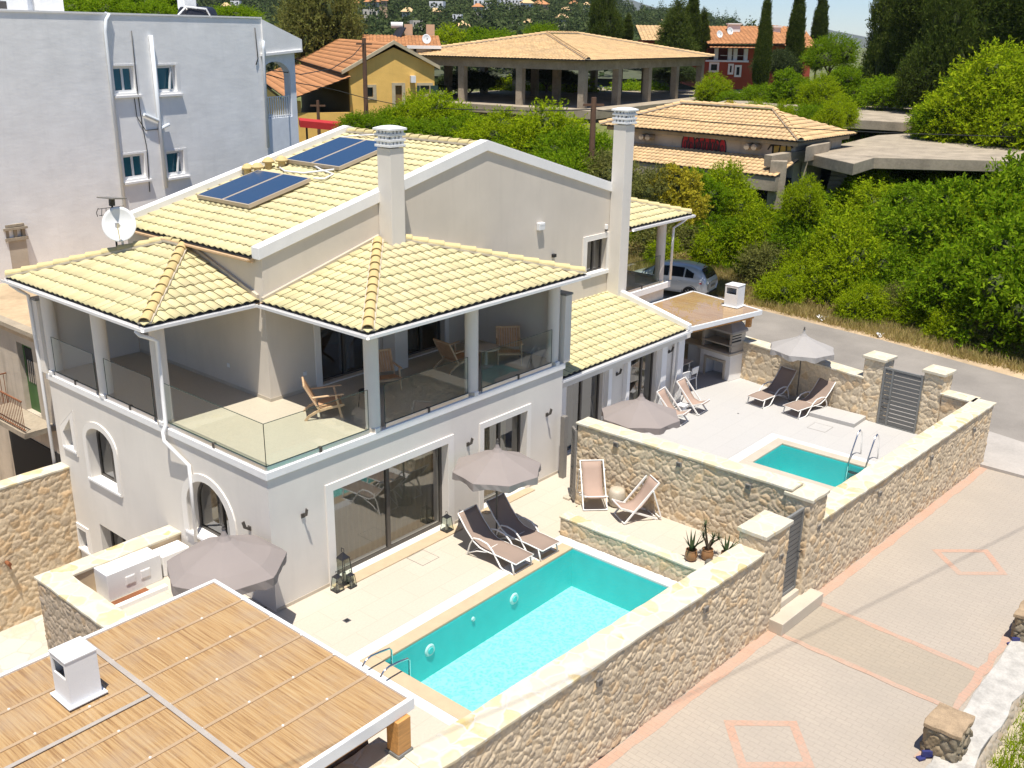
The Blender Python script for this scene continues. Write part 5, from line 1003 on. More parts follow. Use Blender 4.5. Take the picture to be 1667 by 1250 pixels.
# deck chairs: local x: front +, back -
def mk_deckchair():
    e=thing('deck_chair','deck chair','deck chair'); W=.29
    for s in (-1,1):
        MB().beam((.34,s*W,.02),(-.52,s*W,.98),.028,.045).build('back_rail',M['whitemetal'],e,bev=.004)
        MB().beam((-.52,s*(W-.04),.02),(.42,s*(W-.04),.42),.028,.045).build('seat_rail',M['whitemetal'],e,bev=.004)
        MB().beam((-.36,s*(W+.03),.80),(-.62,s*(W+.03),.04),.022,.035).build('prop_strut',M['whitemetal'],e,bev=.003)
    for p in ((.34,.03),(-.52,.97),(-.52,.03),(.42,.42),(-.6,.05)): MB().tube([(p[0],-W,p[1]),(p[0],W,p[1])],.016,8).build('cross_bar',M['whitemetal'],e)
    prof=[(-.53,.99),(-.42,.80),(-.27,.56),(-.1,.36),(.08,.30),(.28,.33),(.43,.43),(.45,.41),(.43,.38)]; vs=[]
    for a,b in prof:
        for k in range(5): t=-1+k/2; vs.append((a,t*(W-.05),b-.012*(1-t*t)))
    mb=MB(); mb.add(vs,[(i*5+k,(i+1)*5+k,(i+1)*5+k+1,i*5+k+1) for i in range(len(prof)-1) for k in range(4)]); o=mb.build('sling',M['slingpale'],e,smooth=True); s=o.modifiers.new('s','SOLIDIFY'); s.thickness=.008
    return e
st={}
def ang(dx,dy): return math.atan2(dy,dx)
for (x,y,z,rz,l) in ((7.78,-3.62,.505,ang(-.75,.45),'deck chair on the stone platform turned sideways beside the ceramic stool'),(7.72,-2.5,.505,ang(-.62,-.62),'deck chair on the stone platform seen straight from the front'),(16.3,-.25,0,ang(.05,-1),'deck chair on the pale deck nearer the outdoor kitchen'),(15.05,-.3,0,ang(.12,-1),'deck chair on the pale deck half hidden by the parasol')):
    e=first_or_copy(st,mk_deckchair); e.location=(x,y,z); e.rotation_euler=(0,0,rz); tag(e,l,'deck chair','white framed sling deck chairs')
e=thing('side_table','small white cube table between the two far deck chairs','side table',(15.65,-.2,0)); MB().box(15.5,-.36,.36,15.8,-.06,.4).build('table_top',M['white'],e,bev=.01); MB().box(15.54,-.32,0,15.76,-.1,.36).build('pedestal',M['white'],e,bev=.02)
e=thing('ceramic_stool','round pale ceramic stool with cut-outs on the stone platform','stool',(8.08,-2.95,.505)); MB().lathe([(.15,0),(.2,.08),(.225,.22),(.2,.38),(.17,.45),(.1,.462)],(8.08,-2.95,.505),28).build('stool_body',M['stool'],e,smooth=True)
mb=MB()
for k in range(8):
    a=k*math.pi/4+.3; c,s=math.cos(a),math.sin(a); P=np.array([8.08+c*.222,-2.95+s*.222,.505+.2]); t=np.array([-s,c,0]); mb.tube([P-t*.045,P-t*.02+np.array([0,0,.035]),P+t*.02+np.array([0,0,.035]),P+t*.045],.009,6)
mb.build('cut_out_rims',M['frame'],e)
# armchairs on the veranda
def mk_arm():
    e=thing('armchair','armchair','armchair'); W=.31
    for s in (-1,1):
        y=s*W; MB().beam((.36,y,0),(.24,y,.56),.035,.05).build('front_leg',M['wood'],e,bev=.008)
        mb=MB(); P=[(-.46,0),(-.38,.1),(-.2,.2),(.05,.27),(.42,.33)]
        for a,b in zip(P[:-1],P[1:]): mb.beam((a[0],y,a[1]),(b[0],y,b[1]),.035,.06)
        mb.build('rear_leg_rail',M['wood'],e,bev=.006); MB().beam((-.28,y,.54),(.42,y,.585),.06,.03).build('arm_rest',M['wood'],e,bev=.01); MB().beam((-.12,y,.2),(-.46,y,.84),.035,.045).build('back_post',M['wood'],e,bev=.008)
    mb=MB(); mb.beam((-.45,-W,.82),(-.45,W,.82),.035,.05); mb.beam((.36,-W,.3),(.36,W,.3),.035,.05); mb.beam((-.1,-W,.22),(-.1,W,.22),.035,.04); mb.build('cross_rail',M['wood'],e,bev=.006)
    mb=MB(); n=9
    for i in range(n):
        y=-W+.045+(2*W-.09)*i/(n-1); mb.beam((-.47,y,.84),(-.2,y,.34),.058,.007,(0,1,0) if 0 else (1,0,.5)); 
    mb.build('back_straps',M['leather'],e)
    mb=MB()
    for i in range(n):
        y=-W+.045+(2*W-.09)*i/(n-1); mb.beam((-.14,y,.27),(.36,y,.345),.058,.007)
    mb.build('seat_straps',M['leather'],e); return e
st={}
for (x,y,rz,l) in ((2.82,1.62,-.62,'wooden armchair half in the sun at the open corner of the terrace'),(5.0,2.0,-2.0,'wooden strap armchair in the shade behind the front column'),(7.25,1.75,-.1,'wooden strap armchair in the shade before the second balcony door'),(8.7,1.15,-2.35,'wooden strap armchair near the end wall of the veranda')):
    e=first_or_copy(st,mk_arm); e.location=(x,y,3.206); e.rotation_euler=(0,0,rz); tag(e,l,'armchair','wooden strap armchairs on the terrace')
e=thing('round_table','small pale round table between the two far terrace armchairs','table',(7.95,1.3,3.2)); MB().lathe([(.36,.5),(.36,.53)],(7.95,1.3,3.206),24).build('table_top',M['marble'],e); MB().lathe([(.2,0),(.05,.05),(.04,.5)],(7.95,1.3,3.206),16).build('pedestal',M['marble'],e)
e=thing('side_table','little black wire table beside the front terrace column','side table',(3.9,1.1,3.2)); MB().lathe([(.18,.42),(.18,.44)],(3.75,1.25,3.206),16).build('table_top',M['black'],e)
for k in range(3): a=k*2.1; MB().tube([(3.75+.15*math.cos(a),1.25+.15*math.sin(a),3.63),(3.75+.2*math.cos(a),1.25+.2*math.sin(a),3.21)],.01,5).build('leg',M['black'],e)
# lanterns
def mk_lant():
    e=thing('lantern','lantern','lantern'); h=.5; a=.12; b=.075
    mb=MB(); mb.box(-a,-a,0,a,a,.02)
    for sx,sy in ((1,1),(1,-1),(-1,1),(-1,-1)): mb.beam((sx*a*.94,sy*a*.94,.02),(sx*b,sy*b,h*.72),.014,.014)
    mb.box(-b-.01,-b-.01,h*.72,b+.01,b+.01,h*.74); mb.build('lantern_frame',M['black'],e)
    mb=MB(); z=h*.74; mb.add([(-b,-b,z),(b,-b,z),(b,b,z),(-b,b,z),(0,0,h*.9)],[(0,1,4),(1,2,4),(2,3,4),(3,0,4),(3,2,1,0)]); mb.tube([(0,-.03,h*.88),(0,-.03,h),(0,.03,h),(0,.03,h*.88)],.007,5); mb.build('lantern_roof',M['black'],e)
    mb=MB(); c=a*.9; d=b*.95; z0,z1=.02,h*.72; mb.add([(-c,-c,z0),(c,-c,z0),(c,c,z0),(-c,c,z0),(-d,-d,z1),(d,-d,z1),(d,d,z1),(-d,d,z1)],[(0,1,5,4),(1,2,6,5),(2,3,7,6),(3,0,4,7)]); mb.build('lantern_glass',M['railglass'],e)
    MB().lathe([(.035,.02),(.035,.14)],(0,0,0),12).build('candle',M['marble'],e); return e
st={}
for x,y,s,l in ((1.42,-.26,.92,'small black lantern in front at the left of the sliding door'),(1.72,-.13,1.3,'tall black lantern behind at the left of the sliding door'),(1.72,-.36,.8,'smallest black lantern, right of the left door lanterns'),(4.98,-.12,1.0,'black lantern at the right end of the sliding door')):
    e=first_or_copy(st,mk_lant); e.location=(x,y,0.03 if y>-.3 and x>1.45 else 0); e.scale=(s,s,s if s<1.25 else 1.65); tag(e,l,'lantern','black metal lanterns by the sliding door')
# pool ladders
e=thing('pool_ladder','low chrome grab rails at the near corner of the large pool','pool ladder',(0,-3.1,0),group='steel pool ladders')
for y in (-3.0,-3.5): MB().tube([(-.32,y,.005),(-.28,y,.2),(-.18,y,.3),(-.05,y,.33),(.2,y,.3),(.42,y,.26),(.47,y,.2),(.47,y,-.6)],.021,10).build('handrail',M['chrome'],e,smooth=True)
mb=MB()
for z in (-.22,-.5): mb.box(.42,-3.47,z-.015,.52,-3.03,z+.015)
mb.build('steps',M['black'],e)
e=thing('pool_ladder','tall curved grab rails at the small pool behind the wall','pool ladder',(16,-6.2,0),group='steel pool ladders')
for y in (-5.75,-6.25): MB().tube([(16.55,y,.005),(16.5,y,.45),(16.4,y,.72),(16.25,y,.85),(16.12,y,.8),(15.9,y,.45),(15.7,y,.1),(15.66,y,-.5)],.021,10).build('handrail',M['chrome'],e,smooth=True)
mb=MB()
for z in (-.25,-.5): mb.box(15.62,-6.22,z-.015,15.74,-5.78,z+.015)
mb.build('steps',M['black'],e)
# pots
def potplant(x,y,z,lbl,kind,s=1):
    e=thing('potted_plant',lbl,'potted plant',(x,y,z)); MB().lathe([(.10*s,0),(.15*s,.05*s),(.165*s,.15*s),(.15*s,.25*s),(.135*s,.28*s),(.15*s,.3*s),(.13*s,.3*s),(.12*s,.26*s),(0,.25*s)],(x,y,z),24).build('pot',M['terrapot'],e,smooth=True)
    mb=MB(); r=random.Random(int(x*100)); n=11 if kind=='aloe' else 0
    for i in range(n):
        a=i*2.4; t=.12+.05*(i%3); hh=(.62 if i<4 else .4)*s*r.uniform(.85,1.15); w_=.045*s; d=np.array([math.cos(a),math.sin(a),0]); sd=np.array([-d[1],d[0],0]); b=np.array([x,y,z+.25*s]); P=[b,b+d*t*.5+np.array([0,0,hh*.45]),b+d*t*(1.0 if i<4 else 1.8)+np.array([0,0,hh])]
        vs=[P[0]-sd*w_,P[0]+sd*w_,P[0]+d*.02,P[1]-sd*w_*.8,P[1]+sd*w_*.8,P[1]+d*.02,P[2]]; mb.add(vs,[(0,1,4,3),(1,2,5,4),(2,0,3,5),(3,4,6),(4,5,6),(5,3,6)])
    if n: mb.build('leaves',M['leaf_pl'],e)
    if kind=='dracaena':
        mb=MB(); hd=[(-.16,.05,.62),(.1,-.06,.5),(.28,-.1,.42),(-.02,.1,.8)]
        for dx,dy,dz in hd: mb.tube([(x,y,z+.25),(x+dx*.5,y+dy*.5,z+.25+dz*.35),(x+dx,y+dy,z+dz)],[.03,.025,.018],6)
        mb.build('stems',M['bark'],e); mb=MB()
        for dx,dy,dz in hd:
            for i in range(46):
                d=np.array([r.gauss(0,1),r.gauss(0,1),r.gauss(.4,.9)]); d/=np.linalg.norm(d); b=np.array([x+dx,y+dy,z+dz]); sd=np.cross(d,[.3,.2,1.]); sd/=np.linalg.norm(sd); L=r.uniform(.16,.24); mb.add([b-sd*.011,b+sd*.011,b+d*L],[(0,1,2)])
        mb.build('leaves',M['leaf_pl'],e)
    return e
potplant(6.95,-5.75,.505,'agave in a round banded clay pot at the end of the platform','aloe',.85)
potplant(7.22,-6.0,.505,'branching spiky plant in a clay pot partly behind the wall coping','dracaena',.85)
potplant(7.42,-6.35,.505,'upright slender succulent just behind the wall coping, next to the pillar','aloe',.75)
e=thing('stone_ball','small dark round stone beside the potted plants','stone',(7.0,-6.35,.505)); MB().lathe([(.0,0),(.09,.01),(.11,.08),(.08,.14),(0,.16)],(6.98,-6.2,.505),14).build('stone_body',M['concretedk'],e,smooth=True)
e=thing('planter_pot','black plastic pot in the shade behind the far loungers','pot',(20.1,-2.0,0)); MB().lathe([(.2,0),(.27,.3),(.29,.32),(.27,.33),(.25,.3),(0,.28)],(20.05,-2.6,0),20).build('pot_body',M['rubber'],e,smooth=True); MB().lathe([(0,.29),(.24,.295)],(20.05,-2.6,0),20).build('soil',M['dirt'],e)
# barbecue
e=thing('barbecue_oven','built-in stone barbecue with hood beside the outdoor kitchen','barbecue',(20,1,0)); bx,by=19.78,.52
BR=Matrix.Rotation(-.17,4,'Z')
def bb(name,boxes,mat,parent,bev=.01):
    mb=MB()
    for b in boxes: mb.box(*b)
    mb.v=[tuple(BR@Vector((v[0],v[1],v[2]))+Vector((19.72,.36,0))) for v in mb.v]; return mb.build(name,M[mat],parent,bev=bev)
# local: x along front (0..?), front faces -x, side faces -y ; oven width along y 0..1.1, depth x 0..0.7
bb('base',[(0,0,0,.75,.2,.95),(0,1.15,0,.75,1.35,.95),(.0,.2,.72,.75,1.15,.95),(.55,.2,0,.75,1.15,.72)],'trim',e)
bb('arch_frame',[(-.03,.2,0,.02,.28,.62),(-.03,1.07,0,.02,1.15,.62),(-.03,.2,.62,.02,1.15,.7)],'marble',e,.004)
bb('counter',[(-.14,-.05,.95,.8,1.4,1.03)],'marble',e)
bb('fire_box',[(.02,.0,1.03,.75,.12,1.72),(.02,1.23,1.03,.75,1.35,1.72),(.62,.12,1.03,.75,1.23,1.72),(-.02,.0,1.25,.62,1.3,1.3)],'marble',e)
bb('side_shelf',[(-.01,.0-.012,1.4,.5,.0,1.46),(.0,-.012,1.52,.5,0,1.56),(0,-.012,1.62,.5,0,1.66)],'black',e,.002)
mb=MB(); vs=[(-.08,-.06,1.72),(.8,-.06,1.72),(.8,1.4,1.72),(-.08,1.4,1.72),(-.08,-.06,1.8),(.8,-.06,1.8),(.8,1.4,1.8),(-.08,1.4,1.8),(.28,.45,2.3),(.66,.45,2.3),(.66,.9,2.3),(.28,.9,2.3),(.3,.48,2.62),(.62,.48,2.62),(.62,.86,2.62),(.3,.86,2.62)]
vs=[tuple(BR@Vector(v)+Vector((19.72,.36,0))) for v in vs]; fs=[(3,2,1,0)]
for a in (0,4,8): fs+=[(a+i,a+(i+1)%4,a+4+(i+1)%4,a+4+i) for i in range(4)]
mb.add(vs,fs); mb.build('hood',M['concrete2'] if 'concrete2' in M else M['trimgrey'],e,bev=.01) if False else mb.build('hood',M['conc_lt'],e,bev=.01)
e=thing('kitchen_counter','outdoor kitchen counter with inset sink below the far bamboo roof','counter',(19.2,2.6,0)); mb=MB(); mb.box(17.4,2.5,.86,20.3,3.05,.92); mb.box(20.2,1.75,.86,20.75,3.0,.921); mb.build('worktop',M['marble'],e,bev=.006); MB().box(17.5,2.6,0,17.62,3.05,.86).build('counter_support',M['white'],e); MB().box(18.6,2.6,0,18.72,3.05,.86).build('counter_support',M['white'],e); MB().box(20.3,1.8,0,20.7,2.4,.86).build('counter_support',M['white'],e); MB().box(18.95,2.62,.9,19.5,2.95,.925).build('sink',M['alu'],e); MB().box(18.75,2.65,.02,19.5,3.0,.84).build('fridge',M['gatemetal'],e); MB().tube([(19.2,3.0,.92),(19.2,3.0,1.2),(19.2,2.85,1.22)],.015,6).build('tap',M['chrome'],e)
e=thing('dining_table','pale dining table under the far bamboo roof','table',(18.2,1.6,0)); MB().box(17.55,1.35,.72,18.9,2.1,.75).build('table_top',M['marble'],e,bev=.004)
for x,y in ((17.65,1.45),(18.8,1.45),(17.65,2.0),(18.8,2.0)): MB().tube([(x,y,0),(x,y,.72)],.022,6).build('leg',M['white'],e)
def mk_chair():
    e=thing('dining_chair','chair','chair'); mb=MB(); mb.box(-.22,-.22,.43,.22,.22,.46); mb.build('seat',M['white'],e,bev=.015)
    for x,y in ((-.2,-.2),(.2,-.2),(-.2,.2),(.2,.2)): MB().tube([(x*1.12,y*1.12,0),(x,y,.43)],[.014,.02],8).build('leg',M['white'],e)
    mb=MB(); 
    for y in (-.2,.2): mb.tube([(-.2,y,.44),(-.24,y,.68),(-.28,y*.9,.86)],.017,8)
    mb.tube([(-.28,-.18,.86),(-.3,0,.88),(-.28,.18,.86)],.017,8); mb.tube([(.2,-.2,.44),(.16,-.24,.66),(-.23,-.22,.66)],.015,8); mb.tube([(.2,.2,.44),(.16,.24,.66),(-.23,.22,.66)],.015,8)
    mb.add([(-.25,-.17,.62),(-.25,.17,.62),(-.285,.16,.85),(-.285,-.16,.85)],[(0,1,2,3)]); mb.build('back_frame',M['white'],e); return e
st={}
for x,y,rz,l in ((17.35,.95,1.4,'white plastic chair nearest the wing wall under the far bamboo roof'),(18.0,1.0,1.5,'white plastic chair nearer the barbecue under the far bamboo roof')):
    e=first_or_copy(st,mk_chair); e.location=(x,y,0); e.rotation_euler=(0,0,rz); tag(e,l,'chair','white plastic dining chairs')
# interior: sofa and table behind the sliding door
e=thing('sofa','pale sofa seen dimly through the large sliding door','sofa',(3,2,.02)); MB().box(2.2,1.9,.05,4.2,2.8,.42).build('seat',M['stool'],e,bev=.06); MB().box(2.2,2.6,.42,4.2,2.85,.85).build('backrest',M['stool'],e,bev=.06)
# ================================================================= CAR
def car(P,rz,lbl):
    e=thing('parked_car',lbl,'car',P,rz); L=2.18; Wd=.9
    # sections along x (rear -, front +): (x, half width bottom, half width belt, half width roof, z bottom, z belt, z roof)
    secs=[(-2.18,.66,.70,.60,.42,.80,.86),(-2.12,.80,.82,.70,.30,.95,1.02),(-1.95,.86,.87,.64,.24,1.00,1.30),(-1.55,.89,.89,.62,.22,1.02,1.53),(-1.0,.90,.90,.63,.22,1.01,1.60),(-.3,.90,.90,.64,.22,.99,1.61),(.35,.90,.90,.62,.22,.97,1.55),(.75,.90,.89,.66,.22,.96,1.30),(1.2,.89,.87,.76,.22,.94,1.02),(1.6,.87,.84,.72,.24,.86,.92),(1.95,.80,.76,.62,.28,.74,.79),(2.14,.64,.60,.5,.36,.62,.66)]
    body=[];N=0
    def prof(s,top_):
        x,wb,wm,wr,z0,zb,zr=s; return [(x,-wb*.9,z0),(x,-wb,z0+.12),(x,-wm-.02,(z0+zb)/2),(x,-wm,zb)]+([(x,-wr,zr-.03),(x,-wr*.7,zr),(x,0,zr+.025),(x,wr*.7,zr),(x,wr,zr-.03)] if top_ else [])+[(x,wm,zb),(x,wm+.02,(z0+zb)/2),(x,wb,z0+.12),(x,wb*.9,z0)]
    mb=MB(); vs=[p for s in secs for p in prof(s,True)]; n=13; fs=[]; mm=[]
    for i in range(len(secs)-1):
        for k in range(n-1): fs.append((i*n+k,i*n+k+1,(i+1)*n+k+1,(i+1)*n+k))
        fs.append((i*n+n-1,i*n,(i+1)*n,(i+1)*n+n-1))
    fs.append(tuple(range(n))); fs.append(tuple((len(secs)-1)*n+k for k in range(n))[::-1]); mb.add(vs,fs); o=mb.build('body',M['carpaint'],None,smooth=True); o.parent=e
    s=o.modifiers.new('sub','SUBSURF'); s.levels=2; s.render_levels=2
    def part(name,mb,mat,sm=False,par=e): o=mb.build(name,M[mat],None,smooth=sm); o.parent=par; return o
    def lerp(x,idx):
        for a,b in zip(secs[:-1],secs[1:]):
            if a[0]<=x<=b[0]: t=(x-a[0])/(b[0]-a[0]); return a[idx]+(b[idx]-a[idx])*t
    def glassside(x0,x1,s,name,tp0=.9,tp1=.9,n=6):
        mb=MB(); vs=[]
        for i in range(n+1):
            x=x0+(x1-x0)*i/n; wm,wr,zb,zr=lerp(x,2),lerp(x,3),lerp(x,5),lerp(x,6)
            for t in (.1,.86*(tp0+(tp1-tp0)*i/n)/.9): vs.append((x,s*((wm+(wr-wm)*t)+.012-.02*math.sin(math.pi*t)*0),zb+(zr-.03-zb)*t))
        mb.add(vs,[(2*i,2*i+2,2*i+3,2*i+1) for i in range(n)]); return part(name,mb,'carglass')
    for s_ in (-1,1):
        glassside(-1.0,-.32,s_,'rear_side_window'); glassside(-.24,.55,s_,'front_side_window'); glassside(-1.5,-1.08,s_,'quarter_window',.55,.85,3)
        mb=MB(); mb.add([(-2.0,s_*.80,.95),(-2.15,s_*.62,.88),(-2.15,s_*.60,.74),(-2.08,s_*.8,.74),(-1.8,s_*.90,.86)],[(0,1,2,3,4) if s_<0 else (4,3,2,1,0)]); mb.v=[(a-.012,b*1.015,c) for a,b,c in mb.v]; part('tail_light',mb,'redlamp')
        mb=MB(); mb.add([(1.95,s_*.74,.72),(2.1,s_*.56,.66),(2.12,s_*.56,.56),(1.98,s_*.78,.58),(1.7,s_*.86,.76)],[(0,1,2,3,4)]); mb.v=[(a+.01,b*1.015,c) for a,b,c in mb.v]; part('headlight',mb,'alu')
        mb=MB(); mb.lathe([(.02,0),(.1,.05),(.06,.12)],(0,0,0),8); mb.v=[(.62+a*.6,s_*(.98)+b*.5,1.0+c) for a,b,c in mb.v]; part('wing_mirror',mb,'carpaint',True)
        part('door_handle',MB().box(-.9,s_*.905,.84,-.74,s_*.93,.87),'alu')
        for x in (-1.36,1.32):
            mb=MB(); mb.tube([(x,s_*.74,.32),(x,s_*.93,.32)],.335,28); w_=part('wheel',mb,'rubber'); mb=MB(); mb.tube([(x,s_*.925,.32),(x,s_*.945,.32)],.2,20)
            part('rim',mb,'dark',par=w_); mb=MB()
            for k in range(9): a=k*2*math.pi/9; mb.beam((x,s_*.95,.32),(x+.2*math.cos(a),s_*.95,.32+.2*math.sin(a)),.02,.045,(0,1,0))
            mb.tube([(x,s_*.945,.32),(x,s_*.96,.32)],.05,10); mb.lathe; part('spokes',mb,'alu',par=w_)
            # arch lip
            part('wheel_arch',MB().tube([(x+.385*math.cos(t),s_*.885,.32+.385*math.sin(t)) for t in np.linspace(0,math.pi,14)],.022,6),'rubber')
    mb=MB(); vs=[]
    for i,(x,z,w_) in enumerate(((-2.07,1.06,.62),(-2.0,1.22,.6),(-1.86,1.38,.55),(-1.74,1.47,.5))): vs+=[(x-.03,-w_,z),(x-.055,0,z+.01),(x-.03,w_,z)]
    mb.add(vs,[(i*3+k,i*3+k+1,(i+1)*3+k+1,(i+1)*3+k)[::-1] for i in range(3) for k in range(2)]); part('rear_window',mb,'carglass',True)
    mb=MB(); vs=[]
    for x,z,w_ in ((.5,1.5,.56),(.75,1.33,.62),(1.0,1.17,.68),(1.15,1.07,.7)): vs+=[(x+.02,-w_,z),(x+.05,0,z+.03),(x+.02,w_,z)]
    mb.add(vs,[(i*3+k,i*3+k+1,(i+1)*3+k+1,(i+1)*3+k) for i in range(3) for k in range(2)]); part('windscreen',mb,'carglass',True)
    part('number_plate',MB().box(-2.215,-.26,.62,-2.2,.26,.73),'tanmetal'); part('bumper_insert',MB().box(-2.19,-.6,.32,-2.14,.6,.4),'rubber'); part('roof_antenna',MB().tube([(-1.35,0,1.6),(-1.45,0,1.7)],.012,5),'black'); part('brake_light',MB().box(-1.75,-.14,1.5,-1.72,.14,1.53),'redlamp')
    return e
car((30.7,9.7,-.38),math.radians(100),'silver hatchback parked on the road behind the rear veranda')
# shadow of a second vehicle outside, litter
for p,l,s in ((PZ(1338,520,-.35),'white plastic litter on the dry roadside',.25),(PZ(1432,548,-.35),'tiny pale litter on the road edge by the bushes',.15)):
    mb=MB(); r=random.Random(5)
    for i in range(5): mb.beam((p.x+r.uniform(-s,s),p.y+r.uniform(-s,s),-.33),(p.x+r.uniform(-s,s),p.y+r.uniform(-s,s),-.2),.25*s,.02)
    tag(mb.build('litter',M['white'],loc=(p.x,p.y,-.38)),l,'litter')
# overhead cable passing above the court (its shadow crosses the pavers)
def shadow_src(x,y,h): k=h/SUNV.z; return (x+SUNV.x*k,y+SUNV.y*k,ZP+h)
a=shadow_src(22,-11.95,16);b=shadow_src(-14,-3.1,16)
e=thing('overhead_cable','dark overhead cable crossing above the paved court','cable',((a[0]+b[0])/2,(a[1]+b[1])/2,a[2])); MB().tube([tuple(np.array(a)+(np.array(b)-np.array(a))*t+np.array([0,0,-.5*math.sin(math.pi*t)])) for t in np.linspace(-.5,1.5,20)],.014,6).build('wire',M['rubber'],e)
# ================================================================= BACKGROUND
def PG(px,py,lo=28,hi=400):
    D=lo
    while D<hi:
        p=PD(px,py,D)
        if p.z<float(gz(p.x,p.y)): return Vector((p.x,p.y,float(gz(p.x,p.y))))
        D+=.4
    p=PD(px,py,hi); return p
class Fac:      # vertical plane through a photo pixel at distance D, azimuth az: local x along it, local y behind it
    def __init__(s,px,py,D,az): s.A=PD(px,py,D); s.az=az; s.d=(math.cos(az),math.sin(az)); s.n=(-math.sin(az),math.cos(az))
    def __call__(s,px,py,off=0):
        r=PD(px,py,1)-Vector(CAM); P0=(s.A.x+s.n[0]*off,s.A.y+s.n[1]*off)
        t=((P0[0]-CAM[0])*s.n[0]+(P0[1]-CAM[1])*s.n[1])/(r.x*s.n[0]+r.y*s.n[1]); p=Vector(CAM)+r*t
        return ((p.x-s.A.x)*s.d[0]+(p.y-s.A.y)*s.d[1], p.z-s.A.z)
def seat(e,F): e.location=F.A; e.rotation_euler=(0,0,F.az)
# ---- big pale building on the left
az0=math.radians(12.3); F=Fac(0,18.5,36,az0); e=thing('apartment_building','big pale blue white rendered building behind the villa with four small windows','building')
def q(F,*pts): return [F(*p) for p in pts]
sR,zR=F(424,31); s2,z2=F(487,64); s3,z3=F(490,222)
def wrect(F,x0,y0,x1,y1,inset=.0): a=F(x0,y1);b=F(x1,y0); return rect(a[0]+inset,a[1]+inset,b[0]-inset,b[1]-inset)
wins=[(188,107,217,152),(259,106,285,150),(204,249,234,293),(274,244,298,286)]
holes=[wrect(F,*w_) for w_ in wins]
base=-15.2
MB().panel('y',0,[(-14,base),(sR,base),(sR,zR),(-14,.05)],holes,.3).box(-14,.3,base,sR,14,-.35).build('main_walls',M['blueplaster'],None).parent=e
MB().box(-14,-.03,.0,sR+.05,.3,.06).build('parapet_cap',M['trim'],None).parent=e
def bp(mb,name,mat,par=None,**k): o=mb.build(name,M[mat],None,**k); o.parent=par or e; return o
for i,h in enumerate(holes):
    a0,z0,a1,z1=h[0][0],h[0][1],h[2][0],h[2][1]; mb=MB(); t=.09
    mb.panel('y',-.012,rect(a0-.14,z0-.14,a1+.16,z1+.07),[rect(a0+.0005,z0,a1,z1)],.013); bp(mb,'window_surround','trim')
    mb=MB(); mb.box(a0-.1,-.1,z0-.16,a1+.2,.05,z0-.08); bp(mb,'window_sill','trim')
    mb=MB(); mb.panel('y',.1,rect(a0,z0,a1,z1),[rect(a0+t,z0+t,(a0+a1)/2-t*.5,z1-t),rect((a0+a1)/2+t*.5,z0+t,a1-t,z1-t)] if i%2==0 else [rect(a0+t,z0+t,a1-t,z1-t)],.06); w_=bp(mb,'window','white')
    bp(MB().box(a0+.02,.13,z0+.02,a1-.02,.14,z1-.02),'pane','bluepane',w_)
    if i%2: bp(MB().beam((a1-.35,.02,z0+.1),(a1-.2,.05,z1-.1),.05,.07,(1,0,0)),'open_sash','white',w_)
# bay with arched balcony
al,zl_=F(430,157);ar,_=F(478,157); zsp=F(455,125)[1]; ztop=F(455,100)[1]; zb=F(455,192)[1]; cc_=(al+ar)/2
AL=[(al,zb),(ar,zb)]+[(cc_+(ar-al)/2*math.cos(math.pi*i/14),zsp+(ztop-zsp)*math.sin(math.pi*i/14)) for i in range(15)]
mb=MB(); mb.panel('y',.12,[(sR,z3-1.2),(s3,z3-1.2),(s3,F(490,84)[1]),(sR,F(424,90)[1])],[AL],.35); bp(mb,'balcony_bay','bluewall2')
mb=MB(); mb.panel('y',-.06,[(sR+.003,F(424,88)[1]),(s2+.1,F(488,81)[1]),(s2+.1,F(488,64)[1]),(sR+.003,zR)],[],.5); bp(mb,'sloped_parapet','blueplaster'); mb=MB(); a_=F(424,88);b_=F(489,81); mb.extr([(a_[0],-.12,a_[1]-.08),(b_[0],-.12,b_[1]-.08),(b_[0],-.12,b_[1]+.02),(a_[0],-.12,a_[1]+.02)],(0,.6,0)); bp(mb,'parapet_ledge','trim')
mb=MB(); mb.box(sR,.5,base,sR+.05,8,zb-.2); mb.box(sR,.47,zb-.15,s3,3,zb); mb.box(sR-.3,3,zb,s3-.3,3.3,ztop+.8); mb.box(sR,.45,ztop+.5,s3,3,ztop+.62) ; bp(mb,'balcony_shell','blueplaster')
mb=MB(); zr_=F(455,157)[1]; mb.box(al,.2,zr_-.04,ar,.25,zr_); mb.box(al,.2,zb+.05,ar,.25,zb+.09); n=13
for i in range(n): x=al+(ar-al)*(i+.5)/n; mb.box(x-.03,.21,zb,x+.03,.24,zr_)
bp(mb,'balcony_railing','white')
def fpipe(F,pts,name,mat,r,off=-.08): return bp(MB().tube([(F(x,y)[0],off if len(o)==0 else o[0],F(x,y)[1]) for x,y,*o in pts],r,8),name,mat,smooth=True)
fpipe(F,[(182,22,.3),(176,24,-.05),(170,32),(169,50),(200,335)],'downpipe','trimblue',.06); fpipe(F,[(243,57),(268,305)],'downpipe','trimblue',.07); fpipe(F,[(425,66),(425,80),(433,240)],'downpipe','trimblue',.06,-.12)
bp(MB().tube([(F(232,186)[0],-.08,F(232,186)[1]),(F(255,196)[0],-.08,F(255,196)[1])],.06,8),'branch_pipe','trimblue'); bp(MB().tube([(F(259,209)[0],-.08,F(259,209)[1]),(F(272,202)[0],-.1,F(272,202)[1])],.06,8),'branch_pipe','trimblue')
fpipe(F,[(213,50),(222,140),(230,200),(238,240),(243,312)],'wall_cable','black',.015,-.03); fpipe(F,[(218,160),(222,190),(236,212),(256,210)],'wall_cable','black',.014,-.03); fpipe(F,[(414,45),(419,95),(416,105)],'wall_cable','black',.02,-.03)
M_=M
seat(e,F)
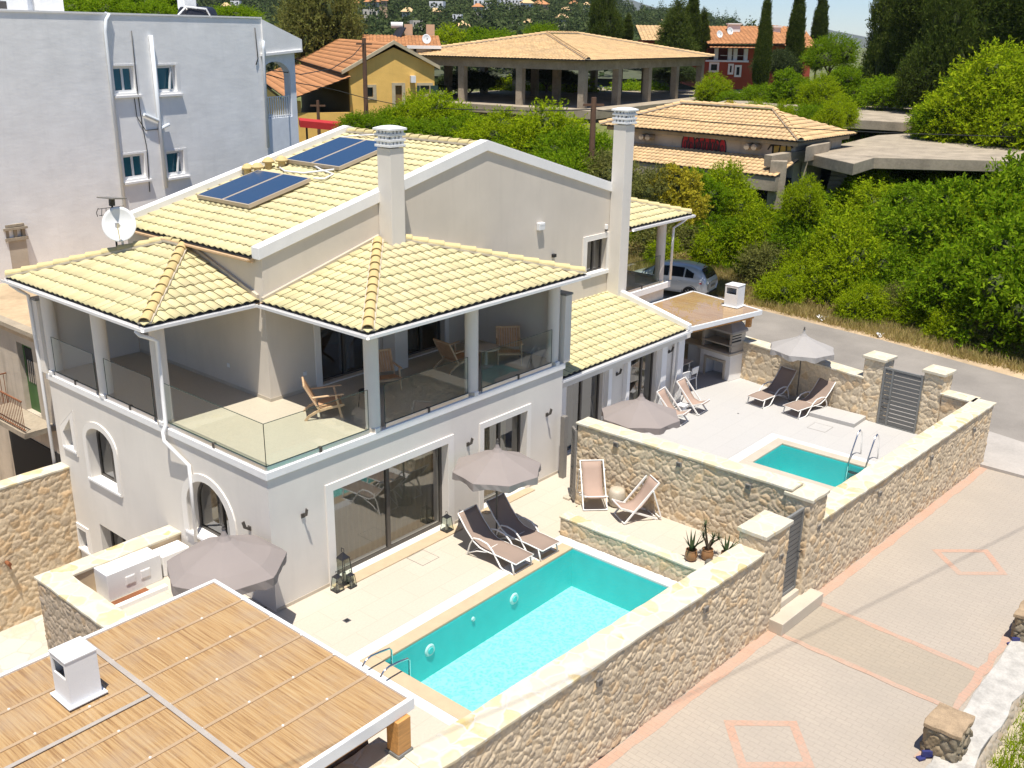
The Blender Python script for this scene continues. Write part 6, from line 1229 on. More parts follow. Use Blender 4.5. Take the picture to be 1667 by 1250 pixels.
# roof box and tank on top
e2=thing('rooftop_stairwell','white rooftop structure at the top left corner of the picture','building'); F2=Fac(50,22,39,az0); a=F2(-20,22);b=F2(47,22);c_=F2(66,22);d_=F2(105,20)
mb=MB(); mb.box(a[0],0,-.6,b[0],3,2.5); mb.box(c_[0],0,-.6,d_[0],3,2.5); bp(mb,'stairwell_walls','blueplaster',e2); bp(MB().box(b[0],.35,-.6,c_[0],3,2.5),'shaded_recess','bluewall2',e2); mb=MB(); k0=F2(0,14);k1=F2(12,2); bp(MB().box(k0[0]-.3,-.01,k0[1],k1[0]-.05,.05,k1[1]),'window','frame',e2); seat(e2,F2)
p=PD(322,25,44); e=thing('water_tank','black plastic water tank lying on the pale building roof','water tank',tuple(p)); mb=MB(); L=.85
prof=[(-L,.05),(-L*.97,.25),(-L*.85,.34),(L*.85,.34),(L*.97,.25),(L,.05)]; d0=Vector((math.cos(az0),math.sin(az0),0))
bp(MB().tube([p+d0*x for x,r in prof],[r for x,r in prof],18),'tank_body','tank',smooth=True).location=-p
bp(MB().lathe([(.17,.28),(.17,.42),(.1,.46)],tuple(p-d0*.15),14),'tank_lid','tank').location=-p
bp(MB().tube([p+d0*-1.6+Vector((0,0,-.2)),p+d0*-1.1+Vector((0,0,-.05)),p+d0*-.7+Vector((-.1,-.3,.3)),p+d0*.3+Vector((-.1,-.38,.25)),p+d0*.7+Vector((-.1,-.38,-.3))],.035,6),'tank_hose','white',smooth=True).location=-p
tag(MB().box(p.x-.75,p.y-.3,p.z+.2,p.x-.2,p.y+.2,p.z+.62).build('header_tank',M['white'],bev=.04),'small white header tank beside the black roof tank','tank')
# ---- old house left with balcony
e=thing('old_house','old stained house with flat earthen roof and green balcony door at the left edge','house',(.6,12,-3))
mb=MB(); mb.panel('x',.6,rect(10.4,-3.1,20,3.55),[rect(11.28,1.22,12.2,3.25)],.3); mb.box(.9,10.4,-3.1,9,10.7,3.55); mb.box(.9,19.7,-3.1,9,20,3.55); mb.build('walls',M['olddirty'],e); MB().box(.45,10.2,3.55,9.2,20.2,3.72).build('roof',M['dirt'],e); mb=MB(); mb.box(.42,10.15,3.68,.7,20.2,3.8); mb.build('roof_edge',M['concrete'],e)
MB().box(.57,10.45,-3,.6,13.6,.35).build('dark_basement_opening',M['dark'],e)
f=MB().box(.75,11.28,1.22,.8,12.2,3.25).build('door',M['greendoor'],e); MB().box(.73,11.45,2.1,.75,12.05,3.1).build('door_glass',M['dark'],f)
mb=MB(); [mb.beam((.72,11.5+i*.12,2.1),(.72,11.42+i*.12,2.75),.02,.03) for i in range(5)]; mb.build('door_grille',M['marble'],f)
MB().box(-.25,10.5,1.05,.6,13.2,1.2).build('balcony_slab',M['concrete'],e); mb=MB(); mb.beam((-.2,10.5,2.1),(-.2,13.2,2.1),.04,.03); mb.beam((-.2,10.5,1.28),(-.2,13.2,1.28),.03,.02); mb.beam((-.2,13.18,2.1),(.6,13.18,2.1),.04,.03)
for i in range(26): y=10.55+i*.105; mb.beam((-.2,y,1.22),(-.2,y,2.1),.014,.014)
for i in range(7): x=-.15+i*.11; mb.beam((x,13.18,1.22),(x,13.18,2.1),.014,.014)
mb.build('balcony_railing',M['rust'],e)
cx0=3.2;cy0=17.6
f=MB().box(cx0-.3,cy0-.3,3.72,cx0+.3,cy0+.3,5.0).build('chimney',M['olddirty'],e); mb=MB(); mb.box(cx0-.36,cy0-.36,5.0,cx0+.36,cy0+.36,5.1); [mb.box(cx0+a-.05,cy0+b-.05,5.1,cx0+a+.05,cy0+b+.05,5.35) for a in (-.26,0,.26) for b in (-.26,.26)]; mb.box(cx0-.38,cy0-.38,5.35,cx0+.38,cy0+.38,5.42); mb.box(cx0-.3,cy0-.33,5.44,cx0+.3,cy0+.33,5.52); mb.build('chimney_cap',M['concrete'],f)
tag(MB().beam((-1.6,10.4,-2.9),(-1.2,10.6,-1.6),.6,.03).build('leaning_board',M['wood']),'yellow board leaning in the dark yard under the balcony','board'); mb=MB(); mb.tube([(-.9,10.2,-2.9),(-.5,10.3,-.9),(.3,10.4,-.8)],.025,6); tag(mb.build('scrap_frame',M['alu']),'bent thin metal frame standing in the dark yard','frame')
# ---- yellow house
zrY=PD(640.5,67,62).z; farR=PZ(537,60.4,zrY); nearR=PD(640.5,67,62); rd=(farR-nearR); rd.z=0; RL=min(rd.length,32); rd.normalize(); azY=math.atan2(rd.y,rd.x)-math.pi/2   # gable plane runs along azY; body behind (+y local)
F=Fac(640.5,67,62,azY); e=thing('yellow_house','ochre yellow house with orange tiled gable roof and side porch','house'); a=F(568,109);b=F(707,104); zb=F(640,215)[1]-1
W0_=F(562,112)[0];W1_=F(710,106)[0]; ze=a[1]-.05; hw=min(-a[0],b[0]); xl,xr=a[0],b[0]
wn=[wrect(F,597,142,607,158),wrect(F,644,139,654,172),wrect(F,684,139,699,153)]
mb=MB(); mb.panel('y',0,[(xl,zb),(xr,zb),(xr,b[1]-.1),(0,-.35),(xl,ze-.1)],wn,.3); mb.box(xl,.3,zb,xl+.3,RL,ze-.12); mb.box(xr-.3,.3,zb,xr,RL,b[1]-.12); bp(mb,'walls','yellowhouse',smooth=False)
for i,h in enumerate(wn):
    x0,z0,x1,z1=h[0][0],h[0][1],h[2][0],h[2][1]; mb=MB(); mb.panel('y',-.05,rect(x0-.2,z0-.15,x1+.2,z1+.15),[rect(x0,z0,x1,z1)],.052); f=bp(mb,'window_surround','yellowtrim'); bp(MB().box(x0,.1,z0,x1,.14,z1),'window' if i!=1 else 'door','glassdk' if i!=1 else 'yellowdk')
    if i==2: bp(MB().box(x1+.05,-.1,z0,x1+(x1-x0)*.9,-.055,z1),'shutter','shutter'); bp(MB().box(x0-(x1-x0)*.35,-.1,z0,x0-.04,-.055,z1),'shutter','shutter')
ac0=F(667,123);ac1=F(675,134); bp(MB().box(ac0[0],-.4,ac1[1],ac1[0],-.02,ac0[1]),'air_conditioner','white')
mb=MB(); 
for s0,s1 in (((xl-.45,ze-.3),(0,-.1)),((0,-.1),(xr+.3,b[1]-.25))): mb.extr([(s0[0],-.25,s0[1]-.05),(s1[0],-.25,s1[1]-.05),(s1[0],-.25,s1[1]+.15),(s0[0],-.25,s0[1]+.15)],(0,.25,0))
bp(mb,'verge_board','yellowtrim')
def ltiles(par,A,B,inw,slope,run,mat,clips=(),p=.3,c=.45,seg=4,**k):
    o=tiles('roof_tiles',A,B,inw,slope,run,None,mat,clips,p=p,c=c,seg=seg,loc=(0,0,0),**k); o.parent=par; return o
slL=(-.1-(ze-.3))/(-(xl-.45)); ltiles(e,(xl-.45,RL,ze-.3),(xl-.45,-.2,ze-.3),(1,0),slL,-(xl-.45),'terra2'); slR=(-.1-(b[1]-.25))/(xr+.3); ltiles(e,(xr+.3,-.2,b[1]-.25),(xr+.3,RL,b[1]-.25),(-1,0),slR,xr+.3,'terra2')
# porch
zp0=F(562,118)[1]; zp1=F(525,140,)[1]-.3; pw=3.6
ltiles(e,(xl-pw,RL,zp0-1.5),(xl-pw,-.6,zp0-1.5),(1,0),(1.3)/pw,pw,'terra2')
mb=MB()
for yy in (.0,3.2,6.4): mb.box(xl-pw+.3,yy,zb,xl-pw+.75,yy+.45,zp0-1.6)
bp(mb,'porch_pillars','yellowhouse'); mb=MB(); mb.box(xl-pw+.3,-.3,zb,xl,0,F(600,182)[1]); mb.box(xl-pw+.35,.5,zb,xl-pw+.6,RL,F(600,178)[1]); bp(mb,'porch_parapet','yellowhouse'); bp(MB().box(xl-pw+.62,.5,zb,xl-pw+.7,6.4,zp0-1.9),'green_awning','greendoor')
bp(MB().box(xl-.02,.3,zb,xl-.005,RL,ze-.3),'porch_back_wall','yellowdk')
seat(e,F)
# ---- house behind yellow one
F=Fac(690,75,88,math.radians(-42)); e=thing('distant_house','low house with long orange roof, solar heater and dish behind the yellow house','house'); x0=F(590,70)[0];x1=F(718,78)[0]; zt=F(690,60)[1]
bp(MB().box(F(655,75)[0],0,-6,x1-.8,8,F(690,77)[1]),'walls','farwall'); ltiles(e,(x0,-.5,F(690,76)[1]),(x1,-.5,F(690,76)[1]),(0,1),.25,3.4,'terra2'); bp(MB().box(F(662,79)[0],-.55,F(690,76)[1]-.15,x1,.2,F(690,76)[1]+.1),'flat_eave','trim'); bp(MB().box(F(673,79)[0],-.02,F(690,86)[1],F(678,79)[0],.02,F(690,79)[1]),'window','dark')
for px in (667,704): s=F(px,60)[0]; bp(MB().box(s-.35,3,zt-1,s+.35,3.7,zt+1.0),'chimney','farwall2')
mb=MB(); s=F(640,60)[0]; mb.beam((s,2,zt-.6),(s+.8,3,zt+.7),.9,.1); bp(mb,'solar_heater_panel','tank'); bp(MB().tube([(s-.1,3.3,zt+.9),(s+.9,3.3,zt+.9)],.26,12),'heater_tank','white'); seat(e,F)
sat(tuple(PD(694,64,84)),.38,(-.5,-.8,.3),'white satellite dish on the roof of the low house behind the yellow one',None)
# ---- pavilion ruin
De=78; zE_=PD(957.6,98.4,De).z; C0=PZ(957.6,98.4,zE_);C1=PZ(1162,92.6,zE_);CL=PZ(702,88,zE_); zR_=zE_+2.5
u=(C1-C0);u.z=0;Lu=u.length;u.normalize(); azP=math.atan2(u.y,u.x); F=Fac(957.6,98.4,De,azP); w0=(CL-C0); Lw=min(26,w0.length); loc=lambda p:((p-F.A).x*F.d[0]+(p-F.A).y*F.d[1],(p-F.A).x*F.n[0]+(p-F.A).y*F.n[1])
print('PAV',Lu,Lw,loc(CL),loc(C1)); Lu=max(12,min(Lu,24)); Lw=max(10,min(abs(loc(CL)[1]),26))
e=thing('ruined_pavilion','open concrete pavilion shell with wide hipped tile roof on columns','pavilion'); hh=min(Lu,Lw)/2; sl_=1.8/hh; t45=[(0,0),(Lu,0),(Lu,Lw),(0,Lw)]
S_=dict(p=.3,c=.45,seg=4)
ltiles(e,(0,0,0),(Lu,0,0),(0,1),sl_,hh,'terra',clips=[((0,0,0),(-1,1,0)),((Lu,0,0),(1,1,0))]); ltiles(e,(0,Lw,0),(0,0,0),(1,0),sl_,hh,'terra',clips=[((0,0,0),(1,-1,0)),((0,Lw,0),(1,1,0))])
ltiles(e,(Lu,0,0),(Lu,Lw,0),(-1,0),sl_,hh,'terra',clips=[((Lu,0,0),(-1,-1,0)),((Lu,Lw,0),(-1,1,0))]); ltiles(e,(Lu,Lw,0),(0,Lw,0),(0,-1),sl_,hh,'terra',clips=[((Lu,Lw,0),(1,-1,0)),((0,Lw,0),(-1,-1,0))])
def lridge(par,A,B,**k): o=ridge('ridge_tiles',A,B,None,**k); o.parent=par; return o
for P in ((0,0,1,1),(Lu,0,-1,1),(0,Lw,1,-1)): lridge(e,(P[0],P[1],.08),(P[0]+P[2]*hh,P[1]+P[3]*hh,1.8+.08),mat='terra',r=.16,l=.5)
if Lu>Lw: lridge(e,(hh,Lw/2,1.9),(Lu-hh,Lw/2,1.9),mat='terra',r=.16,l=.5)
else: lridge(e,(Lu/2,hh,1.9),(Lu/2,Lw-hh,1.9),mat='terra',r=.16,l=.5)
mb=MB(); o_=.6; hb=-.75; mb.box(o_,o_,hb,Lu-o_,o_+.45,-.1); mb.box(o_,Lw-o_-.45,hb,Lu-o_,Lw-o_,-.1); mb.box(o_,o_+.45,hb,o_+.45,Lw-o_-.45,-.1); mb.box(Lu-o_-.45,o_+.45,hb,Lu-o_,Lw-o_-.45,-.1); mb.box(.3,.3,-.14,Lu-.3,Lw-.3,-.06); bp(mb,'ring_beam','concrete')
zf=F(957,178)[1]; nx,ny=5,4
for i in range(nx):
    for j in range(ny):
        if 0<i<nx-1 and 0<j<ny-1 and (i+j)%2: continue
        x=o_+(Lu-2*o_-.55)*i/(nx-1); y=o_+(Lw-2*o_-.55)*j/(ny-1); bp(MB().box(x,y,zf,x+.55,y+.55,hb),'column','concrete')
bp(MB().box(-1,-1.2,zf-.6,Lu+9,Lw+1,zf),'podium_slab','concrete'); bp(MB().box(-.6,-.8,zf-4,Lu+8,Lw,zf-.6),'podium_wall','concretedk'); seat(e,F)
# ---- small ruin with two roofs and graffiti
Dq=56; zq=PD(1303,231,Dq).z; Q0=PZ(1303,231,zq);QL=PZ(976,203,zq); QR=PZ(1342,218,zq); u=Q0-QL;u.z=0;Ls=u.length; az=math.atan2(u.y,u.x); F=Fac(1303,231,Dq,az); print('RUIN',Ls,loc(QR)); Ls=min(Ls,22); dp=7.0
e=thing('ruined_building','half finished concrete building with two tiers of sand coloured tiles and graffiti','building'); h=dp/2; sl_=1.25/h
ltiles(e,(-Ls,0,0),(0,0,0),(0,1),sl_,h,'terra',clips=[((-Ls,0,0),(-1,1,0)),((0,0,0),(1,1,0))]); ltiles(e,(0,0,0),(0,dp,0),(-1,0),sl_,h,'terra',clips=[((0,0,0),(-1,-1,0)),((0,dp,0),(-1,1,0))]); ltiles(e,(0,dp,0),(-Ls,dp,0),(0,-1),sl_,h,'terra',clips=[((0,dp,0),(1,-1,0)),((-Ls,dp,0),(-1,-1,0))]); ltiles(e,(-Ls,dp,0),(-Ls,0,0),(1,0),sl_,h,'terra',clips=[((-Ls,0,0),(1,-1,0)),((-Ls,dp,0),(1,1,0))])
lridge(e,(0,0,.08),(-h,h,1.33),mat='terra',r=.15,l=.5); lridge(e,(-Ls,0,.08),(-Ls+h,h,1.33),mat='terra',r=.15,l=.5); lridge(e,(-Ls+h,h,1.36),(-h,h,1.36),mat='terra',r=.15,l=.5)
bp(MB().box(-Ls+.6,.7,-5,-.6,dp-.6,-.08),'walls','ruinwall'); bp(MB().box(-Ls+.3,.35,-.28,-.3,dp-.3,-.085),'eave_slab','concrete')
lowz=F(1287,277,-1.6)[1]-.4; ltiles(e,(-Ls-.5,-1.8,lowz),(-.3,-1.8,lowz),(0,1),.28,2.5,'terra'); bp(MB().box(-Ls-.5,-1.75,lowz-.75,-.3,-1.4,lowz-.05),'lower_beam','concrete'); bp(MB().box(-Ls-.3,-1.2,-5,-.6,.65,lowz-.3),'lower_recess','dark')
for x in (-3.2,-10.2): 
    for k in (0,.45): bp(MB().tube([(x+k,.1,-.5),(x+k,.71,-.5)],.17,10),'rain_spout','concrete')
for x in (-Ls+2,-Ls+8,-6): bp(MB().box(x,-1.6,-5,x+.5,-1.25,lowz-.7),'column','concrete')
# graffiti: bubble letters
g0=F(1111,238,.7);g1=F(1182,238,.7); W_=g1[0]-g0[0]; zc=F(1145,238,.7)[1]; mb=MB(); mo=MB()
bub=[(.07,.5,.085,.62),(.2,.42,.095,.72),(.34,.5,.07,.45),(.45,.55,.08,.55),(.57,.5,.085,.6),(.70,.55,.08,.55),(.80,.5,.06,.45),(.92,.42,.085,.66)]
for i,(cx_,cz_,rx,rz_) in enumerate(bub):
    P=[(g0[0]+W_*(cx_+rx*math.cos(t)),.69-i*.0015,zc+(cz_-.5)*1.4+rz_*.95*math.sin(t)) for t in np.linspace(0,2*math.pi,25)[:-1]]; mb.add(P,[tuple(range(24))[::-1]]); mo.tube(P+[P[0]],.035,5)
    Q=[(g0[0]+W_*(cx_+rx*.35*math.cos(t)),.683-i*.0015,zc+(cz_-.5)*1.4+rz_*.4*math.sin(t)) for t in np.linspace(0,2*math.pi,13)]; mo.tube(Q,.025,5)
f=bp(mb,'graffiti','graffred'); bp(mo,'graffiti_outline','black',f)
a_=F(1250,248,.7);b_=F(1290,243,.7); 
def stroke(mb,pts,w_): 
    for p,q_ in zip(pts[:-1],pts[1:]): mb.tube([(p[0],.68,p[1]),(q_[0],.68,q_[1])],w_,5)
w1=(b_[0]-a_[0]); x0=a_[0]; z0=a_[1]-.75; mb=MB(); stroke(mb,[(x0,z0+.9),(x0+.1*w1,z0+1.15),(x0+.9*w1,z0+1.3),(x0+w1,z0+1.1)],.05); stroke(mb,[(x0+.2*w1,z0+1.15),(x0+.22*w1,z0)],.05); stroke(mb,[(x0+.5*w1,z0+1.2),(x0+.4*w1,z0+.15)],.04); stroke(mb,[(x0+.42*w1,z0+.6),(x0+.62*w1,z0+.6),(x0+.66*w1,z0+.15)],.04); stroke(mb,[(x0+.75*w1,z0+1.2),(x0+.78*w1,z0+.3),(x0+.95*w1,z0+.2)],.04)
mb2=MB(); mb2.box(x0+.18*w1,.692,z0+.1,x0+.95*w1,.699,z0+1.15); f=bp(mb2,'graffiti','graffyel'); bp(mb,'graffiti_outline','black',f)
seat(e,F)
# ---- concrete slabs, stairs, portal
zs=PD(1308,248,58).z; e=thing('concrete_ruin','bare concrete platform with stairs and portal column among the bushes','ruin',(0,0,0))
def slab(pts,z,th,name='slab',mat='concrete'): P=[PZ(x,y,z) for x,y in pts]; return MB().prism([(p.x,p.y) for p in P],z-th,z).build(name,M[mat],e,bev=.03)
slab([(1308,248),(1390,266),(1424,256),(1662,262),(1700,250),(1640,240),(1500,216),(1428,220),(1345,240)],zs,.6)
slab([(1350,232),(1362,219),(1312,239)],zs+.5,.8,'kerb_beam')
zu=zs+.75; slab([(1346,192),(1472,199),(1504,193),(1510,175),(1355,166),(1200,159),(1160,168),(1300,186)],zu,.6)
def boxpx(x0,x1,y0,y1,D,th,name,mat='concrete'):
    a=PD(x0,y1,D);b=PD(x1,y1,D); t=PD((x0+x1)/2,y0,D); d=(b-a);d.z=0;L=d.length;d.normalize();n=Vector((-d.y,d.x,0)); P=[a,b,b+n*th,a+n*th]; return MB().prism([(p.x,p.y) for p in P],a.z,t.z).build(name,M[mat],e,bev=.02)
boxpx(1247,1274,262,340,55,.6,'portal_column'); mb=MB(); A=PD(1250,262,55.3);B=PD(1312,252,57.8); mb.beam(A,B,.5,.6); mb.build('portal_beam',M['concrete'],e); boxpx(1302,1311,262,300,57.5,.4,'column'); boxpx(1330,1358,272,330,60,.3,'dark_opening','dark'); boxpx(1311,1330,268,300,61,.3,'wall_panel','concrete')
for i in range(7): x=1380-i*5; y=272+i*7.5; boxpx(x-26+i*3,x+4,y,y+9,59-i*.25,1.0,'stair_step')
# ---- red house
zr=PD(1180,62,112).z; F=Fac(1180,100,112,math.radians(-50+0)); e=thing('red_house','terracotta red house with orange hipped roofs and a columned loggia among cypresses','house')
def X(px,y=100): return F(px,y)[0]
def Zz(py,px=1200): return F(px,py)[1]
mb=MB(); mb.panel('y',0,[(X(1138),Zz(145)),(X(1320),Zz(145)),(X(1320),Zz(73)),(X(1138),Zz(73))],[rect(X(1151),Zz(98),X(1216),Zz(76)),rect(X(1158),Zz(115),X(1168),Zz(105)),rect(X(1189),Zz(118),X(1192),Zz(107)),rect(X(1200),Zz(122),X(1205),Zz(109))],.4); mb.box(X(1138),.4,Zz(145),X(1320),12,Zz(76)-.2); bp(mb,'walls','redhouse')
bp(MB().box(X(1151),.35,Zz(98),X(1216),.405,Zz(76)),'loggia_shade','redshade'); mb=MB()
for px in (1165,1187,1196,1213): mb.box(X(px)-.2,-.1,Zz(98),X(px)+.2,.2,Zz(76))
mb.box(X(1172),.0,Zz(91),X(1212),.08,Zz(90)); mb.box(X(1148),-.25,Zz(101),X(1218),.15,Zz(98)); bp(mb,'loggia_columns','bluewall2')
for a_,b_,c_,d_ in ((1158,115,1168,105),(1189,118,1192,107),(1200,122,1205,109)):
    mb=MB(); x0,z0,x1,z1=X(a_),Zz(b_),X(c_),Zz(d_); mb.panel('y',-.06,rect(x0-.2,z0-.2,x1+.2,z1+.2),[rect(x0,z0,x1,z1)],.062); f=bp(mb,'window','trim'); bp(MB().box(x0,.1,z0,x1,.14,z1),'pane','glassdk',f)
W=X(1325)-X(1148); ltiles(e,(X(1147),-1.2,Zz(72)),(X(1275),-1.2,Zz(70)),(0,1),.22,8,'terra2',p=.4,c=.6); ltiles(e,(X(1150),-1.7,Zz(78)),(X(1228),-1.7,Zz(78)),(0,1),.15,1.6,'terra2',p=.4,c=.6); ltiles(e,(X(1256),-.5,Zz(73)),(X(1330),-.5,Zz(78)),(0,1),.3,7,'terra2',p=.4,c=.6)
ltiles(e,(X(1045),1,Zz(68)),(X(1140),1,Zz(68)),(0,1),.22,7,'terra',p=.4,c=.6); bp(MB().box(X(1052),1.6,Zz(100),X(1136),9,Zz(68)),'side_walls','redhouse')
for px,py,w_ in ((1204,36,.6),(1273,40,.5),(1256,42,.4),(1306,42,.5)): f=bp(MB().box(X(px)-w_,4,Zz(70),X(px)+w_,5,Zz(py+3)),'chimney','trim'); bp(MB().box(X(px)-w_-.15,3.85,Zz(py+3),X(px)+w_+.15,5.15,Zz(py+1)),'chimney_cap','trim',f)
mb=MB(); mb.add([(X(1150),-2,Zz(135)),(X(1180),-2,Zz(135)),(X(1172),-2,Zz(128)),(X(1150),-2,Zz(123)),(X(1150),0,Zz(135)),(X(1180),0,Zz(135)),(X(1172),0,Zz(128)),(X(1150),0,Zz(123))],[(0,1,2,3),(7,6,5,4),(3,2,6,7),(1,5,6,2)]); bp(mb,'stair_wall','redhouse'); seat(e,F)
for px,py,l in ((1171,56,'left of two white dishes on the red house roof'),(1188,51,'right of two white dishes on the red house roof'),(1306,50,'white dish on the rear chimney of the red house')): sat(tuple(PD(px,py,108)),.36,(-.5,-.8,.3),l,None)
# ---- poles and cables
def pole(px,y0,y1,D,lbl,r=.13):
    a=PD(px,y1,D); t=PD(px,y0,D); e=thing('utility_pole',lbl,'pole',tuple(a),group='wooden utility poles'); MB().tube([(a.x,a.y,a.z-3),(a.x,a.y,t.z)],[r*1.15,r*.85],10).build('pole_shaft',M['polewood'],e); MB().beam((a.x-.3,a.y+.3,t.z-.3),(a.x+.3,a.y-.3,t.z-.3),.07,.09).build('cross_arm',M['polewood'],e); return Vector((a.x,a.y,t.z-.3))
M['polewood']=plain('brown_pole_wood',(.13,.07,.04),.9,var=.3,bmp=.3)
pA=pole(597,62,206,58,'tall brown wooden pole in front of the yellow house'); pB=pole(962,158,282,42,'dark wooden pole standing beside the tall right chimney'); pC=pole(519,163,205,60,'short dark pole near the red awning',.1)
def cable(pts,lbl,r=.022): 
    mb=MB(); mb.tube([tuple(p) for p in pts],r,5); m0=pts[len(pts)//2]; tag(mb.build('power_cable',M['rubber'],smooth=True,loc=tuple(m0)),lbl,'cable','power cables strung between the poles')
cable([PD(434,121,44),PD(480,134,48),PD(540,145,54),PD(597,160,57.8),PD(660,173,55),PD(753,178,50),PD(870,181,46),PD(961,178,41.9)],'cable from the arched balcony past the brown pole to the dark pole')
cable([PD(963,178,41.9),PD(1039,186,44),PD(1150,198,48),PD(1300,209,52),PD(1444,216,58),PD(1667,223,66),PD(1800,225,70)],'cable crossing the green slope from the dark pole to the right edge')
cable([PD(594,68,58),PD(575,90,57),PD(540,112,54),PD(490,121,48),PD(440,114,42)],'sagging cable from the brown pole top to the pale building')
tag(MB().box(0,0,0,.01,.01,.01).build('x',M['dark']),'x','x') if False else None
F=Fac(495,205,56,math.radians(-35)); e=thing('market_awning','red fringed awning behind the villa roof','awning'); a_=F(488,196);b_=F(560,206); mb=MB(); mb.extr([(a_[0],0,a_[1]-.35),(b_[0],0,b_[1]-.25),(b_[0],0,b_[1]+.1),(a_[0],0,a_[1]+.0)],(0,1.2,.05)); bp(mb,'awning_cloth','redaw'); bp(MB().box(a_[0]+.3,.2,-4,a_[0]+.4,.3,a_[1]-.4),'awning_post','black'); seat(e,F)
# ================================================================= SEA, MOUNTAINS, BOATS, HILL
def ridge_line(name,lbl_kind,pts,D,depth,mat):
    top_=[PD(x,y,D) for x,y in pts]; vs=[];n=len(top_)
    for k,t in enumerate(top_): r=(t-Vector(CAM));r.z=0;r.normalize(); f=t-r*depth; f.z=-14.2; b=t+r*depth*.2; b.z=-14.2; vs+=[f,t-r*depth*.45+Vector((0,0,-(t.z+14)*.42)),t,b]
    fs=[(4*i+j,4*i+4+j,4*i+5+j,4*i+1+j) for i in range(n-1) for j in range(3)]; mb=MB(); mb.add(vs,fs); return mb.build(name,M[mat],kind='structure')
M['mount']=plain('hazy_mountain',(.09,.10,.08),.95,var=.4,scale=.004,fine=.03,bmp=0)
ridge_line('far_mountain','m',[(-200,-20),(100,-30),(400,-40),(700,-45),(900,-30),(1000,-12),(1040,4),(1070,13),(1100,12),(1130,25),(1165,33),(1195,45),(1220,56),(1240,66)],4000,900,'mount')
ridge_line('far_mountain','m',[(1300,66),(1325,55),(1342,46),(1358,50),(1380,54),(1410,60),(1440,60),(1500,56),(1560,50),(1640,52),(1700,60)],4200,300,'mount')
ridge_line('low_headland','m',[(1340,66),(1360,64),(1400,63),(1450,62),(1520,63)],3000,60,'mount')
for px,py,l in ((1385,75,'white sailing boat on the bay, the taller of two'),(1379,71,'small white sailing boat on the bay, just left of the taller one')):
    p=PZ(px,py+1,-13.5); k=(p-Vector(CAM)).length/1630*1.0; e=thing('sailing_boat',l,'boat',tuple(p)); MB().prism([(p.x-4*k,p.y),(p.x,p.y-1.2*k),(p.x+4*k,p.y),(p.x,p.y+1.2*k)],-13.6,-13.6+2.2*k).build('hull',M['white'],e); MB().tube([tuple(p),(p.x,p.y,-13.6+(19 if 'taller' in l and 'two' in l else 9)*k)],.35*k,5).build('mast',M['white'],e)
# wooded hill
hp=[(-300,-40),(0,-45),(300,-50),(600,-55),(800,-50),(920,-25),(985,-8),(1020,8),(1034,24),(1049,20),(1097,22),(1140,31),(1183,38),(1219,50),(1240,70)]
hx=np.array([p[0] for p in hp],float);hy=np.array([p[1] for p in hp],float)
def hillz(px,t): # t 0..1 from foot to crest
    D=200+420*t; y=np.interp(px,hx,hy); hz_=41.4+.01466*px; yb=hz_+45; yy=yb+(y-yb)*t**.8; return D,yy
vs=[];nx_=80;nt_=14
for i in range(nx_):
    px=-300+1540*i/(nx_-1)
    for j in range(nt_): D,yy=hillz(px,j/(nt_-1)); p=PD(px,yy,D); vs.append((p.x,p.y,p.z-3))
    p=PD(px,yy+30,D+200); vs.append((p.x,p.y,-17))
k=nt_+1; MB().add(vs,[(i*k+j,(i+1)*k+j,(i+1)*k+j+1,i*k+j+1) for i in range(nx_-1) for j in range(k-1)]).build('wooded_hill_ground',M['hillrock'],kind='structure',smooth=True)
r=np.random.default_rng(5); pv=[];pc=[]
rt=random.Random(8); blobs=[]
V_=[];Fq=[]
def far_tree(p,h,w_,kind,n):
    c=np.array(p)+np.array([0,0,h*.55]); d=r.normal(size=(n,3)); d/=np.linalg.norm(d,axis=1)[:,None]; rad=(.75+.3*r.random((n,1)))
    o=c+d*rad*np.array([w_,w_,h*.5]); s=(w_*.26 if kind==0 else w_*.4)*(.6+.7*r.random(n))
    ax=r.normal(size=(n,3)); ax/=np.linalg.norm(ax,axis=1)[:,None]; nn=d+r.normal(size=(n,3))*.35; sd=np.cross(ax,nn); sd/=np.linalg.norm(sd,axis=1)[:,None]; up=np.cross(sd,nn); up/=np.linalg.norm(up,axis=1)[:,None]
    v=np.stack([o-sd*s[:,None]*.5,o-up*s[:,None]*.5,o+sd*s[:,None]*.5,o+up*s[:,None]*.5],1).reshape(-1,3); V_.append(v)
for i in range(2600):
    px=rt.uniform(60,1235); t=rt.random()**.8; D,yy=hillz(px,t); p=PD(px,yy,D); c=rt.random()
    if c<.2: far_tree((p.x,p.y,p.z-3),rt.uniform(8,13),rt.uniform(1.0,1.5),1,110)
    else: far_tree((p.x,p.y,p.z-3.5),rt.uniform(5,9),rt.uniform(2.6,4.6),0,190)
VV=np.vstack(V_); o=bpy.data.objects.new('wooded_hill',fastmesh('wooded_hill',VV,np.arange(len(VV)).reshape(-1,4),[M['leaf_far']])); COL.objects.link(o); tag(o,'dark wooded hillside beyond the houses','woodland','',kind='stuff')
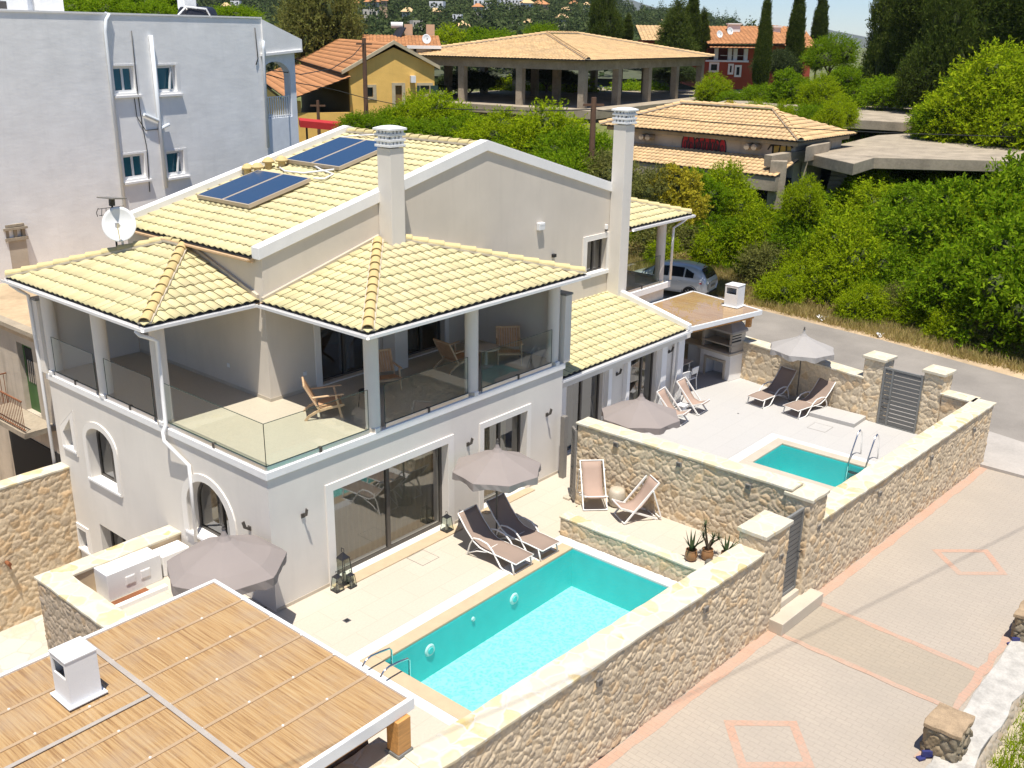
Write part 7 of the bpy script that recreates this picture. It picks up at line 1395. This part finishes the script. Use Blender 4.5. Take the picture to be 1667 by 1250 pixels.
# houses on the hill
def hillhouse(px,py,w_,h_,D,mat,lbl,roof=None,rz=None):
    c=PD(px,py,D); sc=D/1630; W=w_*sc; H=h_*sc; az=YAW-math.pi/2+(rz or 0)-math.atan((px-833)/1630); e=thing('hillside_house',lbl,'house',tuple(c),az); L=[]
    def p_(mb,name,mat,par=e): o=mb.build(name,M[mat],None); o.parent=par; return o
    nw=max(1,int(w_/6)); nf=max(1,int(h_/7)); hl=[rect(-W/2+W*(i+.3)/nw,-H+H*(j+.35)/nf,-W/2+W*(i+.7)/nw,-H+H*(j+.75)/nf) for i in range(nw) for j in range(nf)]
    mb=MB(); mb.panel('y',-W*.3,rect(-W/2,-H-16,W/2,0),hl,.5); mb.box(-W/2,-W*.3+.5,-H-16,W/2,W*.3,0); f=p_(mb,'walls',mat)
    for h in hl: p_(MB().box(h[0][0],-W*.3+.35,h[0][1],h[2][0],-W*.3+.4,h[2][1]),'window','glassdk')
    if roof:
        a=W/2+.5;b=W*.3+.5;z=0;R=W*.12+.8; mb=MB(); mb.add([(-a,-b,z),(a,-b,z),(a,b,z),(-a,b,z),(-a+b,0,R),(a-b,0,R)],[(0,1,5,4),(1,2,5),(2,3,4,5),(3,0,4),(3,2,1,0)]); p_(mb,'roof',roof)
    return e
HH=[(575,6,18,5,'farwall','terra2','small cream house with orange roof high on the hill, left of the big villa blocks'),(606,4,18,12,'farwall','terra2','tall cream apartment block high on the hill'),(620,2,16,10,'farwall2','terra2','reddish apartment block right beside the tall cream one'),(601,16,22,13,'farwall',None,'lower cream block directly under the tall cream apartment'),
(572,14,14,4,'trim','terra','low white house left of the lower cream block'),(712,3,22,12,'trim',None,'grey white flat roofed villa on the hill above the solar heater'),(664,20,18,7,'farwall','terra','cream cottage in the middle of the hill'),(709,20,14,7,'farwall2','terra','small peach house below the grey white villa'),(678,34,18,12,'farwall',None,'beige house seen between the two chimneys'),(745,24,14,12,'trim',None,'white house with dark trees, left of the long white villas'),(752,44,28,9,'trim','terra','long low white house above the trees by the pavilion roof'),
(786,0,26,10,'trim',None,'white terraced villa on the crest, leftmost of three'),(824,-1,24,9,'trim',None,'white villa in the middle of the crest row'),(846,0,20,7,'trim',None,'white villa at the right of the crest row'),(858,6,18,9,'trim','terra','white house just below the crest row'),(880,8,22,7,'farwall2','terra2','orange roofed house right of the white crest villas'),(934,7,12,5,'farwall2','terra2','tiny orange roofed house near the dark conifer'),(778,12,12,6,'farwall','terra2','tiny cream house under the leftmost crest villa'),(922,17,14,5,'farwall2','terra','small peach house half hidden in trees'),(955,9,10,6,'trim','terra','small white house beside the dark conifer'),(915,30,18,5,'farwall','terra','low sand roofed house in the middle of the woods'),(862,38,14,5,'trim','terra','low white house above the round green tree'),(840,38,12,8,'farwall',None,'narrow pale house left of the round green tree'),(368,11,11,6,'trim','terra','tiny white house above the black roof tank'),(384,2,14,7,'trim',None,'small white flat house at the top left of the hill'),(260,2,16,6,'farwall','terra','small house above the left trees'),(1075,36,8,3,'farwall','terra','tiny house right of the hill crest near the cypresses'),(752,66,14,6,'farwall','terra','small house low between the green trees')]
for px,py,w_,h_,mt_,rf,lb in HH:
    hz_=41.4+.01466*px; y=np.interp(px,hx,hy); t=max(.05,min(1,((hz_+45-(py+h_))/(hz_+45-y))))**(1/.8); D=200+420*t-38; hillhouse(px,py-1,w_,h_,D,mt_,lb,rf,rt.uniform(-.5,.5))
# ================================================================= TREES AND SHRUBS
mkbush('y1','leaf_y',2.2,1); mkbush('y2','leaf_y',2.2,2,up=.9,tw=.9); mkbush('g1','leaf_g',2.2,3); mkbush('g2','leaf_g',2.2,4,dens=30,tw=.6); mkbush('o1','leaf_o',2.0,5,dens=24); mkbush('d1','leaf_dry',1.2,6,dens=30,tw=.5,up=.8,trunk=False); mkbush('f1','leaf_fl',1.6,7,dens=28,tw=.35)
mktree('t1',6.5,3.0,11,'leaf_g',n=16,dens=15); mktree('t3',8,3.4,13,'leaf_far',n=18,dens=14,ll=.2,lw=.08); mkcypress('c1',10,1.0,21); mkcypress('c2',9,1.15,22,dens=55); mkconifer('k1',11,3.2,31); mkconifer('k2',10,2.6,32,layers=11)
USED={}
def plant(key,P,s,rz,name,lbl,cat,grp=None,sz=None):
    o=PROTO[key] if key not in USED else copy_tree(PROTO[key]); USED[key]=1
    o.name=name; o.location=P; o.rotation_euler=(0,0,rz); o.scale=(s,s,sz or s); tag(o,lbl,cat); 
    if grp: o['group']=grp
    elif 'group' in o: del o['group']
    return o
rb=random.Random(33)
# mass of shrubs on the slope beyond the road, by base pixel
rows=[]
def fx(y): return 29.9+.17*y
SH=[]
for row,(off,R,keys,step,hmin,hmax) in enumerate([(2.7,.62,['d1','o1','d1','y1'],1.4,.38,.6),(4.2,.8,['o1','y1','g1'],1.8,.5,.75),(5.8,1.0,['y1','y2','g1'],2.2,.75,1.0),(8.3,1.15,['y2','g1','y1','g2'],2.6,.9,1.2),(10.6,1.2,['y1','g2','y2','g1'],2.5,.9,1.15),(13.2,1.25,['y1','g1','y2'],2.6,.9,1.2),(16,1.3,['g1','y1','g2'],2.8,.9,1.2),(19.5,1.3,['g2','y1','g1'],3.1,.9,1.2),(24,1.3,['g2','y1','g1'],3.4,.9,1.2)]):
    y=-13+rb.random()
    while y<17+off*.7:
        x=fx(y)+off+rb.uniform(-.6,.6); P=(x,y+rb.uniform(-.5,.5),float(gz(x,y))-.15); P=(P[0],P[1],P[2]-.2); SH.append((rb.choice(keys),P,rb.uniform(hmin,hmax),row,0)); y+=step*rb.uniform(.8,1.15)
LBL={'d1':'dry yellowing scrub bush on the road verge','o1':'dull olive shrub low on the slope by the road','y1':'bright yellow green shrub in the overgrown slope','y2':'tall yellow green shrub with upright shoots in the overgrown slope','g1':'mid green shrub in the overgrown slope','g2':'dense green shrub in the overgrown slope'}
def visible_zone(P,s):     # keep the concrete ruin readable: lower the plants in front of it
    d=Vector(P)-Vector(CAM); px=833.5+F_PX*d.dot(Vector(R2))/d.dot(Vector(_f)); dep=d.dot(Vector(_f)); topz=P[2]+4.2*s; dd=Vector((P[0],P[1],topz))-Vector(CAM); py=625-F_PX*dd.dot(Vector(U2))/dd.dot(Vector(_f)); return px,py
ORD=['first','second','third','fourth','fifth','sixth','seventh','eighth','ninth','tenth','eleventh','twelfth','thirteenth','fourteenth','fifteenth','sixteenth','seventeenth','eighteenth','nineteenth','twentieth','twenty-first','twenty-second','twenty-third','twenty-fourth']
KW={'d1':'dry yellowing scrub','o1':'dull olive shrub','y1':'bright yellow green shrub','y2':'tall yellow green shrub','g1':'mid green shrub','g2':'dense green shrub'}
NR={}
SH.sort(key=lambda q:(q[3],visible_zone(q[1],q[2])[0]))
for k,P,s,row,cnt in SH:
    px,py=visible_zone(P,s); lim=285
    if px<1000: lim=262
    elif px<1235: lim=268
    elif px<1285: lim=325
    elif px<1335: lim=296
    elif px<1405: lim=330
    elif px<1670: lim=277
    else: lim=240
    t=0; z_=s
    while py<lim and t<14 and z_>.3: z_*=.9; px,py=visible_zone(P,z_); t+=1
    if (P[0]-32.3)**2+(P[1]-8.8)**2<12 or py<lim-22 or px>1790 or px<640: continue
    z_=max(z_,.3); NR[row]=NR.get(row,0)+1; plant(k,P,min(s,z_*1.7),rb.uniform(0,6.28),'shrub',f'{KW[k]}, {ORD[row]} row up from the road, {ORD[min(NR[row],24)-1]} from the left','shrub','shrubs on the overgrown slope beyond the road',z_)
# individual shrubs and trees by photo position: key, px, base py, D, scale, zscale, name, label, category
def at(px,py,D): p=PD(px,py,D); return (p.x,p.y,p.z)
TL=[('f1',830,0,0,0,0,'','','')]
for key,px,py,D,s,sz,name,lbl,cat in [
 ('f1',1095,350,40,1.25,1.3,'flowering_shrub','yellow flowering shrub just behind the rear veranda roof','shrub'),
 ('g2',1130,340,47,1.1,1.0,'shrub','green shrub left of the broken portal column','shrub'),
 ('y2',1178,335,48,1.0,1.0,'shrub','bright shrub hiding the lower tiled eave of the graffiti building','shrub'),
 ('y1',1306,345,52,.7,.8,'shrub','bright shrub between the portal column and the stairs','shrub'),
 ('o1',1068,345,40,.9,1,'shrub','grey olive shrub right of the tall right chimney','shrub'),
 ('f1',1187,187,66,.8,.6,'flowering_shrub','yellow flowering shrub on the ruin roof terrace','shrub'),
 ('y1',1232,196,66,.7,.6,'shrub','shrub right of the yellow flowers on the ruin terrace','shrub'),
 ('y1',1270,205,66,.7,.7,'shrub','yellow green shrub growing above the small ruin roof','shrub'),
 ('g1',1318,205,66,.9,.8,'shrub','green shrub left of the upper concrete slab','shrub'),
 ('y2',1345,205,64,.7,.7,'shrub','thin bright shrub against the upper slab end','shrub'),
 ('y1',1560,212,70,1.7,1.4,'shrub','large bright shrub at the right end of the lower slab','shrub'),
 ('y1',1618,212,70,2.4,2.3,'shrub','huge yellow green shrub near the right edge above the slabs','shrub'),
 ('y2',1672,215,68,2.3,2.3,'shrub','huge bright shrub cut by the right edge above the cable','shrub'),
 ('y1',1640,165,75,1.6,1.5,'shrub','yellow green shrub below the right cypress','shrub'),
 ('g1',1585,165,78,1.5,1.3,'shrub','green shrub under the dark conifers','shrub'),
 ('g1',1450,160,85,1.6,1.1,'shrub','round green shrub on the grass behind the upper slab','shrub'),
 ('g2',1360,168,88,1.8,1.5,'shrub','big round green shrub left of the grass patch','shrub'),
 ('t1',1345,150,95,.8,.75,'tree','round leafy tree in front of the sea view','tree'),
 ('g1',1385,150,100,1.6,1.5,'shrub','mid green shrub below the sailing boats','shrub'),
 ('g2',1290,168,90,1.8,1.5,'shrub','broad dark green shrub in front of the red house','shrub'),
 ('y1',1335,178,78,1.1,1.1,'shrub','light green shrub in front of the round leafy tree','shrub'),
 ('g1',1240,168,92,1.2,1.0,'shrub','green shrub at the foot of the spiky cypress','shrub'),
 ('g1',1195,168,92,1.1,.7,'shrub','green shrub below the loggia of the red house','shrub'),
 ('y1',1160,160,94,1.1,1.0,'shrub','light shrub at the right end of the pavilion','shrub'),
 ('t3',1262,160,98,.55,.55,'tree','dark leafy tree between the two cypresses','tree'),
 ('c2',1235,165,95,.5,1.08,'cypress_tree','spiky dark cypress in front of the red house roof','cypress'),
 ('c1',1287,150,100,.62,1.1,'cypress_tree','slim tall cypress right of the spiky one','cypress'),
 ('c1',1327,120,125,.7,1.05,'cypress_tree','isolated cypress against the blue sea sky','cypress'),
 ('c1',1122,95,110,.7,.75,'cypress_tree','thin cypress left of the red house','cypress'),('c1',1141,92,112,.6,.5,'cypress_tree','short thin cypress beside the red house wall','cypress'),
 ('k2',1100,95,108,.6,.62,'conifer_tree','ragged dark conifer above the pavilion roof end','conifer'),
 ('k1',982,72,112,.45,.78,'conifer_tree','dense dark conifer behind the pavilion ridge','conifer'),('c1',1021,70,118,.5,.33,'cypress_tree','small cypress right of the dense conifer behind the pavilion','cypress'),
 ('k1',1440,130,92,.52,1.15,'conifer_tree','massive dark conifer right of the sea view','conifer'),('c1',1477,115,88,1.3,1.15,'cypress_tree','tall cypress between the dark conifers','cypress'),('k1',1522,170,82,.62,.98,'conifer_tree','broad dark conifer behind the upper slab','conifer'),
 ('k2',1572,125,90,.95,1.3,'conifer_tree','dark conifer right of the broad one','conifer'),('k1',1612,100,100,.8,1.35,'conifer_tree','tall dark conifer near the top right corner','conifer'),('c2',1650,100,80,1.35,1.3,'cypress_tree','green cypress at the right edge of the picture','cypress'),('k1',1700,105,92,.9,1.3,'conifer_tree','dark conifer cut by the right edge','conifer'),('k2',1535,85,120,1.1,1.3,'conifer_tree','distant dark conifer behind the tall cypress','conifer'),
 ('o1',522,90,88,2.3,3.2,'eucalyptus_tree','big olive green tree behind the yellow house roof','tree'),('o1',543,85,90,1.8,2.9,'eucalyptus_tree','right half of the olive green tree group','tree'),('o1',497,80,90,1.5,2.0,'eucalyptus_tree','left lower tree of the olive green group','tree'),
 ('g1',160,32,55,1.3,.8,'shrub','pine green treetop behind the pale building, leftmost','tree'),('g2',200,33,56,1.2,.75,'shrub','pine treetop behind the pale building, second from left','tree'),('g1',240,34,54,1.1,.6,'shrub','pine treetop left of the black roof tank','tree'),('g2',275,33,58,1.0,.8,'shrub','treetop directly behind the black roof tank','tree'),('g1',385,40,58,1.0,.65,'shrub','green treetop right of the black roof tank','tree'),('t3',295,50,80,.8,.8,'tree','dark tree behind the black roof tank','tree'),
 ('g1',880,80,105,.8,.8,'tree','round bright green tree behind the pavilion ridge','tree'),('g1',808,88,108,1.0,.8,'tree','round bright green tree left behind the pavilion roof','tree'),('g2',775,92,104,1.1,.8,'tree','green tree at the left end of the pavilion roof','tree'),('y1',735,95,104,1.0,.8,'tree','light green tree behind the left pavilion corner','tree'),('t3',760,178,95,.8,.45,'tree','dark tree seen through the left pavilion columns','tree'),
 ('g1',640,215,54,.9,.8,'shrub','shrub at the foot of the yellow gable, left','shrub'),('y1',680,212,54,1.0,.9,'shrub','bright shrub in front of the yellow house window','shrub'),('g1',590,222,50,.8,.7,'shrub','green shrub by the brown wooden pole','shrub'),('y1',720,222,52,1.2,1.0,'shrub','bright shrub under the left pavilion corner','shrub'),
 ('g1',765,235,50,1.2,.9,'shrub','green shrub above the villa ridge','shrub'),('y1',810,245,48,1.2,.9,'shrub','bright shrub right behind the gable apex','shrub'),('g2',850,262,47,1.3,1.0,'shrub','dense green shrub below the pavilion podium','shrub'),('y1',895,268,46,1.4,1.25,'shrub','tall bright shrub left of the dark pole','shrub'),('g1',935,285,44,1.3,1.2,'shrub','green shrub touching the dark pole','shrub'),('o1',985,318,42,1.2,1.1,'shrub','olive shrub between dark pole and right chimney','shrub'),('g1',910,300,42,1.1,.9,'shrub','green shrub low behind the gable slope','shrub'),
 ('g1',700,232,50,1.2,.75,'shrub','green shrub between the gable top and the pavilion','shrub'),('g2',655,226,50,1.1,.6,'shrub','dense shrub behind the left chimney top','shrub'),
 ('t3',890,160,100,.8,.4,'tree','dark tree behind the middle pavilion columns','tree'),('y1',930,172,104,2.6,1.5,'shrub','bright shrub glowing behind the pavilion columns','shrub'),('g1',1040,165,108,2.4,1.4,'shrub','green shrub behind the right pavilion columns','shrub'),('t3',1090,160,104,.7,.45,'tree','dark tree behind the last pavilion bays','tree'),('y1',840,172,104,2.4,1.4,'shrub','sunlit shrub behind the left pavilion bays','shrub')]:
    zsc={'c1':10,'c2':9,'k1':11,'k2':10}.get(key)
    k_=.62 if key[0] in 'ygof' and name!='tree' else 1; s*=k_; sz*=k_
    P_=at(px,py,D); P_=(P_[0],P_[1],P_[2]-(.5*s if name=='shrub' else .1)); plant(key,P_,s,rb.uniform(0,6.28),name,lbl,cat,None,sz)
# dark dense trees at the right edge, middle height
for px,py,D,s,l in ((1600,520,42,1.3,'dense leafy tree low at the right end of the slope, left one'),(1660,545,41,1.4,'dense leafy tree at the right edge just above the road'),(1650,440,46,1.5,'dense leafy tree at the right edge higher up the slope'),(1560,440,48,1.2,'dense leafy tree left of and above the right edge trees')):
    plant('g2',(PG(px,py).x,PG(px,py).y,PG(px,py).z-.3),s,rb.uniform(0,6),'tree',l,'tree','dark trees at the right of the slope')
plant('g2',at(1530,222,70),.8,3,'shrub','dense shrub between the two concrete slabs at their right end','shrub')
plant('y1',at(1365,205,66),.45,3,'shrub','small shrub at the left foot of the upper slab','shrub')
plant('t1',(-8,18,-3),1.0,0,'tree','leafy green tree in the yard left of the old stained house','tree')
# undergrowth and dry grass
def tufts(n,gen,h,mat,name,lbl,seed=1,w=.03):
    r=np.random.default_rng(seed); P=[];
    for i in range(n): P.append(gen(r))
    P=np.array(P); k=7; B=np.repeat(P,k,0)+np.concatenate([r.normal(size=(n*k,2))*.12,np.zeros((n*k,1))],1); d=r.normal(size=(n*k,3))*.45+np.array([0,0,1.]); d/=np.linalg.norm(d,axis=1)[:,None]; sd=np.cross(d,r.normal(size=d.shape)); sd/=np.linalg.norm(sd,axis=1)[:,None]; H=h*(.5+r.random((n*k,1)))
    v=np.stack([B-sd*w*.5,B+sd*w*.5,B+d*H+sd*w*.1,B+d*H-sd*w*.1],1).reshape(-1,3); o=bpy.data.objects.new(name,fastmesh(name,v,np.arange(len(v)).reshape(-1,4),[M[mat]])); COL.objects.link(o); tag(o,lbl,'grass','',kind='stuff'); return o
def gslope(r):
    y=r.uniform(-16,24); x=fx(y)+3.6+abs(r.normal())*8; return (x,y,float(gz(x,y)))
def gverge(r):
    y=r.uniform(-16,20); x=fx(y)+.5+r.random()*3.2; return (x,y,float(gz(x,y)))
tufts(30000,gslope,.5,'leaf_g','undergrowth','tangled green undergrowth on the slope',2,.06); tufts(9500,gverge,.36,'leaf_dry','dry_grass','dry grass along the road verge',3,.035)
def gs(r):
    x=r.uniform(2,14); y=-12.7-abs(r.normal())*.35; return (x,y,ZP-.12)
tufts(900,gs,.16,'leaf_y','grass','grass at the foot of the rubble edging',4,.02)
def gs2(r): x=r.uniform(2,16); return (x,-12.8-r.random()*3,ZP-.12)
tufts(700,gs2,.08,'leaf_dry','dry_grass','sparse dry grass on the sandy ground',5,.02)
def gfar(r): p=PD(r.uniform(1350,1480),168,r.uniform(78,96)); return (p.x,p.y,float(gz(p.x,p.y)))
for kk,pp in list(PROTO.items()):
    if kk not in USED:
        for c in list(pp.children): bpy.data.objects.remove(c)
        bpy.data.objects.remove(pp)
def clean(o):
    if 'u' in o: del o['u']
for o in bpy.data.objects: clean(o)
# ================================================================= HAZE
m=bpy.data.materials.new('haze_air'); m.use_nodes=True; n=m.node_tree.nodes; l=m.node_tree.links; n.clear(); out=n.new('ShaderNodeOutputMaterial'); pv_=n.new('ShaderNodeVolumePrincipled'); pv_.inputs['Color'].default_value=(.72,.84,.98,1); pv_.inputs['Density'].default_value=HAZE; l.new(pv_.outputs[0],out.inputs['Volume'])
M['haze']=m
o=MB().box(CAM[0]-4700,CAM[1]-4700,-20,CAM[0]+4700,CAM[1]+4700,330).build('haze',M['haze'],kind='stuff')
